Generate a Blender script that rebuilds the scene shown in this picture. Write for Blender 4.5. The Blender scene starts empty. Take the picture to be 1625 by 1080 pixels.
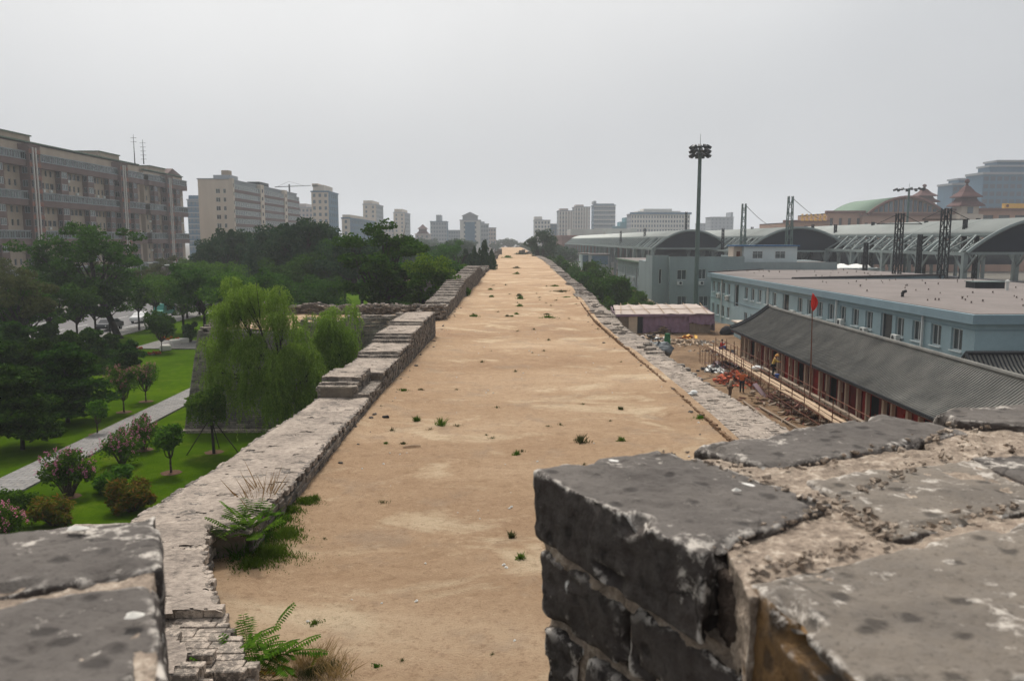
import bpy, math, random
import numpy as np
from mathutils import Vector, Matrix, noise as mn
R = math.radians
rnd = random.Random(7)
SC = bpy.context.scene
COL = SC.collection
CAMZ = 11.7
F, PITCH, YAW = 1264.0, R(7.2), R(0.70)
# ---------------------------------------------------------------- surveying helpers (photo pixel -> world point)
def ray(px, py):
    u, v = px - 812.5, 540.0 - py
    fy = F * math.cos(PITCH) + v * math.sin(PITCH)
    z = -F * math.sin(PITCH) + v * math.cos(PITCH)
    x = u * math.cos(YAW) + fy * math.sin(YAW)
    y = -u * math.sin(YAW) + fy * math.cos(YAW)
    return x, y, z
def G(px, py, z=0.0):
    x, y, dz = ray(px, py); t = (z - CAMZ) / dz
    return (x * t, y * t)
def at(px, Y, py=380):
    x, y, dz = ray(px, py); t = Y / y
    return (x * t, CAMZ + dz * t)
def X_(px, Y): return at(px, Y)[0]
def Z_(py, Y, px=812): return at(px, Y, py)[1]
def lerp(tab, y):
    if y <= tab[0][0]: return tab[0][1]
    for (a, b), (c, d) in zip(tab, tab[1:]):
        if y <= c: return b + (d - b) * (y - a) / (c - a)
    return tab[-1][1]
# ---------------------------------------------------------------- mesh builder
CUBE_F = [(0,3,2,1),(4,5,6,7),(0,1,5,4),(1,2,6,5),(2,3,7,6),(3,0,4,7)]
class MB:
    def __init__(s): s.v = []; s.f = []; s.m = []; s.mi = 0; s.smooth = False
    def add(s, vs, fs):
        b = len(s.v); s.v.extend(vs)
        for f in fs: s.f.append([i + b for i in f]); s.m.append(s.mi)
    def box(s, x0, y0, z0, x1, y1, z1):
        s.add([(x0,y0,z0),(x1,y0,z0),(x1,y1,z0),(x0,y1,z0),(x0,y0,z1),(x1,y0,z1),(x1,y1,z1),(x0,y1,z1)], CUBE_F); return s
    def cbox(s, c, d, rz=0, rx=0, ry=0, jit=0.0, rn=None):
        M = Matrix.Rotation(rz,3,'Z') @ Matrix.Rotation(rx,3,'X') @ Matrix.Rotation(ry,3,'Y')
        vs = []
        for k in range(8):
            p = Vector(((-.5,.5)[k in (1,2,5,6)]*d[0], (-.5,.5)[k in (2,3,6,7)]*d[1], (-.5,.5)[k > 3]*d[2]))
            p = M @ p + Vector(c)
            if jit:
                q = rn or rnd
                p += Vector((q.uniform(-jit,jit), q.uniform(-jit,jit), q.uniform(-jit,jit)))
            vs.append(tuple(p))
        s.add(vs, CUBE_F); return s
    def bev(s, c, d, b=0.012, rz=0, jit=0.0, rn=None, rx=0):
        q = rn or rnd
        M = Matrix.Rotation(rz,3,'Z') @ Matrix.Rotation(rx,3,'X')
        h = [k/2 for k in d]
        idx = {}; vs = []
        for sx in (-1,1):
            for sy in (-1,1):
                for sz in (-1,1):
                    j = Vector((q.uniform(-jit,jit), q.uniform(-jit,jit), q.uniform(-jit,jit)))
                    bb = b * q.uniform(.6, 2.2)
                    for ax in range(3):
                        p = [sx*(h[0]-bb), sy*(h[1]-bb), sz*(h[2]-bb)]
                        p[ax] = (sx,sy,sz)[ax]*h[ax]
                        idx[(sx,sy,sz,ax)] = len(vs)
                        vs.append(tuple(M @ (Vector(p)+j) + Vector(c)))
        fs = []
        I = lambda a,b_,c_,ax: idx[(a,b_,c_,ax)]
        for sg in (-1,1):
            o = 1 if sg > 0 else -1
            def ring(l): fs.append(l if o > 0 else l[::-1])
            ring([I(sg,-1,-1,0),I(sg,1,-1,0),I(sg,1,1,0),I(sg,-1,1,0)])
            ring([I(-1,sg,-1,1),I(-1,sg,1,1),I(1,sg,1,1),I(1,sg,-1,1)])
            ring([I(-1,-1,sg,2),I(1,-1,sg,2),I(1,1,sg,2),I(-1,1,sg,2)])
        for a in (-1,1):
            for c_ in (-1,1):
                fs.append([I(a,c_,-1,0),I(a,c_,-1,1),I(a,c_,1,1),I(a,c_,1,0)])
                fs.append([I(a,-1,c_,0),I(a,-1,c_,2),I(a,1,c_,2),I(a,1,c_,0)])
                fs.append([I(-1,a,c_,1),I(-1,a,c_,2),I(1,a,c_,2),I(1,a,c_,1)])
                for e in (-1,1): fs.append([I(a,c_,e,0),I(a,c_,e,1),I(a,c_,e,2)])
        s.add(vs, fs); return s
    def tube(s, p0, p1, r0, r1=None, n=6, cap=True):
        r1 = r0 if r1 is None else r1
        p0, p1 = Vector(p0), Vector(p1); d = p1 - p0
        if d.length < 1e-6: return s
        d.normalize(); a = d.orthogonal().normalized(); b = d.cross(a)
        vs = []
        for p, r in ((p0,r0),(p1,r1)):
            for k in range(n):
                t = 2*math.pi*k/n
                vs.append(tuple(p + (a*math.cos(t)+b*math.sin(t))*r))
        fs = [[k,(k+1)%n,n+(k+1)%n,n+k] for k in range(n)]
        if cap: fs += [list(range(n))[::-1], list(range(n,2*n))]
        s.add(vs, fs); return s
    def path(s, pts, rs, n=6):
        for i in range(len(pts)-1):
            s.tube(pts[i], pts[i+1], rs[i], rs[i+1], n, cap=True)
        return s
    def lathe(s, prof, c=(0,0,0), n=12, sq=False):
        vs = []; 
        for r, z in prof:
            for k in range(n):
                t = 2*math.pi*(k+(.5 if sq else 0))/n
                vs.append((c[0]+r*math.cos(t), c[1]+r*math.sin(t), c[2]+z))
        fs = []
        for i in range(len(prof)-1):
            for k in range(n):
                fs.append([i*n+k, i*n+(k+1)%n, (i+1)*n+(k+1)%n, (i+1)*n+k])
        fs.append(list(range(n))[::-1]); fs.append([(len(prof)-1)*n+k for k in range(n)])
        s.add(vs, fs); return s
    def ball(s, c, r, n=8, m=5):
        rx, ry, rz = (r,r,r) if not hasattr(r,'__len__') else r
        vs = [(c[0],c[1],c[2]-rz)]
        for i in range(1,m):
            a = math.pi*i/m
            for k in range(n):
                t = 2*math.pi*k/n
                vs.append((c[0]+rx*math.sin(a)*math.cos(t), c[1]+ry*math.sin(a)*math.sin(t), c[2]-rz*math.cos(a)))
        vs.append((c[0],c[1],c[2]+rz))
        fs = [[0,1+(k+1)%n,1+k] for k in range(n)]
        for i in range(m-2):
            for k in range(n):
                a = 1+i*n+k; b = 1+i*n+(k+1)%n
                fs.append([a,b,b+n,a+n])
        l = len(vs)-1; o = 1+(m-2)*n
        fs += [[o+k,o+(k+1)%n,l] for k in range(n)]
        s.add(vs, fs); return s
    def extr(s, poly, z0, z1):
        n = len(poly)
        s.add([(x,y,z0) for x,y in poly]+[(x,y,z1) for x,y in poly],
              [list(range(n))[::-1], list(range(n,2*n))]+[[k,(k+1)%n,n+(k+1)%n,n+k] for k in range(n)]); return s
    def build(s, name, mats, parent=None, sm=False, xf=None):
        o = mesh_obj(name, s.v, s.f, mats, parent, s.m if any(s.m) else None, sm, xf)
        return o
def wloc(o):
    l = Vector((0,0,0))
    while o is not None: l += Vector(o.location); o = o.parent
    return l
def mesh_obj(name, v, f, mats, parent=None, mi=None, sm=False, xf=None):
    """vertices are given in world space; they are stored relative to the parent's base point"""
    me = bpy.data.meshes.new(name)
    off = wloc(parent) if parent is not None else Vector((0,0,0))
    if len(v) and off.length > 0:
        v = (np.asarray(v, dtype=float) - np.array(off)).tolist()
    me.from_pydata(v, [], f); me.validate(verbose=False)
    if not isinstance(mats, (list, tuple)): mats = [mats]
    for m in mats: me.materials.append(m)
    if mi and len(mi) == len(me.polygons): me.polygons.foreach_set('material_index', mi)
    if sm: me.polygons.foreach_set('use_smooth', [True]*len(me.polygons))
    me.update()
    o = bpy.data.objects.new(name, me); COL.objects.link(o)
    if parent is not None: o.parent = parent
    return o
def quads_obj(name, P, mats, parent=None, mi=None):
    """P: (n,4,3) numpy array of world quads"""
    n = len(P)
    off = np.array(wloc(parent)) if parent is not None else np.zeros(3)
    P = (np.asarray(P, dtype=np.float32) - off).astype(np.float32)
    me = bpy.data.meshes.new(name)
    me.vertices.add(n*4); me.vertices.foreach_set('co', P.reshape(-1))
    me.loops.add(n*4); me.loops.foreach_set('vertex_index', np.arange(n*4, dtype=np.int32))
    me.polygons.add(n)
    me.polygons.foreach_set('loop_start', np.arange(0, n*4, 4, dtype=np.int32))
    me.polygons.foreach_set('loop_total', np.full(n, 4, dtype=np.int32))
    if not isinstance(mats, (list, tuple)): mats = [mats]
    for m in mats: me.materials.append(m)
    if mi is not None: me.polygons.foreach_set('material_index', np.asarray(mi, dtype=np.int32))
    me.update(calc_edges=True); me.validate(verbose=False)
    o = bpy.data.objects.new(name, me); COL.objects.link(o)
    if parent is not None: o.parent = parent
    return o
def tag(o, label=None, cat=None, group=None, kind=None):
    if label: o['label'] = label
    if cat: o['category'] = cat
    if group: o['group'] = group
    if kind: o['kind'] = kind
    return o
def thing(name, label, cat, loc=(0,0,0), group=None, rz=0):
    o = bpy.data.objects.new(name, None); COL.objects.link(o)
    o.empty_display_size = .2; o.location = loc; o.rotation_euler = (0,0,rz)
    return tag(o, label, cat, group)
KIDS = {}
def copy_tree(o, parent=None, loc=None, rz=None, sc=None, label=None, group=None, src=None):
    c = o.copy(); COL.objects.link(c)
    if parent is not None: c.parent = parent
    if loc is not None: c.location = loc
    if rz is not None: c.rotation_euler = (0,0,rz)
    if sc is not None: c.scale = sc if hasattr(sc,'__len__') else (sc,sc,sc)
    if label: c['label'] = label
    if group: c['group'] = group
    kids = KIDS.get(o.name)
    if kids is None: kids = KIDS[o.name] = [k for k in bpy.data.objects if k.parent == o]
    for k in kids: copy_tree(k, c)
    return c
# ---------------------------------------------------------------- materials
def rgb(r, g, b):
    def l(c):
        c /= 255.0
        return c/12.92 if c <= .04045 else ((c+.055)/1.055)**2.4
    return (l(r), l(g), l(b), 1)
class NT:
    def __init__(s, name, rough=.85, metal=0.0, spec=.3):
        s.mat = bpy.data.materials.new(name); s.mat.use_nodes = True
        s.t = s.mat.node_tree; s.n = s.t.nodes; s.l = s.t.links
        s.bs = s.n['Principled BSDF']
        s.bs.inputs['Roughness'].default_value = rough; s.bs.inputs['Metallic'].default_value = metal
        s.bs.inputs['Specular IOR Level'].default_value = spec
        s._co = None
    def node(s, typ, **kw):
        n = s.n.new(typ)
        for k, v in kw.items(): setattr(n, k, v)
        return n
    def put(s, sock, v):
        if isinstance(v, bpy.types.NodeSocket): s.l.new(v, sock)
        else: sock.default_value = v
    def co(s):
        if s._co is None: s._co = s.node('ShaderNodeTexCoord').outputs['Object']
        return s._co
    def scaled(s, sc, vec=None):
        m = s.node('ShaderNodeMapping'); s.put(m.inputs['Vector'], vec or s.co()); m.inputs['Scale'].default_value = sc
        return m.outputs[0]
    def noise(s, scale, detail=4, rough=.55, vec=None, dist=0, out='Fac'):
        n = s.node('ShaderNodeTexNoise'); s.put(n.inputs['Vector'], vec or s.co())
        n.inputs['Scale'].default_value = scale; n.inputs['Detail'].default_value = detail
        n.inputs['Roughness'].default_value = rough; n.inputs['Distortion'].default_value = dist
        return n.outputs[out]
    def voro(s, scale, vec=None, feature='F1', out='Distance', rnds=1.0):
        n = s.node('ShaderNodeTexVoronoi', feature=feature); s.put(n.inputs['Vector'], vec or s.co())
        n.inputs['Scale'].default_value = scale; n.inputs['Randomness'].default_value = rnds
        return n.outputs[out]
    def ramp(s, fac, stops, interp='LINEAR'):
        n = s.node('ShaderNodeValToRGB'); s.put(n.inputs[0], fac); cr = n.color_ramp; cr.interpolation = interp
        while len(cr.elements) < len(stops): cr.elements.new(.5)
        for e, (p, c) in zip(cr.elements, stops):
            e.position = p; e.color = c if hasattr(c,'__len__') else (c,c,c,1)
        return n.outputs[0]
    def mix(s, fac, a, b, mode='MIX'):
        n = s.node('ShaderNodeMix', data_type='RGBA', blend_type=mode)
        s.put(n.inputs[0], fac); s.put(n.inputs[6], a); s.put(n.inputs[7], b)
        return n.outputs[2]
    def math(s, op, a, b=0.0, c=0.0, clamp=False):
        n = s.node('ShaderNodeMath', operation=op, use_clamp=clamp)
        s.put(n.inputs[0], a); s.put(n.inputs[1], b); s.put(n.inputs[2], c)
        return n.outputs[0]
    def island(s):
        return s.node('ShaderNodeNewGeometry').outputs['Random Per Island']
    def objrand(s):
        return s.node('ShaderNodeObjectInfo').outputs['Random']
    def sep(s, vec=None):
        n = s.node('ShaderNodeSeparateXYZ'); s.put(n.inputs[0], vec or s.co()); return n.outputs
    def comb(s, x, y, z=0.0):
        n = s.node('ShaderNodeCombineXYZ'); s.put(n.inputs[0], x); s.put(n.inputs[1], y); s.put(n.inputs[2], z); return n.outputs[0]
    def bump(s, h, dist=.02, strength=1.0):
        n = s.node('ShaderNodeBump'); s.put(n.inputs['Height'], h)
        n.inputs['Distance'].default_value = dist; n.inputs['Strength'].default_value = strength
        s.l.new(n.outputs[0], s.bs.inputs['Normal']); return s
    def color(s, c): s.put(s.bs.inputs['Base Color'], c); return s
    def facadeuv(s):
        """texture coordinate that lies in the plane of whichever axis-aligned side a face belongs to"""
        g = s.node('ShaderNodeNewGeometry'); ns = s.sep(g.outputs['Normal']); p = s.sep()
        ax = s.math('ABSOLUTE', ns[0]); ay = s.math('ABSOLUTE', ns[1]); az = s.math('ABSOLUTE', ns[2])
        isx = s.math('GREATER_THAN', ax, ay); isz = s.math('GREATER_THAN', az, .75)
        def mx(f, a, b):
            n = s.node('ShaderNodeMix', data_type='VECTOR'); s.put(n.inputs[0], f); s.put(n.inputs[4], a); s.put(n.inputs[5], b); return n.outputs[1]
        side = mx(isx, s.comb(p[0], p[2]), s.comb(p[1], p[2]))
        return mx(isz, side, s.comb(p[0], p[1]))
M = {}
def simple(name, c, rough=.8, metal=0, var=.12, sc=1.5, spec=.3, bump=0, streak=False):
    t = NT(name, rough, metal, spec)
    n = t.noise(sc, 5, .6, vec=t.scaled((1,1,.25)) if streak else None)
    n2 = t.noise(sc*9, 3)
    f = t.math('ADD', t.math('MULTIPLY', n, .7), t.math('MULTIPLY', n2, .3))
    a = tuple(k*(1-var*1.6) for k in c[:3])+(1,); b = tuple(min(1,k*(1+var*1.6)) for k in c[:3])+(1,)
    t.color(t.ramp(f, [(.3, a), (.7, b)]))
    if bump: t.bump(n2, bump)
    M[name] = t.mat
    return t.mat
# ---- masonry made of individual bricks
def brick_mat(name, cols, lime, lime_col, bump=.012, dark=.35):
    t = NT(name, .93, 0, .15)
    isl = t.island()
    base = t.ramp(isl, [(i/(len(cols)-1), c) for i, c in enumerate(cols)])
    n = t.noise(1.3, 5, .6); n2 = t.noise(14, 5, .7); n3 = t.noise(55, 3, .6)
    base = t.mix(t.ramp(n, [(.35, 0), (.62, 1)]), base, t.mix(.55, base, rgb(70,66,62)))
    f = t.math('ADD', t.math('MULTIPLY', n2, .75), t.math('MULTIPLY', t.noise(3.1, 3), .45))
    base = t.mix(t.ramp(f, [(lime, 0), (lime+.10, 1)]), base, lime_col)
    base = t.mix(t.math('MULTIPLY', t.ramp(n3, [(.30, 1), (.44, 0)]), dark), base, rgb(48,44,41))
    t.color(base)
    t.bump(t.math('ADD', t.math('MULTIPLY', n2, .7), t.math('MULTIPLY', n3, .5)), bump)
    M[name] = t.mat
brick_mat('brick_top', [rgb(128,120,113), rgb(140,131,122), rgb(120,113,106), rgb(148,138,128), rgb(112,106,101)], .60, rgb(176,163,150), .022, .7)  # paler than brick_side: lime, and the light on tops put into colour
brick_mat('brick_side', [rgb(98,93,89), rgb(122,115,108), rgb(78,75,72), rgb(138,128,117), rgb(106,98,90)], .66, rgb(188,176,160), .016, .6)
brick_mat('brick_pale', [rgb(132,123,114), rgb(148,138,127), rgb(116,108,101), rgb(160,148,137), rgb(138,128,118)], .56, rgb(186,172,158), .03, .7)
brick_mat('brick_dark', [rgb(136,130,124), rgb(156,148,140), rgb(112,107,103), rgb(172,162,150), rgb(142,134,126)], .66, rgb(170,160,148), .012, .5)
simple('mortar', rgb(122,112,100), .95, var=.22, sc=4, bump=.02)
simple('old_core', rgb(110,101,90), .95, var=.25, sc=1.2, bump=.03)
# ---- patterned brick for far masonry
def patt(name, c1, c2, mor, bw=.45, bh=.13, ms=.014, bump=.01, var=.5):
    t = NT(name, .93, 0, .15); uv = t.facadeuv()
    b = t.node('ShaderNodeTexBrick'); t.put(b.inputs['Vector'], uv)
    b.inputs['Color1'].default_value = c1; b.inputs['Color2'].default_value = c2; b.inputs['Mortar'].default_value = mor
    b.inputs['Scale'].default_value = 1; b.inputs['Mortar Size'].default_value = ms
    b.inputs['Brick Width'].default_value = bw; b.inputs['Row Height'].default_value = bh
    n = t.noise(.5, 6, .65); n2 = t.noise(7, 5, .7)
    c = t.mix(t.math('MULTIPLY', t.ramp(n, [(.38, 0), (.65, 1)]), var), b.outputs['Color'], rgb(70,66,62))
    c = t.mix(t.math('MULTIPLY', t.ramp(n2, [(.5, 0), (.75, 1)]), .5), c, rgb(176,166,150))
    t.color(c); t.bump(t.math('SUBTRACT', n2, b.outputs['Fac']), bump)
    M[name] = t.mat
patt('brick_far', rgb(118,112,104), rgb(140,132,122), rgb(80,76,71))
# ---- foreground weathered brick
def slab_mat(name, base_c, dark_c, warm=0.0, lich=.62):
    t = NT(name, .9, 0, .2)
    n = t.noise(5, 6, .62); n2 = t.noise(38, 5, .7); n3 = t.noise(140, 3, .6)
    c = t.ramp(n, [(.3, dark_c), (.7, base_c)])
    c = t.mix(t.math('MULTIPLY', t.ramp(n2, [(.35, 0), (.72, 1)]), .35), c, rgb(118,113,108))
    if warm:
        w = t.noise(9, 5, .7)
        c = t.mix(t.math('MULTIPLY', t.ramp(w, [(.42, 0), (.6, 1)]), warm), c, rgb(128,98,62))
    wv = t.scaled((1,1,1))
    wob = t.noise(20, 3, .6, out='Color')
    v = t.node('ShaderNodeVectorMath', operation='MULTIPLY_ADD'); t.put(v.inputs[0], wob); v.inputs[1].default_value = (.03,.03,.03); t.put(v.inputs[2], wv)
    d = t.voro(24, v.outputs[0])
    cellr = t.sep(t.voro(24, v.outputs[0], out='Color'))[0]
    pit = t.math('MULTIPLY', t.ramp(d, [(.20, 1), (.36, 0)]), t.math('GREATER_THAN', cellr, .45))
    c = t.mix(t.math('MULTIPLY', pit, .62), c, rgb(38,35,34))
    l1 = t.noise(3.2, 3, .5); l2 = t.noise(26, 5, .75)
    lm = t.math('ADD', t.math('MULTIPLY', l1, .45), t.math('MULTIPLY', l2, .6))
    c = t.mix(t.ramp(lm, [(lich, 0), (lich+.06, .85)]), c, rgb(196,188,178))
    d2 = t.voro(15, v.outputs[0]); r2 = t.sep(t.voro(15, v.outputs[0], out='Color'))[1]
    sp = t.math('MULTIPLY', t.ramp(d2, [(.10, 1), (.16, 0)]), t.math('GREATER_THAN', r2, .86))
    c = t.mix(sp, c, rgb(225,222,216))
    c = t.mix(t.math('MULTIPLY', t.ramp(n3, [(.3, 1), (.45, 0)]), .4), c, rgb(34,31,30))
    pt = t.node('ShaderNodeNewGeometry').outputs['Pointiness']
    ew = t.math('MULTIPLY', t.ramp(pt, [(.515, 0), (.56, 1)]), t.ramp(t.noise(34, 5, .75), [(.47, 0), (.56, 1)]))
    c = t.mix(t.math('MULTIPLY', ew, .85), c, rgb(206,198,188))
    crk = t.voro(5.5, v.outputs[0], 'DISTANCE_TO_EDGE')
    c = t.mix(t.math('MULTIPLY', t.math('MULTIPLY', t.ramp(crk, [(.0, 1), (.012, 0)]), t.ramp(l1, [(.5, 0), (.6, 1)])), .8), c, rgb(30,27,26))
    t.color(c)
    h = t.math('ADD', t.math('MULTIPLY', n2, .6), t.math('MULTIPLY', n3, .35))
    h = t.math('SUBTRACT', h, t.math('MULTIPLY', pit, .35))
    t.bump(h, .005)
    M[name] = t.mat
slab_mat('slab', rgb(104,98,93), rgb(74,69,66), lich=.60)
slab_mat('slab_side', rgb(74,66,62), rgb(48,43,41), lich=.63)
slab_mat('slab_dusty', rgb(134,124,112), rgb(98,91,84), lich=.56)
slab_mat('slab_brown', rgb(88,76,64), rgb(54,47,41), warm=.75, lich=.68)
t = NT('mortar_crumb', .95, 0, .1)
n = t.noise(22, 6, .75); n2 = t.noise(90, 4, .7); v = t.voro(60)
c = t.ramp(t.math('ADD', t.math('MULTIPLY', n, .6), t.math('MULTIPLY', n2, .4)), [(.34, rgb(86,75,67)), (.42, rgb(126,113,101)), (.53, rgb(158,143,128)), (.62, rgb(196,182,166)), (.74, rgb(214,203,189))])
t.color(c); t.bump(t.math('ADD', t.math('ADD', n2, t.math('MULTIPLY', v, .5)), t.math('MULTIPLY', n, 1.2)), .005); M['mortar_crumb'] = t.mat
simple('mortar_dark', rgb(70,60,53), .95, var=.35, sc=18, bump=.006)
# ---- sandy earth on top of the wall
t = NT('sand', .97, 0, .08)
st = t.scaled((.55, 1.0, 1)); n = t.noise(.16, 6, .6, vec=st, dist=.4); n2 = t.noise(1.6, 6, .68); n3 = t.noise(24, 5, .72); n4 = t.noise(130, 3, .7)
c = t.ramp(n, [(.30, rgb(158,128,102)), (.48, rgb(176,147,118)), (.60, rgb(188,160,131)), (.72, rgb(206,181,152))])
pal = t.noise(.42, 6, .62, vec=t.scaled((.75, 1.2, 1)), dist=.6)
c = t.mix(t.math('MULTIPLY', t.ramp(pal, [(.545, 0), (.64, 1)]), .7), c, rgb(216,196,166))
c = t.mix(t.math('MULTIPLY', t.ramp(n2, [(.45, 0), (.75, 1)]), .4), c, rgb(198,170,140))
c = t.mix(t.math('MULTIPLY', t.ramp(n2, [(.22, 1), (.42, 0)]), .5), c, rgb(140,110,84))
gs0 = t.noise(.75, 5, .65)
c = t.mix(t.math('MULTIPLY', t.ramp(gs0, [(.53, 0), (.68, 1)]), .5), c, rgb(160,142,124))
n5 = t.noise(6.5, 6, .75)
c = t.mix(t.math('MULTIPLY', t.ramp(n5, [(.30, 1), (.47, 0)]), .55), c, rgb(128,98,74))
c = t.mix(t.math('MULTIPLY', t.ramp(n5, [(.56, 0), (.70, 1)]), .45), c, rgb(214,190,160))
c = t.mix(t.math('MULTIPLY', t.ramp(n3, [(.28, 1), (.45, 0)]), .55), c, rgb(120,90,64))
c = t.mix(t.math('MULTIPLY', t.ramp(n4, [(.60, 0), (.75, 1)]), .5), c, rgb(214,190,158))
c = t.mix(t.math('MULTIPLY', t.ramp(n4, [(.25, 1), (.38, 0)]), .5), c, rgb(96,70,50))
t.color(c); t.bump(t.math('ADD', t.math('ADD', t.math('MULTIPLY', n3, .8), t.math('MULTIPLY', n4, .5)), t.math('MULTIPLY', n2, 1.6)), .06); M['sand'] = t.mat
# ---- terrain
t = NT('lawn', 1.0, 0, .0)
n = t.noise(.12, 5, .6); n2 = t.noise(1.4, 6, .7); n3 = t.noise(16, 4, .75)
c = t.ramp(n, [(.3, rgb(58,82,8)), (.55, rgb(76,102,10)), (.75, rgb(92,114,14))])
c = t.mix(t.math('MULTIPLY', t.ramp(n2, [(.4, 1), (.62, 0)]), .5), c, rgb(52,78,8))
n6 = t.noise(.42, 5, .7)
c = t.mix(t.math('MULTIPLY', t.ramp(n6, [(.56, 0), (.72, 1)]), .45), c, rgb(112,118,44))
c = t.mix(t.math('MULTIPLY', t.ramp(n3, [(.3, 1), (.55, 0)]), .6), c, rgb(40,62,8))
t.color(c); t.bump(n3, .08); M['lawn'] = t.mat
t = NT('yard', .95, 0, .1)
n = t.noise(.25, 6, .65); n2 = t.noise(1.7, 6, .72); n3 = t.noise(12, 5, .75)
c = t.ramp(n, [(.3, rgb(104,84,66)), (.5, rgb(132,108,84)), (.7, rgb(152,128,102))])
c = t.mix(t.math('MULTIPLY', t.ramp(n2, [(.3, 1), (.5, 0)]), .6), c, rgb(80,64,52))
c = t.mix(t.math('MULTIPLY', t.ramp(n2, [(.6, 0), (.75, 1)]), .6), c, rgb(176,158,136))
c = t.mix(t.math('MULTIPLY', t.ramp(n3, [(.3, 1), (.5, 0)]), .5), c, rgb(64,54,46))
t.color(c); t.bump(t.math('ADD', n2, n3), .08); M['yard'] = t.mat
simple('ground_far', rgb(96,92,84), .95, var=.2, sc=.05)
simple('asphalt', rgb(112,110,110), .92, var=.1, sc=.7, bump=.01)
simple('concrete', rgb(150,147,142), .9, var=.1, sc=.8)
simple('kerb', rgb(150,147,141), .9, var=.08, sc=1)
simple('paint', rgb(205,205,200), .8, var=.08, sc=3)
patt('paving', rgb(142,140,138), rgb(126,124,123), rgb(84,82,80), .6, .3, .016, .004, .2)
simple('soil', rgb(92,66,50), .96, var=.25, sc=5, bump=.03)
simple('ballast', rgb(78,69,64), .95, var=.2, sc=1.2, bump=.05)
simple('rail', rgb(118,100,88), .5, .6, var=.2, sc=3)
# ---- plants
def leaf_mat(name, cols, rough=.6, trans=.35):
    t = NT(name, .9, 0, .03)
    r = t.island(); n = t.noise(.55, 3)
    c = t.ramp(r, [(i/(len(cols)-1), c) for i, c in enumerate(cols)])
    c = t.mix(t.math('MULTIPLY', t.ramp(n, [(.35, 0), (.65, 1)]), .45), c, cols[-1])
    o = t.objrand()
    hs = t.node('ShaderNodeHueSaturation'); t.put(hs.inputs['Color'], c)
    t.put(hs.inputs['Hue'], t.math('MULTIPLY_ADD', o, .02, .49)); t.put(hs.inputs['Value'], t.math('MULTIPLY_ADD', o, .3, .85))
    t.color(hs.outputs[0])
    tr = t.node('ShaderNodeBsdfTranslucent'); t.put(tr.inputs['Color'], hs.outputs[0])
    mx = t.node('ShaderNodeMixShader'); mx.inputs[0].default_value = trans
    t.l.new(t.bs.outputs[0], mx.inputs[1]); t.l.new(tr.outputs[0], mx.inputs[2])
    t.l.new(mx.outputs[0], t.n['Material Output'].inputs['Surface'])
    M[name] = t.mat
leaf_mat('leaf_mid', [rgb(50,78,22), rgb(70,104,28), rgb(92,126,36), rgb(58,90,24)], trans=.45)
leaf_mat('leaf_dark', [rgb(38,66,22), rgb(54,88,28), rgb(72,106,34), rgb(46,76,24)], trans=.45)
leaf_mat('leaf_pine', [rgb(32,56,18), rgb(46,74,22), rgb(66,94,28), rgb(38,62,18)], .7, .3)
leaf_mat('leaf_cypress', [rgb(34,62,42), rgb(48,76,50), rgb(70,90,52), rgb(40,66,46)], .75, .25)
leaf_mat('leaf_olive', [rgb(60,66,40), rgb(78,84,48), rgb(92,96,58), rgb(66,72,40)])
leaf_mat('leaf_yellow', [rgb(92,116,30), rgb(116,142,40), rgb(74,100,28), rgb(100,126,34)])
leaf_mat('leaf_willow', [rgb(92,120,40), rgb(122,150,58), rgb(154,178,84), rgb(100,128,44)], .6, .45)
leaf_mat('leaf_bronze', [rgb(96,88,26), rgb(78,94,24), rgb(136,86,40), rgb(66,88,22)])
leaf_mat('leaf_weed', [rgb(66,92,28), rgb(84,110,36), rgb(108,128,50), rgb(74,98,30)])
leaf_mat('dry_grass', [rgb(150,124,84), rgb(170,146,104), rgb(132,106,70), rgb(160,134,94)], .9, .2)
leaf_mat('flower_pink', [rgb(196,96,132), rgb(214,128,158), rgb(178,110,150), rgb(222,150,172)], .7, .4)
leaf_mat('flower_dull', [rgb(150,104,104), rgb(168,120,116), rgb(134,98,92), rgb(160,112,106)], .7, .3)
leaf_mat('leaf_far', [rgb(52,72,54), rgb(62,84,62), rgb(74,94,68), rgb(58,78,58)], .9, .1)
leaf_mat('flower_orange', [rgb(170,86,50), rgb(150,70,44), rgb(186,104,58), rgb(160,82,50)], .8, .3)
simple('bark', rgb(74,62,52), .95, var=.25, sc=5, bump=.02)
simple('bark_dark', rgb(48,42,38), .95, var=.25, sc=4, bump=.02)
simple('stake', rgb(88,76,62), .9, var=.2, sc=3)
# ---- building surfaces
simple('tan', rgb(160,145,129), .9, var=.10, sc=.35, streak=True)
simple('tan_light', rgb(194,181,166), .9, var=.07, sc=.3, streak=True)
simple('mauve', rgb(108,90,86), .9, var=.10, sc=.5)
simple('brick_red', rgb(132,92,80), .9, var=.10, sc=.5)
simple('grey_pipe', rgb(196,192,186), .8, var=.05)
simple('frame_white', rgb(196,200,198), .6, var=.05)
simple('frame_teal', rgb(88,104,101), .6, var=.08)
simple('dark_metal', rgb(40,44,47), .6, .3, var=.15, sc=2)
simple('green_metal', rgb(92,108,104), .6, .2, var=.15, sc=2)
simple('lamp_head', rgb(58,62,64), .5, .3, var=.15)
simple('galv', rgb(146,152,154), .5, .4, var=.1, sc=2)
simple('roof_green', rgb(92,108,92), .9, var=.1)
simple('blue_wall', rgb(146,167,172), .88, var=.09, sc=.35, streak=True)
simple('blue_trim', rgb(124,144,152), .8, var=.06, sc=.6)
simple('grey_wall', rgb(138,149,149), .9, var=.1, sc=.35, streak=True)
simple('roof_felt', rgb(122,114,110), .95, var=.13, sc=.22)
simple('felt_seam', rgb(60,56,56), .9, var=.1)
simple('blue_roof', rgb(52,92,128), .7, var=.08)
simple('cabin_wall', rgb(196,206,206), .8, var=.05)
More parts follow.
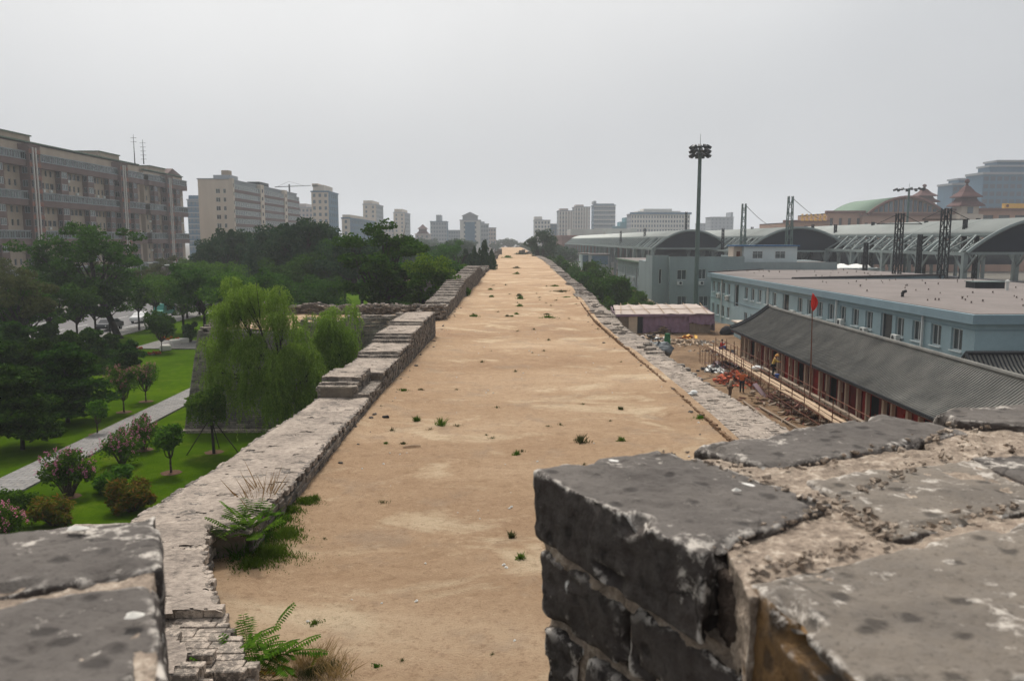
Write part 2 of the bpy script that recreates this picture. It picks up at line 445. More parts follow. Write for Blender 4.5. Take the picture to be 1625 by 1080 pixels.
simple('ac_white', rgb(196,198,194), .7, var=.06, sc=3)
simple('curtain', rgb(168,172,166), .8, var=.12, sc=2)
simple('white_stone', rgb(206,202,194), .85, var=.05, sc=.5)
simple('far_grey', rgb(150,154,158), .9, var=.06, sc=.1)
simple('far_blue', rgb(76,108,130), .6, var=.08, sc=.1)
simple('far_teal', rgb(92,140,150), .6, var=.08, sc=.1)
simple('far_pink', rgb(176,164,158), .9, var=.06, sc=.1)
simple('station_wall', rgb(172,138,120), .9, var=.07, sc=.3, streak=True)
simple('station_trim', rgb(120,88,80), .9, var=.1, sc=.3)
simple('copper_roof', rgb(100,122,104), .8, var=.08, sc=.2)
simple('pagoda_roof', rgb(82,48,44), .8, var=.12, sc=.5)
simple('canopy_white', rgb(172,176,170), .7, var=.09, sc=.25)
simple('canopy_steel', rgb(128,138,136), .7, .1, var=.1, sc=.5)
simple('sign_gold', rgb(226,176,84), .7, var=.06)
simple('purple_tarp', rgb(138,112,130), .85, var=.12, sc=.9, bump=.03)
simple('purple_light', rgb(160,138,144), .85, var=.10, sc=.9)
simple('tarp_white', rgb(182,168,158), .9, var=.12, sc=.8, bump=.03)
simple('timber', rgb(176,152,126), .9, var=.15, sc=2)
simple('timber_grey', rgb(140,124,108), .9, var=.15, sc=2)
simple('rust', rgb(112,72,56), .85, .2, var=.2, sc=3)
simple('red_paint', rgb(150,34,28), .75, var=.22, sc=1.5)
simple('dark_red', rgb(104,28,26), .8, var=.25, sc=1.5)
simple('plaster', rgb(196,178,156), .9, var=.12, sc=1.2)
simple('ridge_tile', rgb(44,47,50), .85, var=.12, sc=2)
simple('flag_red', rgb(208,44,30), .8, var=.05, sc=3)
simple('heap_red', rgb(176,86,58), .9, var=.15, sc=4)
simple('cloth_blue', rgb(60,84,140), .9, var=.1)
simple('cloth_red', rgb(190,34,40), .9, var=.08)
simple('cloth_orange', rgb(198,104,60), .9, var=.08)
simple('cloth_yellow', rgb(190,160,86), .9, var=.08)
simple('cloth_black', rgb(28,28,34), .9, var=.1)
simple('cloth_beige', rgb(150,132,112), .9, var=.1)
simple('cloth_brown', rgb(96,74,58), .9, var=.1)
simple('skin', rgb(170,120,92), .7, var=.05)
simple('hair', rgb(28,24,22), .8, var=.1)
simple('straw', rgb(204,150,80), .9, var=.1)
simple('rubber', rgb(44,46,48), .85, var=.15, sc=3)
simple('sheet_grey', rgb(112,116,118), .7, var=.12, sc=1.5, bump=.03)
simple('net_green', rgb(58,104,70), .9, var=.15, sc=3)
simple('white_sack', rgb(222,222,218), .85, var=.08, sc=3)
simple('car_white', rgb(216,216,214), .35, var=.02, spec=.5)
simple('car_teal', rgb(40,130,116), .35, var=.03, spec=.5)
simple('car_dark', rgb(48,50,56), .35, var=.03, spec=.5)
t = NT('glass', .18, 0, .6); t.color(t.ramp(t.math('ADD', t.math('MULTIPLY', t.island(), .8), t.math('MULTIPLY', t.noise(.7, 2), .3)), [(.2, rgb(20,25,28)), (.6, rgb(38,45,48)), (.95, rgb(84,92,92))])); M['glass'] = t.mat
t = NT('glass_far', .35, 0, .5); t.color(t.ramp(t.math('ADD', t.math('MULTIPLY', t.island(), .8), t.math('MULTIPLY', t.noise(.2, 2), .3)), [(.2, rgb(62,72,82)), (.9, rgb(112,124,134))])); M['glass_far'] = t.mat
# tiled temple roof: tile troughs run down the slope, courses across it
t = NT('tile_roof', .92, 0, .15)
p = t.sep(); wob = t.noise(1.2, 3)
w = t.node('ShaderNodeTexWave', wave_type='BANDS', bands_direction='Y', wave_profile='SIN')
t.put(w.inputs['Vector'], t.co()); w.inputs['Scale'].default_value = 1.45; w.inputs['Distortion'].default_value = .5; w.inputs['Detail'].default_value = 2
fz = t.math('FRACT', t.math('MULTIPLY', p[2], 9.0))
n = t.noise(.7, 5, .7); n2 = t.noise(9, 5, .7)
c = t.ramp(n, [(.3, rgb(96,96,93)), (.7, rgb(128,126,120))])
c = t.mix(t.math('MULTIPLY', t.ramp(n2, [(.5, 0), (.8, 1)]), .4), c, rgb(150,146,138))
t.color(c)
t.bump(t.math('ADD', t.math('MULTIPLY', n2, 1.0), t.math('MULTIPLY', fz, .35)), .03); M['tile_roof'] = t.mat
simple('screen_dark', rgb(30,38,48), .8, var=.1, sc=.5)
simple('joint_dark', rgb(44,40,37), .95, var=.25, sc=2)
simple('vent_grey', rgb(112,102,96), .9, var=.15, sc=4)
simple('soil_edge', rgb(122,96,72), .95, var=.3, sc=6, bump=.02)
t = NT('wall_crust', .95, 0, .1)
n = t.noise(1.1, 6, .65); n2 = t.noise(9, 6, .74, vec=t.scaled((.85,1.2,1)), dist=.3); n3 = t.noise(42, 4, .7)
c = t.ramp(t.math('ADD', t.math('MULTIPLY', n, .45), t.math('MULTIPLY', n2, .55)), [(.34, rgb(104,96,90)), (.45, rgb(142,131,121)), (.54, rgb(168,155,143)), (.68, rgb(196,182,168))])
c = t.mix(t.math('MULTIPLY', t.ramp(n2, [(.30, 1), (.37, 0)]), .75), c, rgb(58,53,50))
c = t.mix(t.math('MULTIPLY', t.ramp(n3, [(.28, 1), (.42, 0)]), .5), c, rgb(76,70,66))
c = t.mix(t.math('MULTIPLY', t.ramp(n3, [(.60, 0), (.72, 1)]), .5), c, rgb(208,197,184))
t.color(c); t.bump(t.math('ADD', n2, t.math('MULTIPLY', n3, .5)), .03); M['wall_crust'] = t.mat
SC.render.engine = 'CYCLES'
SC.cycles.samples = 64
SC.cycles.use_denoising = True
SC.cycles.max_bounces = 5; SC.cycles.diffuse_bounces = 3; SC.cycles.glossy_bounces = 2
SC.cycles.transmission_bounces = 2; SC.cycles.volume_bounces = 1; SC.cycles.transparent_max_bounces = 4
SC.view_settings.view_transform = 'Standard'; SC.view_settings.look = 'None'
SC.view_settings.exposure = EXPOSURE = 0.0; SC.view_settings.gamma = 1.0
SUN_EL, SUN_AZ = R(58), R(-14)          # azimuth measured from +Y towards +X
w = bpy.data.worlds.new("World"); SC.world = w; w.use_nodes = True
nt = w.node_tree; bg = nt.nodes['Background']
sky = nt.nodes.new('ShaderNodeTexSky'); sky.sky_type = 'NISHITA'; sky.sun_disc = False
sky.sun_elevation = SUN_EL; sky.sun_rotation = SUN_AZ; sky.air_density = 1.6; sky.dust_density = 9.0; sky.ozone_density = 1.0
hs = nt.nodes.new('ShaderNodeHueSaturation'); hs.inputs['Saturation'].default_value = .22
nt.links.new(sky.outputs[0], hs.inputs['Color'])
# a thin overcast veil over the clear sky: grey, brighter round the hidden sun
tc = nt.nodes.new('ShaderNodeTexCoord')
dot = nt.nodes.new('ShaderNodeVectorMath'); dot.operation = 'DOT_PRODUCT'
nt.links.new(tc.outputs['Generated'], dot.inputs[0])
dot.inputs[1].default_value = (math.sin(SUN_AZ)*math.cos(SUN_EL), math.cos(SUN_AZ)*math.cos(SUN_EL), math.sin(SUN_EL))
rp = nt.nodes.new('ShaderNodeValToRGB'); nt.links.new(dot.outputs['Value'], rp.inputs[0])
rp.color_ramp.interpolation = 'EASE'
st = [(0, (4.0,4.25,4.6,1)), (.38, (4.2,4.45,4.8,1)), (.56, (5.25,5.4,5.6,1)), (.74, (7.7,7.7,7.7,1)), (1, (15.5,14.9,14.0,1))]
while len(rp.color_ramp.elements) < len(st): rp.color_ramp.elements.new(.5)
for e, (p_, c_) in zip(rp.color_ramp.elements, st): e.position = p_; e.color = c_
mxw = nt.nodes.new('ShaderNodeMix'); mxw.data_type = 'RGBA'; mxw.inputs[0].default_value = .82
cn = nt.nodes.new('ShaderNodeTexNoise'); cn.inputs['Scale'].default_value = 2.2; cn.inputs['Detail'].default_value = 5; nt.links.new(tc.outputs['Generated'], cn.inputs['Vector'])
cr_ = nt.nodes.new('ShaderNodeMapRange'); cr_.inputs[1].default_value = .3; cr_.inputs[2].default_value = .7; cr_.inputs[3].default_value = .93; cr_.inputs[4].default_value = 1.06; nt.links.new(cn.outputs['Fac'], cr_.inputs[0])
vm_ = nt.nodes.new('ShaderNodeVectorMath'); vm_.operation = 'SCALE'; nt.links.new(rp.outputs[0], vm_.inputs[0]); nt.links.new(cr_.outputs[0], vm_.inputs['Scale'])
nt.links.new(hs.outputs[0], mxw.inputs[6]); nt.links.new(vm_.outputs[0], mxw.inputs[7])
nt.links.new(mxw.outputs[2], bg.inputs['Color']); bg.inputs['Strength'].default_value = .113
sl = bpy.data.lights.new('sun', 'SUN'); sl.energy = 2.9; sl.angle = R(11); sl.color = (1, .95, .88)
so = bpy.data.objects.new('sun', sl); COL.objects.link(so)
so.rotation_euler = Vector((-math.sin(SUN_AZ)*math.cos(SUN_EL), -math.cos(SUN_AZ)*math.cos(SUN_EL), -math.sin(SUN_EL))).to_track_quat('-Z','Y').to_euler()
so.location = (0, 0, 60)
cd = bpy.data.cameras.new('camera'); cam = bpy.data.objects.new('camera', cd); COL.objects.link(cam)
cd.lens = 28; cd.sensor_width = 36; cd.clip_start = .05; cd.clip_end = 6000
cam.location = (0, 0, CAMZ); cam.rotation_euler = (math.pi/2 - PITCH, 0, -YAW)
cd.dof.use_dof = True; cd.dof.focus_distance = 7.0; cd.dof.aperture_fstop = 8
SC.camera = cam
# haze: one even volume round everything
hz = MB(); hz.box(-2700, -70, -1.2, 2700, 4700, 190)
h = hz.build('haze', [])
m = bpy.data.materials.new('haze'); m.use_nodes = True
for n_ in list(m.node_tree.nodes): m.node_tree.nodes.remove(n_)
vo = m.node_tree.nodes.new('ShaderNodeOutputMaterial'); pv = m.node_tree.nodes.new('ShaderNodeVolumePrincipled')
pv.inputs['Color'].default_value = (.90, .94, 1.0, 1); pv.inputs['Density'].default_value = .00042; pv.inputs['Anisotropy'].default_value = .2
m.node_tree.links.new(pv.outputs[0], vo.inputs['Volume']); h.data.materials.append(m)
tag(h, kind='stuff')
TOP = 6.2
LT = [(6,-4.6),(20,-4.35),(45,-3.75),(53,-3.85),(78,-3.42),(119,-2.44),(185,-1.6),(254,-.9),(420,1.4)]
RT = [(6,6.2),(53,6.2),(62,6.5),(92,7.6),(118,8.1),(185,9.3),(254,9.4),(420,9.6)]
ZT = [(0,TOP),(60,6.25),(118,6.4),(180,6.95),(254,6.95),(300,7.3),(420,7.8)]
def sand_z(x, y):
    z = lerp(ZT, y)
    z += .10*mn.noise(Vector((x*.10, y*.07, 3)))+.05*mn.noise(Vector((x*.45, y*.3, 0)))+.018*mn.noise(Vector((x*1.9, y*1.9, 5)))
    # earth banks up softly against both kerbs
    xl, xr = lerp(LT, y), lerp(RT, y)
    z += .10*math.exp(-((x-xl)/.7)**2) + .06*math.exp(-((x-xr)/.8)**2)
    if y > 66 and y < 100: z += .10*math.sin((y-66)*.37)
    return z
# ---------------- earth surface on the wall top
ys = []; y = 2.0
while y < 420: ys.append(y); y += max(.14, y*.010)
xs_n = 80
V = []; Fc = []
for j, y in enumerate(ys):
    xl, xr = lerp(LT, y)-1.5, lerp(RT, y)+.35
    if 44 < y < 54.5: xl = -6.2
    if y < 14: xl = -5.6
    for i in range(xs_n+1):
        x = xl + (xr-xl)*i/xs_n
        V.append((x, y, sand_z(x, y)))
for j in range(len(ys)-1):
    for i in range(xs_n):
        a = j*(xs_n+1)+i; Fc.append((a, a+1, a+xs_n+2, a+xs_n+1))
walk = mesh_obj('earth_walkway', V, Fc, M['sand'], sm=True); tag(walk, kind='structure')

# ---------------- brick laying
def rowtop(mb, y0, y1, fl, fr, ft, bl=.44, bw=.135, th=.12, jit=.006, rn=None, bevel=False, hole=None, layers=1, keep=1.0):
    """lay header bricks across a wall top: long side runs across the wall, one row per bw of length"""
    rn = rn or rnd; y = y0; k = 0
    while y < y1:
        w_ = bw*rn.uniform(.8, 1.25)
        xl, xr = fl(y)+rn.uniform(-.05,.05), fr(y)+rn.uniform(-.06,.03)
        x = xl - rn.uniform(0, bl); zt = ft(y)
        while x < xr - .05:
            L = bl*rn.uniform(.75, 1.1); x2 = min(x+L, xr)
            x0 = max(x, xl)
            if x2-x0 > .08:
                zz = zt + .022*mn.noise(Vector((x*1.3, y*1.3, 1))) + rn.uniform(-.009,.009) - .012*max(0, mn.noise(Vector((x*.5,y*.5,9))))
                dead = hole and hole((x0+x2)/2, y)
                if not dead and rn.random() < keep:
                    c = ((x0+x2)/2, y+w_/2, zz-th/2); d = (x2-x0-rn.uniform(.001,.008), w_-rn.choice((-.004,-.002,.0,.004,.012)), th)
                    (mb.bev(c, d, .007, rn.uniform(-.02,.02), jit*.8, rn) if bevel else mb.cbox(c, d, rn.uniform(-.02,.02), rn.uniform(-.02,.02), rn.uniform(-.012,.012), jit, rn))
            x = x2 + .004
        y += w_; k += 1
def course_y(mb, fx, y0, y1, z0f, z1f, out, bl=.42, th=.125, dep=.2, jit=.008, rn=None, bevel=False, batter=0.0):
    """stretcher courses on a side that runs along y; out = +1/-1 is the way the side faces"""
    rn = rn or rnd; k = 0
    zmin = min(z0f(y0), z0f(y1), z0f((y0+y1)/2))
    z = zmin
    while True:
        anyb = False; y = y0 - (bl*.5 if k % 2 else 0)
        while y < y1:
            L = bl*rn.uniform(.8, 1.15); a, b = max(y, y0), min(y+L, y1); ym = (a+b)/2
            if b-a > .06 and z+th <= z1f(ym)+.02:
                anyb = True
                if z+th > z0f(ym):
                    off = rn.uniform(-.025,.012)
                    xx = fx(ym) + out*(off - dep/2) - out*batter*(z-zmin)
                    c = (xx, ym, z+th/2); d = (dep, b-a-rn.uniform(.006,.02), th-rn.uniform(.006,.016))
                    (mb.bev(c, d, .01, 0, jit, rn) if bevel else mb.cbox(c, d, 0, 0, 0, jit, rn))
            y += L
        if not anyb: break
        z += th; k += 1
        if k > 90: break
def course_x(mb, fy, x0, x1, z0, z1f, out, bl=.42, th=.125, dep=.2, jit=.008, rn=None, batter=0.0):
    rn = rn or rnd; k = 0; z = z0
    while True:
        anyb = False; x = x0 - (bl*.5 if k % 2 else 0)
        while x < x1:
            L = bl*rn.uniform(.8, 1.15); a, b = max(x, x0), min(x+L, x1); xm = (a+b)/2
            if b-a > .06 and z+th <= z1f(xm)+.02:
                anyb = True
                yy = fy(xm) + out*(rn.uniform(-.02,.01) - dep/2) - out*batter*(z-z0)
                mb.cbox((xm, yy, z+th/2), (b-a-rn.uniform(.006,.02), dep, th-rn.uniform(.006,.016)), 0, 0, 0, jit, rn)
            x += L
        if not anyb: break
        z += th; k += 1
        if k > 90: break
wall = thing('city_wall', 'long ruined grey brick city wall with a sandy walkway along its top', 'city wall', (0, 8, 0))
def solid(fl, fr, ft, ys_, name, parent, mat, z0=0.0, bat=.10):
    """closed wall body between two edges; sides lean out towards the foot"""
    V = []; Fc = []
    for y in ys_:
        h = ft(y)-z0
        V += [(fl(y)-bat*h, y, z0), (fr(y)+bat*h, y, z0), (fr(y), y, ft(y)), (fl(y), y, ft(y))]
    for j in range(len(ys_)-1):
        a = j*4
        for k in range(4): Fc.append((a+k, a+(k+1)%4, a+4+(k+1)%4, a+4+k))
    Fc.append((3,2,1,0)); b = (len(ys_)-1)*4; Fc.append((b,b+1,b+2,b+3))
    return mesh_obj(name, V, Fc, mat, parent)
FL = lambda y: lerp([(7,-7.0),(14,-6.6),(22,-6.15),(45,-5.4),(54,-5.6),(78,-5.1),(119,-4.1),(185,-3.3),(254,-2.6),(420,-.3)], y)
FR = lambda y: lerp(RT, y)+lerp([(20,2.4),(31,1.75),(60,1.85),(120,2.0),(420,2)], y)
yy_ = [3.0,7,10,14,18,22,26,30,34,38,42,45,50,54,60,66,72,78,90,104,119,140,160,185,220,254,300,360,420]
solid(lambda y: FL(y)+.2, lambda y: FR(y)-.2, lambda y: lerp(ZT, y)-.28, yy_, 'rampart_body', wall, M['brick_far'], -.05)
# ---------------- left parapet, first stretch (near block, long ramp of steps up to the gap)
def zl1(y):
    if y < 25.6: return 6.80 - .012*(y-8) + .02*math.sin(y)
    if y < 25.85: return 6.93
    if y < 26.1: return 7.05
    if y < 28.0: return 7.18
    if y < 31.6: return 7.0
    if y < 31.9: return 7.1
    if y < 34.8: return 7.2
    if y < 35.2: return 7.32
    if y < 35.6: return 7.44
    if y < 39.0: return 7.52
    if y < 39.4: return 7.60
    return 7.68
rn = random.Random(11)
XL1 = lambda y: FL(y)
XR1 = lambda y: lerp([(13.4,-4.35),(22,-4.32),(25.5,-4.3),(45,-3.75)], y)
mb = MB()
rowtop(mb, 13.2, 25.6, XL1, XR1, zl1, bevel=True, rn=rn)
rowtop(mb, 25.6, 28.0, XL1, lambda y: XR1(y)-.45, zl1, rn=rn)
rowtop(mb, 25.6, 29.2, lambda y: XR1(y)-.5, XR1, lambda y: 6.72, rn=rn)
rowtop(mb, 28.0, 44.6, XL1, XR1, zl1, rn=rn)
for ya, yb in ((13.2,25.6),(25.6,28),(28,31.6),(31.6,34.8),(34.8,39),(39,44.6)):
    zz = zl1((ya+yb)/2)
    mb2y = lambda y, zz=zz: zz
# risers under each step and the end face
for ys0, n0 in ((25.6, 3),(31.6,2),(34.8,3),(39.0,2)):
    course_x(mb, lambda x, q=ys0: q, XL1(ys0), XR1(ys0)-(.45 if ys0 == 25.6 else 0), zl1(ys0-.2)-.12, lambda x, q=ys0: zl1(q+.7)-.1, -1, rn=rn)
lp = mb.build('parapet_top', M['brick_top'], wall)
mb = MB()
course_y(mb, XR1, 13.4, 25.6, lambda y: 6.0, lambda y: zl1(y)-.11, 1, rn=rn, bevel=True)
course_y(mb, lambda y: XR1(y)-.45, 25.6, 28.0, lambda y: 6.6, lambda y: zl1(y)-.1, 1, rn=rn)
course_y(mb, XR1, 25.6, 29.0, lambda y: 6.0, lambda y: 6.62, 1, rn=rn)
course_y(mb, XR1, 29.0, 44.6, lambda y: 6.0, lambda y: zl1(y)-.1, 1, rn=rn)
course_x(mb, lambda x: 44.75, XL1(44.6), XR1(44.6), 5.9, lambda x: 7.68, 1, rn=rn)
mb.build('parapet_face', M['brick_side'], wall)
def core(y0, y1, fl, fr, ft, name='parapet_core', n=24, z0=5.6, parent=None):
    ys_ = [y0+(y1-y0)*i/n for i in range(n+1)]
    return solid(lambda y: fl(y)+.13, lambda y: fr(y)-.13, ft, ys_, name, parent or wall, M['old_core'], z0, 0)
core(13.3, 25.5, XL1, XR1, lambda y: zl1(y)-.085)
core(25.5, 28.0, XL1, lambda y: XR1(y)-.45, lambda y: 6.95)
core(28.0, 44.7, XL1, XR1, lambda y: min(zl1(y), zl1(max(28.1, y-.8)))-.10)
# near block: wider, broken towards the tower
XRn = lambda y: lerp([(6.5,-2.35),(8.0,-2.62),(8.9,-2.95),(10.4,-3.9),(11.6,-4.5),(13.0,-4.95)], y)
zn = lambda y: 6.86 if y > 8.0 else 6.80
def hole(x, y):
    e = XRn(y)-x
    if 10.0 < y < 10.35 and -5.1 < x < -4.6: return True
    if y < 9.9 and e < .75 + .35*mn.noise(Vector((y*1.3, 4, x))): return True
    if y < 8.3 and e < 1.3 + .4*mn.noise(Vector((y*2, 1, x))): return True
    return False
mb = MB()
rowtop(mb, 6.2, 13.25, lambda y: -7.4, XRn, zn, bevel=True, rn=rn, hole=hole)
rowtop(mb, 6.2, 10.2, lambda y: -5.0, XRn, lambda y: zn(y)-.13, bevel=True, rn=rn, hole=lambda x, y: y < 8.6 and XRn(y)-x < .45+.3*mn.noise(Vector((y*2.2, x, 2))))
rowtop(mb, 6.2, 10.0, lambda y: -4.4, XRn, lambda y: zn(y)-.26, bevel=True, rn=rn, hole=lambda x, y: y < 7.7 and XRn(y)-x < .3)
course_x(mb, lambda x: 13.27, -7.3, -4.95, 6.3, lambda x: 6.74, 1, rn=rn)
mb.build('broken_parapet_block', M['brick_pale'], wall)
mb = MB()
course_y(mb, XRn, 6.2, 13.1, lambda y: 5.9, lambda y: 6.74 if y > 10 else 6.50, 1, rn=rn, bevel=True)
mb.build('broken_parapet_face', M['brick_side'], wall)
core(6.2, 13.2, lambda y: -7.5, XRn, lambda y: 6.74 if y > 10.3 else 6.46, n=30)
def crust(y0, y1, fl, fr, ft, lift=.012, skip=None, res=.07, name='lime_crust', thr=-.46):
    """thin weathered skin of lime and dust lying over a brick top, worn through in places"""
    V = []; idx = {}; Fc = []; ny = int((y1-y0)/res)
    nx = int((fr((y0+y1)/2)-fl((y0+y1)/2))/res)
    for j in range(ny+1):
        y = y0+(y1-y0)*j/ny
        for i in range(nx+1):
            x = fl(y)+.03+(fr(y)-fl(y)-.07)*i/nx
            z = ft(min(max(y,y0+.01),y1-.01))+lift+.022*mn.noise(Vector((x*1.3,y*1.3,1)))+.012*mn.noise(Vector((x*2.6,y*4,3)))+.010*mn.noise(Vector((x*7,y*9,6)))+.008*mn.noise(Vector((x*16,y*20,8)))
            e = min(i, nx-i)*res
            if e < .1: z -= .03*(1-e/.1)
            V.append((x,y,z))
    for j in range(ny):
        for i in range(nx):
            a = j*(nx+1)+i; x, y, z = V[a]
            if skip and skip(x, y): continue
            if mn.noise(Vector((x*1.6,y*2.6,12)))+.5*mn.noise(Vector((x*5,y*9,2))) < thr: continue
            Fc.append((a,a+1,a+nx+2,a+nx+1))
    return mesh_obj(name, V, Fc, M['wall_crust'], wall, sm=True)
for a_, b_ in ((13.2,25.55),(28.05,31.55),(31.95,34.75),(35.65,38.95),(39.45,44.6)): crust(a_, b_, XL1, XR1, zl1)
crust(26.15, 27.95, XL1, lambda y: XR1(y)-.45, zl1)
crust(6.2, 13.25, lambda y: -7.4, XRn, zn, res=.05, skip=lambda x, y: hole(x, y) or hole(x+.12, y) or hole(x-.05, y-.08))
# ---------------- left parapet, second stretch beyond the gap
def zl2(y):
    if y < 57: return 7.15 + .0*y
    if y < 61: return 7.3
    if y < 76: return 7.3 + math.floor((y-61)/1.9)*.095
    if y < 88: return 8.02
    if y < 92: return 8.12
    if y < 97: return 8.24
    return 8.36
XR2 = lambda y: lerp(LT, y)
XL2 = lambda y: lerp(LT, y)-1.75
mb = MB()
rowtop(mb, 54.0, 104, XL2, XR2, zl2, bw=.16, rn=rn)
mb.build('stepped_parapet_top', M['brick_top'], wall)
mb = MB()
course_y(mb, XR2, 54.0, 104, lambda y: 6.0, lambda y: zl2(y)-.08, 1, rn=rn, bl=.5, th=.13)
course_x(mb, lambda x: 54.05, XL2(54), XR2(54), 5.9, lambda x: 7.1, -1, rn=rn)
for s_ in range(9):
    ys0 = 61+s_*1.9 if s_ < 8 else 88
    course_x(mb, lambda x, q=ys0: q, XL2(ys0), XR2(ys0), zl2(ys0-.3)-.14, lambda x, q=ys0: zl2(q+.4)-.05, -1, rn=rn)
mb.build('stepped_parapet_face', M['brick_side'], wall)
core(54.2, 104, XL2, XR2, lambda y: zl2(y-.4)-.09 if y > 56 else 7.05, n=100)
# far ruined lengths
mb = MB()
for (ya, yb, h0, h1, dx) in ((104,112,1.5,1.7,-.3),(112,128,1.0,.8,-.2),(128,150,.7,.5,0),(150,196,.45,.4,0),(196,205,.8,1.1,.2),(205,246,.5,.4,0)):
    y = ya
    while y < yb:
        L = .8; hh = lerp([(ya,h0),(yb,h1)], y)*(.8+.4*mn.noise(Vector((y*.7, 2, 2))))
        z0 = lerp(ZT, y)-.4; k = 0
        while z0+k*.25 < lerp(ZT, y)+hh:
            mb.cbox((lerp(LT, y)-.9+dx+rn.uniform(-.08,.08), y+L/2, z0+k*.25+.125), (1.7+rn.uniform(-.3,.3), L-.04, .24), jit=.04, rn=rn); k += 1
        y += L
for (x0, x1, ya, h) in ((-1.6,-.2,256,2.6),(-2.6,-1.0,262,1.6),(5.4,7.4,258,2.1),(7.4,9.2,262,1.2),(8.6,9.8,268,1.3)):
    x = x0
    while x < x1:
        hh = h*(.75+.5*abs(mn.noise(Vector((x*1.5, ya, 2)))))
        k = 0
        while k*.25 < hh: mb.cbox((x+.25, ya+rn.uniform(-.2,.2), 6.7+k*.25), (.5, 1.6+rn.uniform(-.4,.4), .24), jit=.05, rn=rn); k += 1
        x += .5
mb.build('far_parapet_ruin', M['brick_side'], wall)
# ---------------- right edging: a flat ledge of pale bricks almost level with the earth
XL3 = lambda y: lerp(RT, y)
def zr3(y): 
    b = lerp(ZT, y)-.07
    return b + .10*math.floor(2*mn.noise(Vector((y*.11, 7, 0)))+.5)*(1 if y > 38 else .3) 
mb = MB()
rowtop(mb, 5.0, 36, XL3, FR, zr3, bl=.40, bw=.17, rn=rn, jit=.014, keep=.97)
rowtop(mb, 5.0, 36, lambda y: XL3(y)+.25, FR, lambda y: zr3(y)-.06, bl=.44, bw=.2, rn=rn, jit=.014)
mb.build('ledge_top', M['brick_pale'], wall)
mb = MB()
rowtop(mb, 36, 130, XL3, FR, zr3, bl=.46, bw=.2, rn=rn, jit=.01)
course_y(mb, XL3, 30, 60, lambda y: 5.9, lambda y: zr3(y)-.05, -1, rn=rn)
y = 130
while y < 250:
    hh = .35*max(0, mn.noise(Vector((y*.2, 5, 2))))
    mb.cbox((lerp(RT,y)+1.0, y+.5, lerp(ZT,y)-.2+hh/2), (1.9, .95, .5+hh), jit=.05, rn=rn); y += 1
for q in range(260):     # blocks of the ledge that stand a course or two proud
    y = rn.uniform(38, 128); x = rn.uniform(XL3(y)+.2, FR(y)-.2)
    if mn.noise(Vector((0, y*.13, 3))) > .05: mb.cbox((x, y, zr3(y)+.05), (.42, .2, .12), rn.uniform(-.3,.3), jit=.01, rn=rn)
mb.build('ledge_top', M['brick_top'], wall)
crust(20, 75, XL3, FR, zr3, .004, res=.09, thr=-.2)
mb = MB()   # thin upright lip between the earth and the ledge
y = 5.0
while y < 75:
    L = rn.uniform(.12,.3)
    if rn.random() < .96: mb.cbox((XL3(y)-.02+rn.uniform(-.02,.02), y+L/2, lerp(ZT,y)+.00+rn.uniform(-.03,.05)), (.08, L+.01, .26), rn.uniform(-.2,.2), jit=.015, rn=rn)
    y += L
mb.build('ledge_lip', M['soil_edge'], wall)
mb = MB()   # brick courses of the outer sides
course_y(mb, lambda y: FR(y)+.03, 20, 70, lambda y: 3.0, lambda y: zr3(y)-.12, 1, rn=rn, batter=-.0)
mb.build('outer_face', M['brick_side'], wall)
# small dark stepping courses on the outer side
st_ = MB()
for k in range(6):
    y = 37.5 - k*1.05; st_.cbox((FR(y)+.35+.02*k, y, 5.75-.04*k), (.75, .42, .14), .05*k, jit=.02, rn=rn)
    st_.cbox((FR(y)+.25, y+.3, 5.45), (.7, .9, .45), jit=.03, rn=rn)
st_.build('stepping_course', M['brick_dark'], wall)
# ---------------- bastion on the left
bx0, bx1, by0, by1 = -18.4, -5.4, 48.3, 60.0
bas = thing('wall_bastion', 'square grey brick bastion jutting from the city wall behind the willow', 'bastion', (-12, 54, 0))
BT = 6.15
mb = MB()
bat = .15
mb.add([(bx0-.95,by0-.75,0),(bx1,by0-.75,0),(bx1,by1+.7,0),(bx0-.95,by1+.7,0),(bx0+.2,by0+.2,BT),(bx1,by0+.2,BT),(bx1,by1-.2,BT),(bx0+.2,by1-.2,BT)], CUBE_F)
mb.build('bastion_body', M['joint_dark'], bas)
mb = MB()
z = 0.0; k = 0; th = .125
def btop(x): return BT + (.62 if x > -12.4 else 0) + (.34 if x > -9.6 else 0) + .12*math.floor(2.2*mn.noise(Vector((x*.45, 0, 4))))
while z < BT+1.0:
    yy = by0 - .75 + bat*.78*z
    x = bx0 - .95 + bat*z*.95 - (.21 if k % 2 else 0); xs0 = bx0 - .95 + bat*z*.95
    while x < bx1:
        L = .43*rn.uniform(.85, 1.12); a = max(x, xs0); b = min(x+L, bx1)
        if b-a > .07 and z+th <= btop((a+b)/2)+.1:
            mb.cbox(((a+b)/2, yy+.12+rn.uniform(-.012,.02), z+th/2), (b-a-.022, .26, th-.024), jit=.008, rn=rn)
        x += L
    if z < BT+.1:      # left side
        y = yy
        while y < by1: mb.cbox((xs0+.12, y+.2, z+th/2), (.26, .385, th-.024), jit=.006, rn=rn); y += .41
    z += th; k += 1
mb.build('bastion_face', M['brick_dark'], bas)
mb = MB()
for i in range(34): mb.cbox((bx0-1.05+i*.42, by0-.86, .14), (.40, .3, .3), jit=.02, rn=rn)
mb.build('bastion_plinth', M['brick_pale'], bas)
mb = MB()    # pale cap bricks along the near edge
x = bx0+.1
while x < bx1:
    for q in range(3):
        mb.cbox((x+.2, by0+.35+q*.24+rn.uniform(-.05,.05), btop(x)+.04+rn.uniform(-.05,.03)), (.4, .22, .12), rn.uniform(-.1,.1), jit=.02, rn=rn)
    x += .42
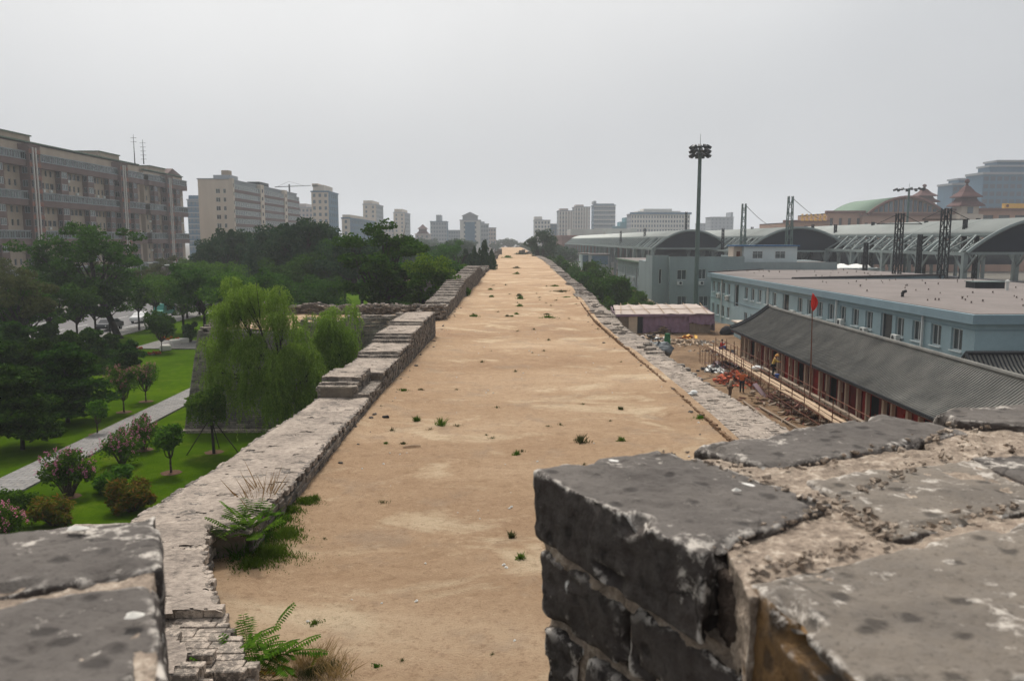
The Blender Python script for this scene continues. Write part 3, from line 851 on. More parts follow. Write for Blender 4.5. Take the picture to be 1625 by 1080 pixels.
for q in range(1100):  # rubble rim on the far and left sides
    x = rn.uniform(bx0, bx1+.3); y = by1-.3+rn.uniform(-.6,.5)
    hh = .75 + .35*mn.noise(Vector((x*.6, 1, 1)))+(.5 if x < -14 else 0)*0
    mb.cbox((x, y, BT+rn.uniform(0, hh)), (rn.uniform(.2,.42),.2,.09), rn.uniform(0,3), rn.uniform(-.14,.14), rn.uniform(-.14,.14), .02, rn)
for q in range(520):
    y = rn.uniform(by0+.3, by1); x = bx0+.4+rn.uniform(-.4,.5)
    hh = .25+.75*min(1, max(0, (y-by0-.6)/4))
    mb.cbox((x, y, BT+rn.uniform(0, hh)), (rn.uniform(.2,.42),.2,.09), rn.uniform(0,3), rn.uniform(-.14,.14), rn.uniform(-.14,.14), .02, rn)
mb.build('rubble_rim', M['brick_top'], bas)
mb = MB()
x = bx0+.2
while x < bx1-.2:
    h_ = .55+.3*mn.noise(Vector((x*.6,1,1))); mb.box(x, by1-.7, BT-.2, x+.5, by1+.1, BT+h_); x += .5
mb.build('rim_core', M['old_core'], bas)
V = []; Fc = []; nx, ny = 30, 26
for j in range(ny+1):
    for i in range(nx+1):
        x = bx0+.5+(bx1+.9-bx0)*i/nx; y = by0+.6+(by1-by0-1.0)*j/ny
        V.append((x, y, BT+.03+.25*max(0, mn.noise(Vector((x*.3,y*.3,4))))))
for j in range(ny):
    for i in range(nx):
        a = j*(nx+1)+i; Fc.append((a,a+1,a+nx+2,a+nx+1))
mesh_obj('bastion_earth', V, Fc, M['sand'], bas, sm=True)
# stub of rubble wall closing the gap
mb = MB()
for q in range(420):
    x = rn.uniform(-6.7, -3.95); hh = lerp([(-6.7,.25),(-6.0,.55),(-5.3,1.15),(-3.9,1.3)], x)
    mb.cbox((x, 54.0+rn.uniform(-.25,.5), 6.1+rn.uniform(0, hh)), (rn.uniform(.16,.4),.22,.12), rn.uniform(-.4,.4), rn.uniform(-.3,.3), rn.uniform(-.25,.25), .03, rn)
mb.build('rubble_stub', M['brick_top'], wall)
# second bastion farther along, seen end-on behind the trees
b2 = thing('wall_bastion', 'farther brick bastion with bare earth top beyond the stepped parapet', 'bastion', (-12, 100, 0))
mb = MB(); mb.add([(-14,93,0),(-4.6,93,0),(-4.6,108,0),(-14,108,0),(-13,93.8,6.6),(-4.6,93.8,6.6),(-4.6,107,6.6),(-13,107,6.6)], CUBE_F)
mb.build('bastion_body', M['brick_far'], b2)
mb = MB(); mb.box(-12.6, 94.2, 6.55, -4.8, 106.8, 6.72); mb.build('bastion_earth', M['sand'], b2)
mb = MB()
for q in range(120): mb.cbox((rn.uniform(-13,-4.8), 94+rn.uniform(-.3,.3), 6.6+rn.uniform(0,.35)), (.5,.4,.25), rn.uniform(0,3), jit=.05, rn=rn)
mb.build('rubble_rim', M['brick_side'], b2)
# ---------------- foreground: crenellated parapet of the watch tower the photographer leans over
MT = CAMZ - .38
U = Vector((.909, .416, 0)); W = Vector((.490, -.872, 0)); W.normalize()   # along the parapet / through its thickness (towards the camera)
def fbrick(name, quad, ztop, th, mats, parent, seed, res=.007, wob=.006, round_=.012, chips=.012):
    """one weathered brick: quad = four top corners (counter-clockwise seen from above)"""
    q = [Vector((a, b, 0)) for a, b in quad]
    la = max((q[1]-q[0]).length, (q[2]-q[3]).length); lb = max((q[3]-q[0]).length, (q[2]-q[1]).length)
    nu, nv, nw = max(4,int(la/res)), max(4,int(lb/res)), max(3,int(th/res))
    V = []; idx = {}; Fc = []; mi = []
    cen = (q[0]+q[1]+q[2]+q[3])/4
    def P(i, j, k):
        key = (i,j,k)
        if key in idx: return idx[key]
        s, t, h = i/nu, j/nv, k/nw
        p = q[0]*(1-s)*(1-t)+q[1]*s*(1-t)+q[2]*s*t+q[3]*(1-s)*t
        # round the arrises
        du, dv, dz = min(s,1-s)*la, min(t,1-t)*lb, min(h,1-h)*th
        nse = mn.noise(Vector((p.x*14+seed, p.y*14, h*2+seed)))
        rr = round_*(1.0+1.1*nse+.6*mn.noise(Vector((p.x*45+seed, p.y*45, h*5))))
        z = ztop - th*(1-h)
        a = max(0, rr-du); b = max(0, rr-dv); c = max(0, rr-dz)
        l = math.sqrt(a*a+b*b+c*c)
        if l > rr > 0:
            pull = (l-rr)
            d = (cen-p); d.z = 0
            if d.length > 0:
                eu = (q[1]-q[0]).normalized()*(1 if s < .5 else -1); ev = (q[3]-q[0]).normalized()*(1 if t < .5 else -1)
                p = p + eu*pull*a/l + ev*pull*b/l
            z += (-1 if h > .5 else 1)*pull*c/l
        x3 = Vector((p.x*7+seed, p.y*7, z*7))
        w1 = mn.noise(x3)*wob + mn.noise(x3*3.1)*wob*.55 + mn.noise(x3*9)*wob*.28
        pit = max(0, mn.noise(Vector((p.x*30+seed, p.y*30, z*30)))-.28)*.010
        n = Vector((0,0,0))
        if k == nw: n.z += 1
        if i == 0: n -= (q[1]-q[0]).normalized()
        if i == nu: n += (q[1]-q[0]).normalized()
        if j == 0: n -= (q[3]-q[0]).normalized()
        if j == nv: n += (q[3]-q[0]).normalized()
        if n.length > 0: n.normalize()
        chip = max(0, mn.noise(Vector((p.x*11+seed*2, p.y*11, z*16)))-.22)*chips*4 * (1 if (du < .03 and dz < .03) or (dv < .03 and dz < .03) or (du < .03 and dv < .03) else 0)
        p3 = Vector((p.x, p.y, z)) + n*(w1 - pit - chip)
        V.append(tuple(p3)); idx[key] = len(V)-1
        return idx[key]
    for i in range(nu):
        for j in range(nv): Fc.append((P(i,j,nw),P(i+1,j,nw),P(i+1,j+1,nw),P(i,j+1,nw))); mi.append(0)
    for k in range(nw):
        for i in range(nu):
            Fc.append((P(i,0,k),P(i+1,0,k),P(i+1,0,k+1),P(i,0,k+1))); mi.append(1)
            Fc.append((P(i+1,nv,k),P(i,nv,k),P(i,nv,k+1),P(i+1,nv,k+1))); mi.append(1)
        for j in range(nv):
            Fc.append((P(0,j+1,k),P(0,j,k),P(0,j,k+1),P(0,j+1,k+1))); mi.append(1)
            Fc.append((P(nu,j,k),P(nu,j+1,k),P(nu,j+1,k+1),P(nu,j,k+1))); mi.append(1)
    return mesh_obj(name, V, Fc, mats, parent, mi, sm=True)
def mortar_bed(quad, zt, zb, parent, seed, res=.006, amp=.012, name='mortar', edge=.0):
    """crumbling mortar slab with an irregular surface"""
    q = [Vector((a, b, 0)) for a, b in quad]
    la = (q[1]-q[0]).length; lb = (q[3]-q[0]).length
    nu, nv, nw = max(3,int(la/res)), max(3,int(lb/res)), max(2,int((zt-zb)/res/1.5))
    V = []; idx = {}; Fc = []
    def P(i,j,k):
        key = (i,j,k)
        if key in idx: return idx[key]
        s, t, h = i/nu, j/nv, k/nw
        p = q[0]*(1-s)*(1-t)+q[1]*s*(1-t)+q[2]*s*t+q[3]*(1-s)*t
        z = zb+(zt-zb)*h
        x3 = Vector((p.x*16+seed, p.y*16, z*16))
        d = mn.noise(x3)*.9+mn.noise(x3*2.3)*.7+abs(mn.noise(x3*5.5))*.7-.3
        n = Vector((0,0,0))
        if k == nw: n.z = 1
        if i == 0: n -= (q[1]-q[0]).normalized()
        if i == nu: n += (q[1]-q[0]).normalized()
        if j == 0: n -= (q[3]-q[0]).normalized()
        if j == nv: n += (q[3]-q[0]).normalized()
        if n.length: n.normalize()
        V.append(tuple(Vector((p.x,p.y,z))+n*d*amp)); idx[key] = len(V)-1
        return idx[key]
    for i in range(nu):
        for j in range(nv): Fc.append((P(i,j,nw),P(i+1,j,nw),P(i+1,j+1,nw),P(i,j+1,nw)))
    for k in range(nw):
        for i in range(nu):
            Fc.append((P(i,0,k),P(i+1,0,k),P(i+1,0,k+1),P(i,0,k+1)))
            Fc.append((P(i+1,nv,k),P(i,nv,k),P(i,nv,k+1),P(i+1,nv,k+1)))
        for j in range(nv):
            Fc.append((P(0,j+1,k),P(0,j,k),P(0,j,k+1),P(0,j+1,k+1)))
            Fc.append((P(nu,j,k),P(nu,j+1,k),P(nu,j+1,k+1),P(nu,j,k+1)))
    return mesh_obj(name, V, Fc, M['mortar_crumb'], parent, sm=True)
def shrink(quad, d):
    q = [Vector((a,b,0)) for a,b in quad]; c = sum(q, Vector((0,0,0)))/4
    return [tuple((p+(c-p).normalized()*d)[:2]) for p in q]
def gq(*pix): return [G(px, py, MT) for px, py in pix]
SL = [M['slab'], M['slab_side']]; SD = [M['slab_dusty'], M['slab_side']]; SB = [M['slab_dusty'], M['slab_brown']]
mer = thing('merlon', 'weathered dark brick merlon with pale crumbling mortar on the right in front', 'merlon', (.6, 1.1, 10.4))
tower = thing('tower_parapet', 'brick tower parapet wall below the two merlons in the foreground', 'parapet', (0, .8, 0))
A_, B_, C_, D_ = G(846,745,MT), G(1118,880,MT), G(1325,797,MT), G(1066,711,MT)
fbrick('brick', [B_, C_, D_, A_], MT, .118, SL, mer, 3.0, res=.005, round_=.006, chips=.020)
E0, E1, E2, E3 = G(1196,765,MT), G(1478,690,MT), G(1325,666,MT), G(1092,706,MT)
E0 = G(1222,741,MT)
fbrick('brick', [E0, G(1540,682,MT), G(1400,654,MT), G(1096,705,MT)], MT-.002, .118, SL, mer, 11.0, res=.007)
fbrick('brick', [G(1345,792,MT), G(1720,905,MT), G(1640,712,MT), G(1290,742,MT)], MT-.012, .112, SD, mer, 23.0, res=.007) if False else None
# middle dusty brick, its neighbour to the right and the big near brick
fbrick('brick', [G(1415,850,MT), G(1690,792,MT), G(1545,722,MT), G(1275,752,MT)], MT-.005, .112, SD, mer, 23.0, res=.006)
fbrick('brick', [G(1535,722,MT), G(1800,700,MT), G(1990,775,MT), G(1690,785,MT)][::1], MT-.004, .112, SL, mer, 31.0, res=.007)
fbrick('brick', [G(1400,1110,MT), G(2050,1000,MT), G(1670,812,MT), G(1188,916,MT)], MT-.004, .125, SB, mer, 41.0, res=.006, round_=.006, chips=.02)
fbrick('brick', [G(1520,672,MT), G(1800,690,MT), G(1760,632,MT), G(1480,655,MT)], MT+.006, .11, SL, mer, 47.0, res=.009)
fbrick('brick', [G(1420,1140,MT), G(1820,1800,MT), G(2600,1400,MT), G(2080,1020,MT)], MT-.006, .118, SB, mer, 53.0, res=.012)
# mortar between and under the top bricks
full = [G(1400,1120,MT), G(2300,1250,MT), G(1900,640,MT), A_]
full = [(A_[0]+W.x*.70+U.x*.012, A_[1]+W.y*.70+U.y*.012), (A_[0]+W.x*.70+U.x*1.75, A_[1]+W.y*.70+U.y*1.75), (A_[0]+U.x*1.75, A_[1]+U.y*1.75), (A_[0]+U.x*.014+W.x*.012, A_[1]+U.y*.014+W.y*.012)]
mortar_bed([G(1190,935,MT), G(1720,845,MT), G(1560,700,MT), G(1085,722,MT)], MT-.010, MT-.12, mer, 2.0, res=.004, amp=.006)
mortar_bed([G(1500,720,MT), G(1990,760,MT), G(1900,650,MT), G(1440,676,MT)], MT-.010, MT-.12, mer, 6.0, res=.006, amp=.007)
# loose mortar lumps on the joints
mb = MB(); rn5 = random.Random(5)
lines = [((1065,712),(1310,795),60),((1310,800),(1560,690),70),((1230,745),(1500,690),50),((1150,868),(1310,800),40),((1190,905),(1420,845),90),((1400,840),(1625,800),50),((1520,725),(1625,705),25),((1320,800),(1420,838),60),((1470,690),(1625,655),50)]
for (a, b, n_) in lines:
    for q in range(int(n_*.8)):
        t_ = rn5.random(); px = a[0]+(b[0]-a[0])*t_+rn5.gauss(0,13); py = a[1]+(b[1]-a[1])*t_+rn5.gauss(0,5)
        x, y = G(px, py, MT); r_ = rn5.choice((.0015,.002,.002,.003,.0035,.005))
        mb.cbox((x, y, MT+r_*.3-.003), (r_*2, r_*1.5, r_*1.1), rn5.uniform(0,3), rn5.uniform(-.5,.5), rn5.uniform(-.5,.5), r_*.35, rn5)
tag(mb.build('mortar_crumbs', M['mortar_crumb'], mer), kind='stuff')
def ofs(u, w): return (A_[0]+U.x*u+W.x*w, A_[1]+U.y*u+W.y*w)
def layer(z, seed, splits, parent, off=.0, L=1.7, th=.112, res=.009, mats=None, u0=0.0, su=1):
    """one course under the top: bricks split through the thickness at the given distances"""
    for a, b in zip(splits, splits[1:]):
        o = off+rnd.uniform(0,.006)
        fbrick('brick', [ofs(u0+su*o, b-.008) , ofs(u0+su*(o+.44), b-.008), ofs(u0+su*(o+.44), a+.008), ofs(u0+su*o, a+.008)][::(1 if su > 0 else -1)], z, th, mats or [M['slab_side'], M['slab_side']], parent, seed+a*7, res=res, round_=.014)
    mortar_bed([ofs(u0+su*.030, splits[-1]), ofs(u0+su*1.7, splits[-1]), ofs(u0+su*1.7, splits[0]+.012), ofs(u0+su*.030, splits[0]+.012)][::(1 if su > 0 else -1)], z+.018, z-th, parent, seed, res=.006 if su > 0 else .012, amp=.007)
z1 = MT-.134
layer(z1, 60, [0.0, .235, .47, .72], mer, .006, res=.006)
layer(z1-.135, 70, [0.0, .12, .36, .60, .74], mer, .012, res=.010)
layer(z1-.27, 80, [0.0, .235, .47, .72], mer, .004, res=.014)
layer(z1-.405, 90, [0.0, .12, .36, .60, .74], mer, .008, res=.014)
mortar_bed([ofs(.012,.06), ofs(.22,.06), ofs(.22,.47), ofs(.012,.47)][::-1] if False else [ofs(.012,.455), ofs(.30,.455), ofs(.30,.02), ofs(.012,.02)], MT-.112, MT-.145, mer, 15.0, res=.004, amp=.010)
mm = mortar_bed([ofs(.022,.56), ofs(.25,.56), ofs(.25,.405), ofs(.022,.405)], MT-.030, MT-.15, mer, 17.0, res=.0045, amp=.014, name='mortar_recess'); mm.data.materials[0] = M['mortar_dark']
# solid heart of the merlon
hb = MB(); hb.extr([ofs(.3,.70), ofs(1.75,.70), ofs(1.75,.03), ofs(.3,.03)], 10.4, MT-.13); hb.build('merlon_core', M['mortar_crumb'], mer)
# left merlon
merl = thing('merlon', 'blurred dark brick merlon with one white spot in the lower left corner', 'merlon', (-.8, .8, 10.4))
LA = Vector((G(250,814,MT)[0], G(250,814,MT)[1], 0))
WL = Vector((.415, -.91, 0))
def lo(u, w): return (LA.x-U.x*u+WL.x*w, LA.y-U.y*u+WL.y*w)
fbrick('brick', [lo(.46,.205), lo(0,.205), lo(0,0), lo(.46,0)], MT, .118, SL, merl, 101, res=.006, round_=.009)
fbrick('brick', [lo(.47,.66), lo(.0,.66), lo(.004,.228), lo(.47,.228)], MT-.002, .118, SL, merl, 107, res=.006, round_=.016)
fbrick('brick', [lo(.95,.205), lo(.475,.205), lo(.475,0), lo(.95,0)], MT, .118, SL, merl, 113, res=.010)
fbrick('brick', [lo(.95,.66), lo(.485,.66), lo(.485,.228), lo(.95,.228)], MT, .118, SL, merl, 119, res=.010)
fbrick('brick', [lo(.95,.75), lo(.0,.75), lo(0,.68), lo(.95,.68)], MT, .118, SL, merl, 119, res=.014)
mortar_bed([lo(.95,.76), lo(.012,.76), lo(.012,.01), lo(.95,.01)], MT-.008, MT-.13, merl, 31.0, res=.007, amp=.006)
for k in range(4):
    z = MT-.14-.135*k
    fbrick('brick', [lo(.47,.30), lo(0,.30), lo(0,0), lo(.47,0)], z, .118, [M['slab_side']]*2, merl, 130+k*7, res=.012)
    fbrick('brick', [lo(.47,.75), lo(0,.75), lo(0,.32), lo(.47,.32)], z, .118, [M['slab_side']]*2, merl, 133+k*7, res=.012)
hb = MB(); hb.extr([lo(1.3,.74), lo(.012,.74), lo(.012,.015), lo(1.3,.015)], 10.4, MT-.03); hb.build('merlon_core', M['mortar_crumb'], merl)
def spot(px, py, r_, parent, sx=1.6):
    x, y = G(px, py, MT); b = MB(); n_ = 18
    b.add([(x,y,MT+.0105)]+[(x+r_*sx*(1+.25*math.sin(3*t_+1))*math.cos(t_), y+r_*(1+.2*math.cos(2*t_))*math.sin(t_), MT+.006) for t_ in [2*math.pi*k/n_ for k in range(n_)]], [[0,k+1,(k+1)%n_+1] for k in range(n_)])
    b.build('white_spot', M['white_stone'], parent)
spot(122, 845, .0085, merl); spot(212, 985, .009, merl, 1); spot(1168, 784, .0045, mer); spot(1078, 1000, .004, mer) if False else None
# wall of the tower under the merlons, running both ways and down to the ground
tb = MB()
def ext(u, w): return (A_[0]+U.x*u+W.x*w, A_[1]+U.y*u+W.y*w)
tb.extr([ext(-6.0,.75), ext(4.5,.75), ext(4.5,.02), ext(-6.0,.02)], 0.0, 10.4)
tb.build('parapet_wall', M['brick_far'], tower)
sb = MB()
for k in range(9):
    a = -2.2+k*.47
    sb.extr([ext(a,.76), ext(a+.455,.76), ext(a+.455,.01), ext(a,.01)], 10.401, 10.47)
sb.build('crenel_sill', M['brick_dark'], tower)
def sheet(name, pts, z, mat, kind='structure', th=0):
    me = mesh_obj(name, [(x,y,z) for x,y in pts], [list(range(len(pts)))], mat)
    tag(me, kind=kind); return me
sheet('ground', [(-2500,-55),(2500,-55),(2500,4600),(-2500,4600)], 0, M['ground_far'])
# lawn as a gently uneven grid
V = []; Fc = []; nx, ny = 60, 110
for j in range(ny+1):
    for i in range(nx+1):
        x = -46.4 + (46.4-5)*i/nx; y = 2+(320-2)*(j/ny)**1.4
        V.append((x, y, .02+.10*(1+mn.noise(Vector((x*.08,y*.08,0))))))
for j in range(ny):
    for i in range(nx): a = j*(nx+1)+i; Fc.append((a,a+1,a+nx+2,a+nx+1))
tag(mesh_obj('lawn', V, Fc, M['lawn'], sm=True), kind='structure')
def lz(x, y): return .02+.10*(1+mn.noise(Vector((x*.08,y*.08,0))))
b = MB()
for (y0, y1) in ((10,26),(26,42),(42,60),(60,85),(85,140)):
    b.box(-24.4, y0, .0, -22.2, y1-.01, .235)
tag(b.build('path', M['paving']), kind='structure')
b = MB(); b.box(-39.5, 84.5, 0, -32, 91.5, .24); tag(b.build('plaza_paving', M['paving']), kind='structure')
sheet('road', [(-66,5),(-49.4,5),(-49.4,420),(-66,420)], .012, M['asphalt'])
b = MB(); b.box(-49.4, 5, 0, -49.1, 420, .15); b.box(-66.3, 5, 0, -66, 420, .15); b.mi = 0
tag(b.build('kerb', M['kerb']), kind='structure')
b = MB(); b.box(-49.1, 5, 0, -46.6, 420, .13); b.box(-72, 5, 0, -66.3, 420, .13)
tag(b.build('pavement', M['paving']), kind='structure')
b = MB()
y = 6
while y < 400: b.box(-57.8, y, .016, -57.6, y+3, .018); y += 6
b.box(-64.9, 5, .016, -64.75, 420, .018); b.box(-50.8, 5, .016, -50.65, 420, .018)
tag(b.build('road_markings', M['paint']), kind='structure')
# right: the building yard
V = []; Fc = []; nx, ny = 70, 90
for j in range(ny+1):
    for i in range(nx+1):
        x = 7.5 + 24.2*i/nx; y = 5+105*j/ny
        h_ = .06+.16*mn.noise(Vector((x*.35,y*.35,2)))+.10*mn.noise(Vector((x*1.1,y*1.1,2)))
        V.append((x, y, max(.01, .12+h_)))
for j in range(ny):
    for i in range(nx): a = j*(nx+1)+i; Fc.append((a,a+1,a+nx+2,a+nx+1))
tag(mesh_obj('yard_ground', V, Fc, M['yard'], sm=True), kind='structure')
sheet('verge', [(8,110),(30,110),(30,420),(8,420)], .02, M['lawn'])
def nrm(a): return a/np.maximum(1e-9, np.linalg.norm(a, axis=-1, keepdims=True))
def leafquads(C, size, rs, aspect=1.0, up=0.0, droop=None):
    """C (n,3) centres -> (n,4,3) randomly turned small leaves"""
    n = len(C)
    a = rs.normal(size=(n,3)); a[:,2] *= .6; a = nrm(a)
    if droop is not None: a = nrm(a*(1-droop)+np.array([0,0,-1.0])*droop)
    b = rs.normal(size=(n,3)); b = nrm(np.cross(a, b))
    s = size*rs.uniform(.6, 1.35, size=(n,1))
    a = a*s*.5*aspect; b = b*s*.5
    k = rs.uniform(.25,.6,size=(n,1))
    return np.stack([C-a, C+b*k*1.6-a*.1, C+a, C-b-a*.1*k], axis=1)
def blob_points(n, c, r, rs, shell=.55, flat=0):
    d = nrm(rs.normal(size=(n,3)))
    rad = rs.uniform(shell**3, 1, size=(n,1))**(1/3.)
    p = d*rad*np.array(r)
    if flat: p[:,2] = np.where(p[:,2] < 0, p[:,2]*flat, p[:,2])
    return p+np.array(c)
def crown_clumps(rs, n, c, r, cr, kind='round'):
    out = []
    for i in range(n):
        for _ in range(30):
            d = rs.normal(size=3); d /= np.linalg.norm(d)
            k = rs.uniform(.25, 1)**.45
            p = np.array(c)+d*k*np.array(r)*.82
            if p[2] < c[2]-r[2]*.75: continue
            if all(np.linalg.norm((p-q[:3])/np.array([1,1,.8])) > cr*.55 for q in out): break
        out.append(np.array([p[0],p[1],p[2], cr*rs.uniform(.7,1.25)]))
    return out
def limbs(mb, base, clumps, rs, r0, trunk_h, lean=(0,0), fork=.45):
    top = np.array([base[0]+lean[0], base[1]+lean[1], trunk_h])
    b0 = np.array([base[0], base[1], base[2] if len(base) > 2 else 0.0])
    pts = [b0+(top-b0)*t+np.array([rs.normal()*.05*r0*8*t*(1-t), rs.normal()*.05*r0*8*t*(1-t), 0]) for t in (0,.08,.35,.7,1)]
    mb.path([tuple(p) for p in pts], [r0*1.35, r0*1.02, r0*.9, r0*.8, r0*.68], 8)
    for q in clumps:
        e = q[:3]; s = top + np.array([0,0,-(top[2]-b0[2])*.22*rs.random()])
        mid = s*(1-fork)+e*fork; mid = mid+np.array([rs.normal()*.25, rs.normal()*.25, -abs(e[2]-s[2])*.08+.15])
        m2 = (mid+e)/2+rs.normal(size=3)*.12
        mb.path([tuple(s), tuple(mid), tuple(m2), tuple(e)], [r0*.46, r0*.28, r0*.17, r0*.07], 5)
        for k in range(3):
            e2 = e+rs.normal(size=3)*q[3]*.5; mb.tube(tuple(m2), tuple(e2), r0*.1, r0*.03, 4)
def tree_proto(name, label, cat, h, cw, mat, bark='bark', seed=1, nl=6000, ls=.26, nc=14, cr=None, th=None, cz=None, ch=None, r0=.16, flat=.55, shell=.4, group=None, lean=(0,0), second=None, cd=None, sub=3):
    rs = np.random.RandomState(seed)
    root = thing(name, label, cat, (0,0,0), group)
    ch = ch or h*.62; cz = cz or h-ch/2; th = th or h*.42; cr = cr or cw*.2
    cl = crown_clumps(rs, nc, (lean[0], lean[1], cz), (cw/2, (cd or cw)/2, ch/2), cr)
    b = MB(); limbs(b, (0,0,-.1), cl, rs, r0, th, lean); b.build('trunk', M[bark], root, sm=True)
    tot = sum(q[3]**2 for q in cl); P = []
    for q in cl:
        n = int(nl*q[3]**2/tot)
        subc = [(q[:3]+rs.normal(size=3)*q[3]*.45*np.array([1,1,.7]), q[3]*rs.uniform(.45,.75)) for _ in range(sub)]
        for (c_, r_) in subc:
            P.append(blob_points(max(4,n//sub), c_, (r_,r_,r_*.72), rs, shell, flat))
    P = np.concatenate(P)
    Q = leafquads(P, ls, rs)
    mi = None; mats = [M[mat]]
    if second:
        mats.append(M[second[0]]); zt = np.quantile(P[:,2], second[1])
        mi = ((P[:,2] > zt) & (rs.random(len(P)) < second[2])).astype(np.int32)
    quads_obj('crown', Q, mats, root, mi)
    return root
def cypress_proto(name, label, h, w, seed, n=9, nl=9000, ls=.28, mat='leaf_cypress', group=None):
    rs = np.random.RandomState(seed); root = thing(name, label, 'tree', (0,0,0), group)
    b = MB(); P = []
    b.path([(0,0,-.1),(0,0,h*.35),(0,0,h*.8)], [.28,.2,.06], 7)
    for i in range(n):
        a = rs.uniform(0,6.28); rr = w/2*rs.uniform(.0,.78)**.7
        x, y = rr*math.cos(a), rr*math.sin(a)
        hh = h*(1-.35*(rr/(w/2)))*rs.uniform(.82,1.02); z0 = h*rs.uniform(.08,.2)
        b.path([(0,0,h*.15),(x*.6,y*.6,h*.35),(x,y,hh*.8)], [.14,.09,.03], 5)
        m = nl//n; t = rs.random(m)**.8
        z = z0+(hh-z0)*t
        prof = (w*.24)*np.clip(np.sin(np.pi*np.clip((t*.86+.14),0,1))**.6, .05, 1)*(1-.55*t)
        ang = rs.uniform(0,6.28,m); lump = 1+.3*np.sin(ang*3+z*1.7+i)+.2*np.sin(z*4+ang)
        rad = prof*lump*rs.uniform(.55,1,m)**.5
        P.append(np.stack([x+rad*np.cos(ang)+x*.25*t, y+rad*np.sin(ang)+y*.25*t, z], 1))
    b.build('trunk', M['bark_dark'], root, sm=True)
    P = np.concatenate(P); quads_obj('crown', leafquads(P, ls, rs, 1.7, droop=-.45), M[mat], root)
    return root
def pine_proto(name, label, h, w, seed, nl=7000, ls=.16, n=16, group=None):
    """broad low pine: flat pads of needles on near-level boughs"""
    rs = np.random.RandomState(seed); root = thing(name, label, 'tree', (0,0,0), group)
    b = MB(); P = []
    b.path([(0,0,-.1),(.08,0,h*.4),(0,.1,h*.75),(0,0,h*.95)], [.13,.1,.07,.03], 7)
    for i in range(n):
        t = .16+.8*i/(n-1); z = h*t; rr = w/2*(1-.72*t**1.6)*rs.uniform(.55,1); a = i*2.4+rs.uniform(-.5,.5)
        x, y = rr*.62*math.cos(a), rr*.62*math.sin(a)
        b.path([(0,0,z*.9),(x*.6,y*.6,z),(x*1.3,y*1.3,z+.1)], [.05,.035,.015], 5)
        m = int(nl/n); q = blob_points(m, (x, y, z+.08), (rr*.62+.28, rr*.62+.28, .34), rs, .3, .5)
        q[:,2] += .14*np.sin(q[:,0]*5+i)*np.cos(q[:,1]*4.3); P.append(q)
    b.build('trunk', M['bark_dark'], root, sm=True)
    P = np.concatenate(P); quads_obj('crown', leafquads(P, ls, rs, 1.9, droop=-.25), M['leaf_pine'], root)
    return root
def shrub_proto(name, label, cat, h, w, seed, mat, nl=2500, ls=.12, flowers=None, nf=0, lobes=7, group=None, stem=True, base=.0, spiky=0.0, trunk=0.0):
    rs = np.random.RandomState(seed); root = thing(name, label, cat, (0,0,0), group)
    b = MB(); P = []; Fp = []
    cl = []
    for i in range(lobes):
        a = 6.28*i/lobes+rs.uniform(-.4,.4); rr = w/2*rs.uniform(.1,.78)
        z = trunk+(h-trunk)*rs.uniform(.28,.9); r_ = min(w*.24, (h-trunk)*.38)*rs.uniform(.5,1.2)
        cl.append((rr*math.cos(a), rr*math.sin(a), z, r_))
        f0 = (0,0,trunk*.8) if trunk > .3 else (rr*.12*math.cos(a), rr*.12*math.sin(a), -.05)
        b.path([f0, (rr*.5*math.cos(a), rr*.5*math.sin(a), max(z*.5, trunk)), (rr*math.cos(a), rr*math.sin(a), z)], [.03*w/1.5,.022*w/1.5,.01], 5)
    if trunk > .3: b.path([(0,0,-.1),(.02,0,trunk*.5),(0,0,trunk)], [.06,.05,.04], 7)
    b.build('stem', M['bark'], root, sm=True)
    for (x,y,z,r_) in cl:
        P.append(blob_points(nl//lobes, (x,y,z), (r_,r_,r_*.9), rs, .35, .9)*np.array([1,1,1])+rs.normal(size=(nl//lobes,3))*r_*.16)
        if nf:
            for k in range(nf//lobes):
                d = nrm(rs.normal(size=3)); d[2] = abs(d[2])*.8+.1
                c = np.array([x,y,z])+d*r_*rs.uniform(.95,1.25)
                Fp.append(blob_points(14, c, (.09,.09,.16), rs, .1))
    P = np.concatenate(P); P[:,2] = np.maximum(P[:,2], .05)
    quads_obj('crown' if trunk > .3 else 'foliage', leafquads(P, ls, rs, 1.4 if not spiky else 3.5, droop=-spiky if spiky else None), M[mat], root)
    if nf: quads_obj('blossom', leafquads(np.concatenate(Fp), .07, rs), M[flowers], root)
    return root
def put(proto, x, y, z=0, s=1.0, rz=None, label=None, group=None, first=set()):
    rz = rnd.uniform(0,6.28) if rz is None else rz
    if proto.name not in first:
        first.add(proto.name); o = proto
        o.location = (x,y,z); o.rotation_euler = (0,0,rz); o.scale = (s,s,s) if not hasattr(s,'__len__') else s
        if label: o['label'] = label
        if group: o['group'] = group
        return o
    return copy_tree(proto, loc=(x,y,z), rz=rz, sc=s, label=label, group=group)
def PXY(px, Y): return X_(px, Y), Y
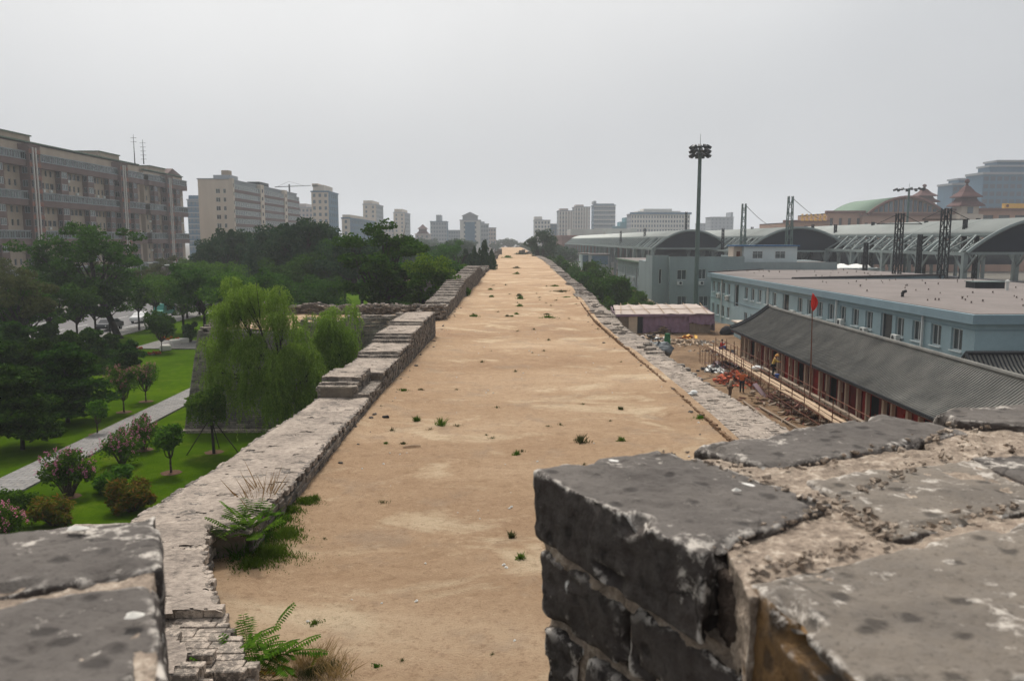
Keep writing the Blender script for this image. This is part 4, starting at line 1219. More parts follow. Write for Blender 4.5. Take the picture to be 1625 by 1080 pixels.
# ------------------------------------------------------------- street and park trees on the left
g1 = 'street trees along the road'
pA = tree_proto('street_tree', '', 'tree', 7.2, 6.0, 'leaf_mid', 'bark_dark', 21, 5200, .24, 13, r0=.14, group=g1)
pB = tree_proto('street_tree', '', 'tree', 7.6, 6.6, 'leaf_dark', 'bark_dark', 22, 5200, .25, 14, r0=.15, group=g1)
pC = tree_proto('street_tree', '', 'tree', 9.6, 6.8, 'leaf_olive', 'bark_dark', 23, 5200, .24, 15, r0=.17, group=g1)
row1 = [(8,pB,1.0,'dark street tree at the far left edge on the near side of the road'),(40,pA,1.0,'street tree with a forked trunk, second on the near side of the road'),
        (72,pB,1.05,'dark street tree on the near kerb, third along the road'),(112,pA,.95,'street tree half hidden behind the tall leaning tree'),(142,pB,.95,'thin trunked street tree just before the tall leaning tree'),
        (165,pA,.9,'forked street tree standing beside the tall leaning tree trunk'),(212,pA,.95,'street tree with slim trunk near the white parked car'),(240,pA,1.0,'pale green street tree above the small round lawn tree'),
        (290,pB,1.1,'dark street tree behind the left end of the bastion')]
for px, p, s, lab in row1:
    Y = 47.6*1264/(797-px); put(p, -46.9, Y, 0, s, label=lab)
rnd.seed(31)
far_labels = ['olive green','mid green','dark green']
k = 0
for Y in range(92, 300, 9):
    p = (pA, pB, pC)[(k*7) % 3] if Y < 200 else (pA, pB)[k % 2]
    px = 797-1264*68.5/Y
    lab = f"{('mid green','dark green','olive green')[(k*7)%3] if Y < 200 else ('mid green','dark green')[k%2]} street tree in the row across the road"
    put(p, -68.6+rnd.uniform(-.6,.6), Y, 0, rnd.uniform(.85,1.12), label=lab, group=g1+', far side'); k += 1
for Y in range(124, 330, 12):
    put((pA,pB)[(Y//12)%2], -47+rnd.uniform(-.8,.8), Y, 0, rnd.uniform(.95,1.25), label=f"{('mid green','dark green')[(Y//12)%2]} street tree farther along the near kerb", group=g1+', farther on')
x, y = PXY(22, 74); put(pC, x, y, 0, 1.02, label='tall thin leaved olive green tree at the left edge of the picture')
x, y = PXY(238, 128); put(pC, x, y, 0, .82, label='pale olive green tree under the two street lamps')
# the tall leaning tree
tb_ = tree_proto('leaning_tree', 'tall leaning tree with bare dark limbs and open dark green crown by the road', 'tree', 14.6, 15.5, 'leaf_dark', 'bark_dark', 41, 17000, .30, 26, cr=2.0, r0=.42, th=6.0, cz=8.9, ch=11.0, lean=(-2.4,0), sub=4, flat=.4)
x, y = G(190,538); put(tb_, x, y, 0, 1, rz=0)
# park trees
gp = 'park trees between the bastion and the apartment blocks'
pr = tree_proto('park_tree', '', 'tree', 8.6, 8.6, 'leaf_mid', 'bark_dark', 51, 8500, .24, 20, r0=.2, group=gp)
pd = tree_proto('park_tree', '', 'tree', 9.0, 8.0, 'leaf_dark', 'bark_dark', 52, 8500, .25, 20, r0=.2, group=gp)
for px, Y, s, p, lab in [(318,92,.98,pd,'dark round park tree directly left of the bastion top'),(284,99,.85,pr,'mid green park tree at the end of the lawn, left of the bastion'),
        (372,88,.95,pr,'round green park tree behind the top of the willow'),(440,90,.93,pd,'dark spreading tree right behind the willow crown'),(505,96,.8,pd,'dark low tree behind the right willow lobe'),
        (545,118,1.28,pd,'tall dark tree left of the big spreading tree'),(518,140,1.3,pr,'mid green tree between the cypress mass and the spreading tree'),
        (345,120,1.0,pr,'park tree at the foot of the left cypress mass'),(470,115,1.1,pd,'dark tree at the foot of the big cypress mass'),(612,104,1.05,pd,'dark tree behind the limbs of the spreading tree')]:
    x, y = PXY(px, Y); put(p, x, y, 0, s, label=lab)
cy = cypress_proto('cypress_clump', 'tall dark blue green cypress mass in front of the pale apartment block end', 15.0, 10.5, 61, 15, 15000, .34)
x, y = PXY(362,150); put(cy, x, y, 0, 1, rz=.3)
cy2 = cypress_proto('cypress_clump', 'largest dark cypress mass beside the pale apartment tower', 16.2, 12.5, 62, 20, 21000, .34)
x, y = PXY(462,132); put(cy2, x, y, 0, (1,1,1.0), rz=1.2)
x, y = PXY(512,138); put(cy2, x, y, 0, (.55,.55,.85), rz=3.0, label='shorter dark cypress leaning out at the right of the largest mass')
x, y = PXY(412,142); put(cy2, x, y, 0, (.6,.6,.80), rz=4.4, label='ragged dark cypress filling the gap between the two large masses')
pdc = tree_proto('tall_dark_tree', '', 'tree', 9.0, 8.0, 'leaf_cypress', 'bark_dark', 56, 9500, .23, 24, r0=.2, group='tall dark trees in the big dark mass', cr=1.25, flat=.8)
for px, Y, s, lab in [(432,136,1.62,'tall dark broad tree forming the left part of the largest dark mass'),(478,130,1.72,'tallest dark broad tree in the middle of the largest dark mass'),(512,134,1.42,'dark broad tree forming the right shoulder of the largest dark mass'),(362,146,1.55,'tall dark broad tree filling the left cypress mass'),(338,150,1.35,'dark broad tree at the left edge of the left cypress mass'),(572,112,1.35,'tall dark tree just left of the spreading tree crown')]:
    x, y = PXY(px, Y); put(pdc, x, y, 0, (s*.92,s*.92,s), label=lab)
bt = tree_proto('spreading_tree', 'big spreading dark tree with visible forked limbs just beyond the bastion', 'tree', 13.2, 8.6, 'leaf_dark', 'bark_dark', 71, 15000, .25, 22, cr=1.35, r0=.36, th=5.2, cz=8.6, ch=9.0, sub=4, flat=.4)
x, y = PXY(606, 80); put(bt, x, y, 0, (1.12,1.12,1.08), rz=.8)
yt = tree_proto('bushy_tree', 'bushy tree with bright yellow green top beside the stepped parapet', 'tree', 10.6, 6.4, 'leaf_mid', 'bark_dark', 72, 9500, .23, 18, r0=.2, th=4, second=('leaf_yellow',.72,.75), flat=.7)
x, y = PXY(679, 76); put(yt, x, y, 0, (.92,.92,1.0), rz=2)
x, y = PXY(640, 82); put(pr, x, y, 0, .78, label='light green tree low under the spreading tree')
x, y = PXY(556, 71); put(pr, x, y, 0, .62, label='small mid green tree just beyond the far rim of the bastion')
x, y = PXY(530, 74); put(pd, x, y, 0, .66, label='small dark tree beyond the bastion rim above the right willow')
x, y = PXY(652, 74); put(pd, x, y, 0, .68, label='dark low tree against the stepped parapet')
x, y = PXY(705, 100); put(pd, x, y, 0, 1.05, label='dark tree between the yellow green tree and the bare tree')
x, y = PXY(722, 120); put(pr, x, y, 0, .95, label='mid green tree at the foot of the bare tree')
x, y = PXY(698, 150); put(pd, x, y, 0, 1.25, label='dark tree under the small pagoda roofed tower')
x, y = PXY(765,140); put(cy, x, y, 0, (.55,.55,.86), rz=2, label='dark cypress mass close to the far end of the left parapet')
x, y = PXY(744,150); put(cy, x, y, 0, (.45,.45,.74), rz=4, label='shorter cypress touching the bare dead tree')
# bare dead tree
dt = thing('dead_tree', 'bare dead tree with dark forked branches left of the far cypress', 'tree', (*PXY(733,128),0))
x, y = PXY(733,128); b = MB(); rs_ = random.Random(4)
def branch(p, d, L, r, dep):
    q = tuple(p[i]+d[i]*L for i in range(3)); b.tube(p, q, r, r*.7, 5)
    if dep:
        for k in range(2 if dep < 3 else 3):
            nd = Vector((d[0]+rs_.uniform(-.6,.6), d[1]+rs_.uniform(-.5,.5), d[2]+rs_.uniform(-.1,.35))).normalized()
            branch(q, nd, L*rs_.uniform(.55,.8), r*.62, dep-1)
branch((x,y,0), (0,0,1), 4.0, .24, 4); b.build('trunk', M['bark_dark'], dt)
# trees farther along and in the haze
gf = 'hazy trees beyond the park'
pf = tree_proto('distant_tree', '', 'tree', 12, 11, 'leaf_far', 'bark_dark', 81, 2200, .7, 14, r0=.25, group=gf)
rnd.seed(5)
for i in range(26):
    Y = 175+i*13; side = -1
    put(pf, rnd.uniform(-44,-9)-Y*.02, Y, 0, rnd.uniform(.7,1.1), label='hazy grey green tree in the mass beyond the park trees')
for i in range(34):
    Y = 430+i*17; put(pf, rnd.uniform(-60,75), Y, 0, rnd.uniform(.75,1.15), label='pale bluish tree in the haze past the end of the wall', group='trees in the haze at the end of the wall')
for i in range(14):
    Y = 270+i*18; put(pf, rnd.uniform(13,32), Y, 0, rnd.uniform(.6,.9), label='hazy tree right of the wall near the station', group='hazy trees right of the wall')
rt = tree_proto('round_tree', 'single dark round tree right of the wall near its far end', 'tree', 15.6, 8.2, 'leaf_cypress', 'bark_dark', 83, 8000, .36, 20, cr=1.9, r0=.3, th=5, cz=9.6, ch=12, flat=.9)
x, y = PXY(859, 232); put(rt, x, y, 0, 1, rz=0)
# ------------------------------------------------------------- lawn planting
gpn = 'dark pines on the lawn'
pn = pine_proto('pine_tree', '', 4.6, 5.4, 91, 9000, .17, 18, gpn)
pn2 = pine_proto('pine_tree', '', 3.8, 4.2, 92, 7000, .17, 14, gpn)
for (px, py), s, p, lab in [((36,716),.98,pn,'dark broad pine at the left edge nearest the camera'),((108,673),1.05,pn,'dark pine with a visible forked trunk, second from the left'),
        ((72,640),.95,pn,'dark pine standing behind the forked pine'),((5,650),1.0,pn,'dark pine cut by the left edge of the photo'),((122,610),1.05,pn2,'tall dark pine in the middle of the pine group'),
        ((206,604),.82,pn2,'low layered pine just behind the pink crape myrtles'),((180,580),.72,pn2,'small dark pine left of the low layered pine'),((30,610),1.05,pn,'dark pine beside the road near the left edge'),((150,590),.95,pn2,'dark bushy pine between the tall pine and the low layered pine'),((80,585),1.0,pn2,'farthest pine of the group, close to the road')]:
    x, y = G(px, py); put(p, x, y, lz(x,y), s, label=lab)
gm = 'crape myrtles beside the path'
cm = shrub_proto('crape_myrtle', '', 'flowering tree', 2.9, 2.2, 101, 'leaf_mid', 2600, .11, 'flower_dull', 90, 11, gm, trunk=1.0)
for (px, py), s, lab in [((197,657),1.0,'dull pink topped crape myrtle on the lawn, left of the pair'),((232,640),.9,'dull pink crape myrtle on the lawn, right of the pair')]:
    x, y = G(px, py); put(cm, x, y, lz(x,y), s, label=lab)
sm_ = shrub_proto('small_tree', '', 'tree', 2.5, 1.7, 102, 'leaf_mid', 2400, .11, None, 0, 7, 'small staked out lawn trees', trunk=.9)
for (px, py), s, lab in [((155,692),.85,'small slim green tree left of the path'),((272,755),1.02,'small green tree between the path and the brick parapet')]:
    x, y = G(px, py); put(sm_, x, y, lz(x,y), s, label=lab)
rtree = shrub_proto('small_tree', 'small round green tree beside the paved square near the road', 'tree', 4.3, 3.8, 103, 'leaf_dark', 5000, .17, None, 0, 11, None, trunk=1.5)
x, y = G(257,560); put(rtree, x, y, 0, 1)
pk = shrub_proto('flowering_shrub', '', 'shrub', 2.1, 2.3, 104, 'leaf_mid', 3600, .10, 'flower_pink', 78, 13, 'pink flowering shrubs by the path')
for (px, py), s, lab in [((110,793),(1,1,1.08),'pink flowering shrub with the most blossom, left of the path'),((194,742),(.88,.88,.85),'pink flowering shrub right on the path edge'),((228,718),(.78,.78,.9),'pink flowering shrub behind the one on the path edge'),((2,872),(.8,.8,.8),'pink shrub at the left edge behind the dark merlon')]:
    x, y = G(px, py); put(pk, x, y, lz(x,y), s, label=lab)
rsb = shrub_proto('round_shrub', 'dense round dark green shrub at the left edge above the merlon', 'shrub', 1.55, 1.75, 105, 'leaf_mid', 5200, .08, None, 0, 12)
x, y = G(28,838); put(rsb, x, y, lz(x,y), 1)
bz = shrub_proto('bronze_shrub', '', 'shrub', 1.0, 1.75, 106, 'leaf_bronze', 3600, .07, None, 0, 10, 'bronze tipped shrubs above the merlon', spiky=.3)
for (px, py), s, lab in [((86,838),1.0,'bronze tipped low shrub beside the round green shrub'),((210,815),1.12,'bronze tipped low shrub nearest the brick parapet')]:
    x, y = G(px, py); put(bz, x, y, lz(x,y), s, label=lab)
yc = shrub_proto('spiky_shrub', 'spiky grey green shrub between the pink shrub and the bronze shrub', 'shrub', 1.1, 1.6, 107, 'leaf_mid', 1500, .15, None, 0, 8, spiky=.62)
x, y = G(180,788); put(yc, x, y, lz(x,y), 1)
dsb = shrub_proto('dark_shrub', 'dark shrub against the left corner of the bastion', 'shrub', 2.6, 2.2, 108, 'leaf_dark', 3000, .16, None, 0, 9)
x, y = G(302,545); put(dsb, x, y, 0, 1)
b_fl = shrub_proto('flower_bed', '', 'flower bed', .35, 2.6, 109, 'flower_orange', 900, .12, None, 0, 9, 'orange flower beds round the paved square')
for (px, py), lab in [((240,565),'orange flower bed under the small round tree'),((212,556),'orange flower bed nearest the leaning tree'),((270,541),'orange flower bed at the back of the paved square')]:
    x, y = G(px, py); put(b_fl, x, y, .1, 1, label=lab)
hd = MB()
# soil rings round planted trees
for (px, py) in [(197,657),(232,640),(155,692),(272,755),(110,793),(228,718),(340,722)]:
    x, y = G(px, py); rr = .5; n_ = 20
    hd = MB(); hd.add([(x,y,lz(x,y)+.035)]+[(x+rr*math.cos(6.283*k/n_)*(1+.1*math.sin(k*2)), y+rr*math.sin(6.283*k/n_), lz(x,y)+.012) for k in range(n_)], [[0,k+1,(k+1)%n_+1] for k in range(n_)])
    tag(hd.build('soil_patch', M['soil']), kind='structure')
# ------------------------------------------------------------- willow
def willow2(root, base, specs, seed, trunkr=.2, fork_z=3.2):
    """weeping crown: domed sprays at the limb ends, each letting strands fall; specs = (centre, (rx,ry,rz), strands, lowest z)"""
    rs = np.random.RandomState(seed); b = MB(); fork = np.array([base[0]+.15, base[1], fork_z])
    b.path([(base[0],base[1],-.1),(base[0]+.05,base[1],fork_z*.5),tuple(fork)], [trunkr*1.3,trunkr,trunkr*.8], 8); Ps = []; As = []
    for (c, r, n, zm) in specs:
        c = np.array(c); mid = (fork*.45+c*.55)+np.array([rs.normal()*.1,0,.35]); b.path([tuple(fork), tuple(mid), tuple(c)], [trunkr*.5,trunkr*.3,.025], 6)
        for q in range(4):
            e = c+rs.normal(size=3)*np.array(r)*.5; b.tube(tuple(mid), tuple(e), .03,.01,4)
        sub = [(c+rs.normal(size=3)*np.array(r)*np.array([.62,.62,.35])) for _ in range(7)]
        for i in range(int(n*1.5)):
            sc = sub[rs.randint(7)]; d = nrm(rs.normal(size=3)); d[2] = abs(d[2])
            s = sc+d*np.array(r)*.42*rs.uniform(.75,1.05); L = min(rs.gamma(3.2,.33)*(.6+.3*r[2]), s[2]-zm)
            if L < .2: continue
            m = int(L/.042); t = (np.arange(m)+rs.random(m))/m; o = d[:2]/max(.25,np.linalg.norm(d[:2])); ar = .38*rs.random(); sw = rs.normal(size=2)*.14*L
            Ps.append(np.stack([s[0]+o[0]*ar*np.sqrt(t)+sw[0]*t**1.5, s[1]+o[1]*ar*np.sqrt(t)+sw[1]*t**1.5, s[2]+.1*np.sin(np.pi*np.minimum(1,t*4))-L*t], 1)+rs.normal(size=(m,3))*.02)
            As.append(np.tile(np.array([o[0],o[1],0])*.5, (m,1)))
    b.build('trunk', M['bark_dark'], root, sm=True)
    P = np.concatenate(Ps); A = np.concatenate(As); n = len(P)
    a = nrm(np.array([0,0,-1.0])+A*rs.uniform(0,1,(n,1))+rs.normal(size=(n,3))*.38); c = nrm(np.cross(a, rs.normal(size=(n,3)))); s = rs.uniform(.10,.19,(n,1))
    quads_obj('crown', np.stack([P, P+a*s*.5+c*.019, P+a*s, P+a*s*.5-c*.019], 1), M['leaf_willow'], root)
def px3(px, py, Y): x, z = at(px, Y, py); return (x, Y, z)
bxw, byw = X_(432, 43), 43.4
wl = thing('willow_tree', 'large bright green weeping willow in front of the bastion', 'tree', (bxw, byw, 0))
willow2(wl, (bxw, byw), [(px3(392,462,43.4),(1.0,.9,.9),330,3.2),(px3(372,490,43.1),(.8,.8,.9),200,4.0),(px3(425,478,43.6),(1.0,.8,.8),240,3.6),(px3(452,500,43.2),(.8,.8,.7),170,3.8),
  (px3(352,535,43.5),(.7,.7,.8),170,2.6),(px3(330,548,43.8),(.45,.5,.7),80,3.0),(px3(345,590,43.3),(.7,.7,.9),150,1.6),(px3(400,545,42.7),(1.1,.8,1.0),260,2.0),(px3(440,560,42.6),(1.0,.8,1.0),260,1.6),
  (px3(475,570,43.0),(.9,.8,1.0),240,1.4),(px3(385,605,42.7),(.9,.7,1.0),220,.9),(px3(430,625,42.6),(1.0,.7,1.0),240,.7),(px3(468,625,42.9),(.9,.7,1.0),220,1.0),(px3(500,605,43.4),(.7,.7,.9),160,1.4)], 202)
wx = X_(522, 44.8)
w2 = thing('willow_tree', 'smaller weeping willow touching the right side of the large willow', 'tree', (wx, 45.0, 0))
willow2(w2, (wx, 45.0), [(px3(520,505,44.9),(.75,.7,1.0),240,2.6),(px3(502,535,44.7),(.75,.7,1.0),220,1.8),(px3(540,535,45.0),(.65,.6,.9),190,2.6),(px3(520,570,44.6),(.9,.7,1.1),240,1.2),(px3(488,560,44.4),(.7,.6,.9),160,1.4),(px3(552,565,45.2),(.45,.5,.7),70,2.8)], 203, .15, 2.8)
# staked young willow
x, y = G(340,724)
yw = thing('young_tree', 'young round headed tree propped by three stakes beside the parapet', 'tree', (x, y, 0))
rs = np.random.RandomState(9); b = MB(); b.path([(x,y,-.05),(x-.05,y,1.5),(x-.12,y,2.6)], [.09,.075,.06], 8); 
for k in range(7): b.tube((x-.12,y,2.45), (x-.12+math.cos(k*.9)*.5, y+math.sin(k*.9)*.5, 3.2), .035, .012, 5)
b.build('trunk', M['bark_dark'], yw, sm=True)
P = np.concatenate([blob_points(330, (x-.15+rs.normal()*.5,y+rs.normal()*.4,3.35+rs.normal()*.28), (.42,.42,.3), rs, .2, 1.0) for _ in range(9)]); Pd = []
for k in range(210):
    a = rs.uniform(0,6.28); r_ = rs.uniform(.6,1.0); m = 22; t = rs.random(m); L = rs.uniform(.6,1.5)
    Pd.append(np.stack([np.full(m,x-.3+r_*math.cos(a)), np.full(m,y+r_*math.sin(a)), 3.3-L*t],1)+rs.normal(size=(m,3))*.04)
quads_obj('crown', leafquads(np.concatenate([P]+Pd), .085, rs, 1.8, droop=.4), M['leaf_weed'], yw)
st3 = thing('tree_prop', 'three dark timber props lashed round the young tree', 'tree stake', (x, y, 0))
for (dx, dy) in ((-1.45,-.4),(1.35,.2),(-.15,1.3)):
    b = MB(); b.tube((x+dx,y+dy,0),(x-.08+dx*.03,y+dy*.03,2.15), .03, .03, 6); b.build('prop', M['bark_dark'], st3)
b = MB(); b.tube((x-.09,y,2.02),(x-.09,y,2.14), .1, .1, 8); b.build('lashing', M['stake'], st3)
# ------------------------------------------------------------- right hand side shrubs
gh = 'shrubs between the wall and the blue grey buildings'
rnd.seed(77)
h1 = shrub_proto('hedge_shrub', '', 'shrub', 3.4, 4.2, 111, 'leaf_dark', 4200, .2, None, 0, 10, gh)
h2 = shrub_proto('hedge_shrub', '', 'shrub', 2.4, 3.4, 112, 'leaf_mid', 3400, .18, None, 0, 9, gh)
h3 = shrub_proto('hedge_shrub', '', 'shrub', 1.6, 2.2, 113, 'leaf_yellow', 1600, .14, None, 0, 7, gh)
h4 = shrub_proto('hedge_shrub', '', 'shrub', 1.0, 3.0, 114, 'flower_orange', 1400, .14, None, 0, 8, gh)
n_ = 0
for Y, X, s, p, w_ in [(128,13.5,1,h1,0),(122,16.5,.95,h1,0),(117,13.6,.95,h1,0),(113,16.6,1.0,h1,0),(109,13.8,.9,h2,0),(134,15.5,1.1,h1,0),(141,14,1.0,h2,0),(148,16.5,1.2,h1,0),(156,14,1,h1,0),(165,16,1,h2,0),(174,14,1.1,h1,0),(184,16,1,h2,0),(196,14,1.2,h1,0),(210,16,1,h1,0),(225,14.5,1.1,h2,0),(104,13.2,.9,h2,0),(120,20,.9,h2,0),(128,21.5,.8,h2,0),(137,20.5,.8,h1,0),(146,21,.9,h2,0),(99,12.4,.8,h2,0),(106,17.6,.9,h2,0)]:
    put(p, X, Y, 0, (s*1.15,s*1.15,s*(1.75 if Y > 105 else 1.3)), label={'hedge_shrub':'dark green shrub in the hedge along the right foot of the wall'}.get(p.name, 'mid green shrub in the hedge along the right foot of the wall'), group='hedge at the right foot of the wall'); n_ += 1
for (px, Y, s, p, lab) in [(1012,118,1.0,h3,'small bright yellow green shrub at the corner of the grey building'),(1030,116,.75,h1,'dark bushy shrub against the corner of the grey building'),(1056,112,.5,h1,'low dark shrub behind the purple shed'),(995,124,1,h4,'bed of reddish low plants by the small lane'),(985,132,1,h4,'reddish low plants in front of the slatted fence'),(1040,128,.8,h4,'reddish low plants at the foot of the grey building'),(975,102,.6,h4,'reddish plants beside the curved lane')]:
    x, y = PXY(px, Y); put(p, x, y, 0, s, label=lab, group='low planting near the grey building')
lt = tree_proto('small_tree', '', 'tree', 3.9, 2.9, 'leaf_mid', 'bark_dark', 115, 2600, .2, 8, r0=.08, group='three small trees by the grey building')
for px, Y, s, lab in [(983,139,1,'leftmost of three small trees before the long grey building'),(994,136,1.0,'middle one of three small trees before the long grey building'),(1005,131,1.08,'rightmost of three small trees before the long grey building')]:
    x, y = PXY(px, Y); put(lt, x, y, 0, s, label=lab)
WM = {}
def win_mesh(w, h, style, fm, pm):
    key = (round(w,2), round(h,2), style, fm, pm)
    if key in WM: return WM[key]
    b = MB(); t = .07 if h > 1 else .05
    b.box(0,-.03,0, t,.06,h).box(w-t,-.03,0, w,.06,h).box(t,-.03,0, w-t,.06,t).box(t,-.03,h-t, w-t,.06,h)
    if style in ('2','4'): b.box(w/2-.03,-.02,t, w/2+.03,.05,h-t)
    if style == '3':
        for k in (1,2): b.box(w*k/3-.03,-.02,t, w*k/3+.03,.05,h-t)
    if style in ('4','t'): b.box(t,-.025,h*.68, w-t,.045,h*.68+.05)
    b.mi = 1; b.box(t,.03,t, w-t,.04,h-t)
    me = bpy.data.meshes.new('window'); me.from_pydata(b.v, [], b.f)
    me.materials.append(M[fm]); me.materials.append(M[pm]); me.polygons.foreach_set('material_index', b.m); me.update()
    WM[key] = (me, b); return WM[key]
class Bld:
    def __init__(s, name, label, cat, loc, group=None):
        s.r = thing(name, label, cat, loc, group); s.loc = Vector(loc); s.wins = []; s.w = {}
    def mb(s, name, mat):
        if name in ('roof_house','stair_strip','tower_band','roof_light'): s.uq = getattr(s, 'uq', 0)+1; k = (name, mat, s.uq)
        else: k = (name, mat)
        if k not in s.w: s.w[k] = MB()
        return s.w[k]
    def wall(s, p0, p1, z0, z1, mat, wins=(), depth=.12, style='2', fm='frame_white', pm='glass', recess=True, name='wall', frame=True):
        """vertical wall from p0 to p1 (outside on the right hand), with real openings"""
        b = s.mb(name, mat)
        d = Vector((p1[0]-p0[0], p1[1]-p0[1], 0)); L = d.length; u = d/L; n = Vector((u.y, -u.x, 0))
        P = lambda a, z, q=0.0: (p0[0]+u.x*a-n.x*q, p0[1]+u.y*a-n.y*q, z)
        wins = [w_ for w_ in wins if w_[0] > .01 and w_[0]+w_[2] < L-.01 and w_[1] > z0 and w_[1]+w_[3] < z1]
        us = sorted(set([0, L]+[round(v,3) for w_ in wins for v in (w_[0], w_[0]+w_[2])]))
        zs = sorted(set([z0, z1]+[round(v,3) for w_ in wins for v in (w_[1], w_[1]+w_[3])]))
        # fill row by row so long empty runs stay single quads
        for zi in range(len(zs)-1):
            za, zb = zs[zi], zs[zi+1]; zm = (za+zb)/2
            row = sorted([(w_[0], w_[0]+w_[2]) for w_ in wins if w_[1] < zm < w_[1]+w_[3]])
            a = 0
            for (x0, x1) in row+[(L, L)]:
                if x0-a > 1e-4: b.add([P(a,za),P(x0,za),P(x0,zb),P(a,zb)], [(0,1,2,3)])
                a = max(a, x1)
        for w_ in wins:
            a0, b0, ww, hh = w_[:4]; a1, b1 = a0+ww, b0+hh
            b.add([P(a0,b0),P(a1,b0),P(a1,b0,depth),P(a0,b0,depth)], [(0,1,2,3)]); b.add([P(a0,b1),P(a1,b1),P(a1,b1,depth),P(a0,b1,depth)], [(3,2,1,0)])
            b.add([P(a0,b0),P(a0,b1),P(a0,b1,depth),P(a0,b0,depth)], [(3,2,1,0)]); b.add([P(a1,b0),P(a1,b1),P(a1,b1,depth),P(a1,b0,depth)], [(0,1,2,3)])
            st = w_[4] if len(w_) > 4 else style
            s.wins.append((P(a0,b0,depth-.04), math.atan2(u.y,u.x), ww, hh, st, fm, pm))
    def finish(s, maxn=100, sub=False):
        for k_, b in s.w.items(): b.build(k_[0], M[k_[1]], s.r)
        c = Vector((0,0,CAMZ))
        s.wins.sort(key=lambda w_: (Vector(w_[0])-c).length/(math.sqrt(w_[2]*w_[3])))
        for w_ in s.wins[:maxn]:
            me, _ = win_mesh(*w_[2:]); o = bpy.data.objects.new('window', me); COL.objects.link(o); o.parent = s.r
            o.location = Vector(w_[0])-s.loc; o.rotation_euler = (0,0,w_[1])
        rest = s.wins[maxn:]
        if rest:
            V = []; Fc = []; Mi = []
            mats = [M[rest[0][5]], M[rest[0][6]]]
            for w_ in rest:
                _, b = win_mesh(*w_[2:]); ca, sa = math.cos(w_[1]), math.sin(w_[1]); k = len(V)
                V += [(w_[0][0]+x*ca-y*sa, w_[0][1]+x*sa+y*ca, w_[0][2]+z) for x,y,z in b.v]
                Fc += [[i+k for i in f] for f in b.f]; Mi += b.m
            o = mesh_obj('window_bank', V, Fc, mats, s.r, Mi); o['kind'] = 'stuff'
        return s.r
rnd.seed(1234)
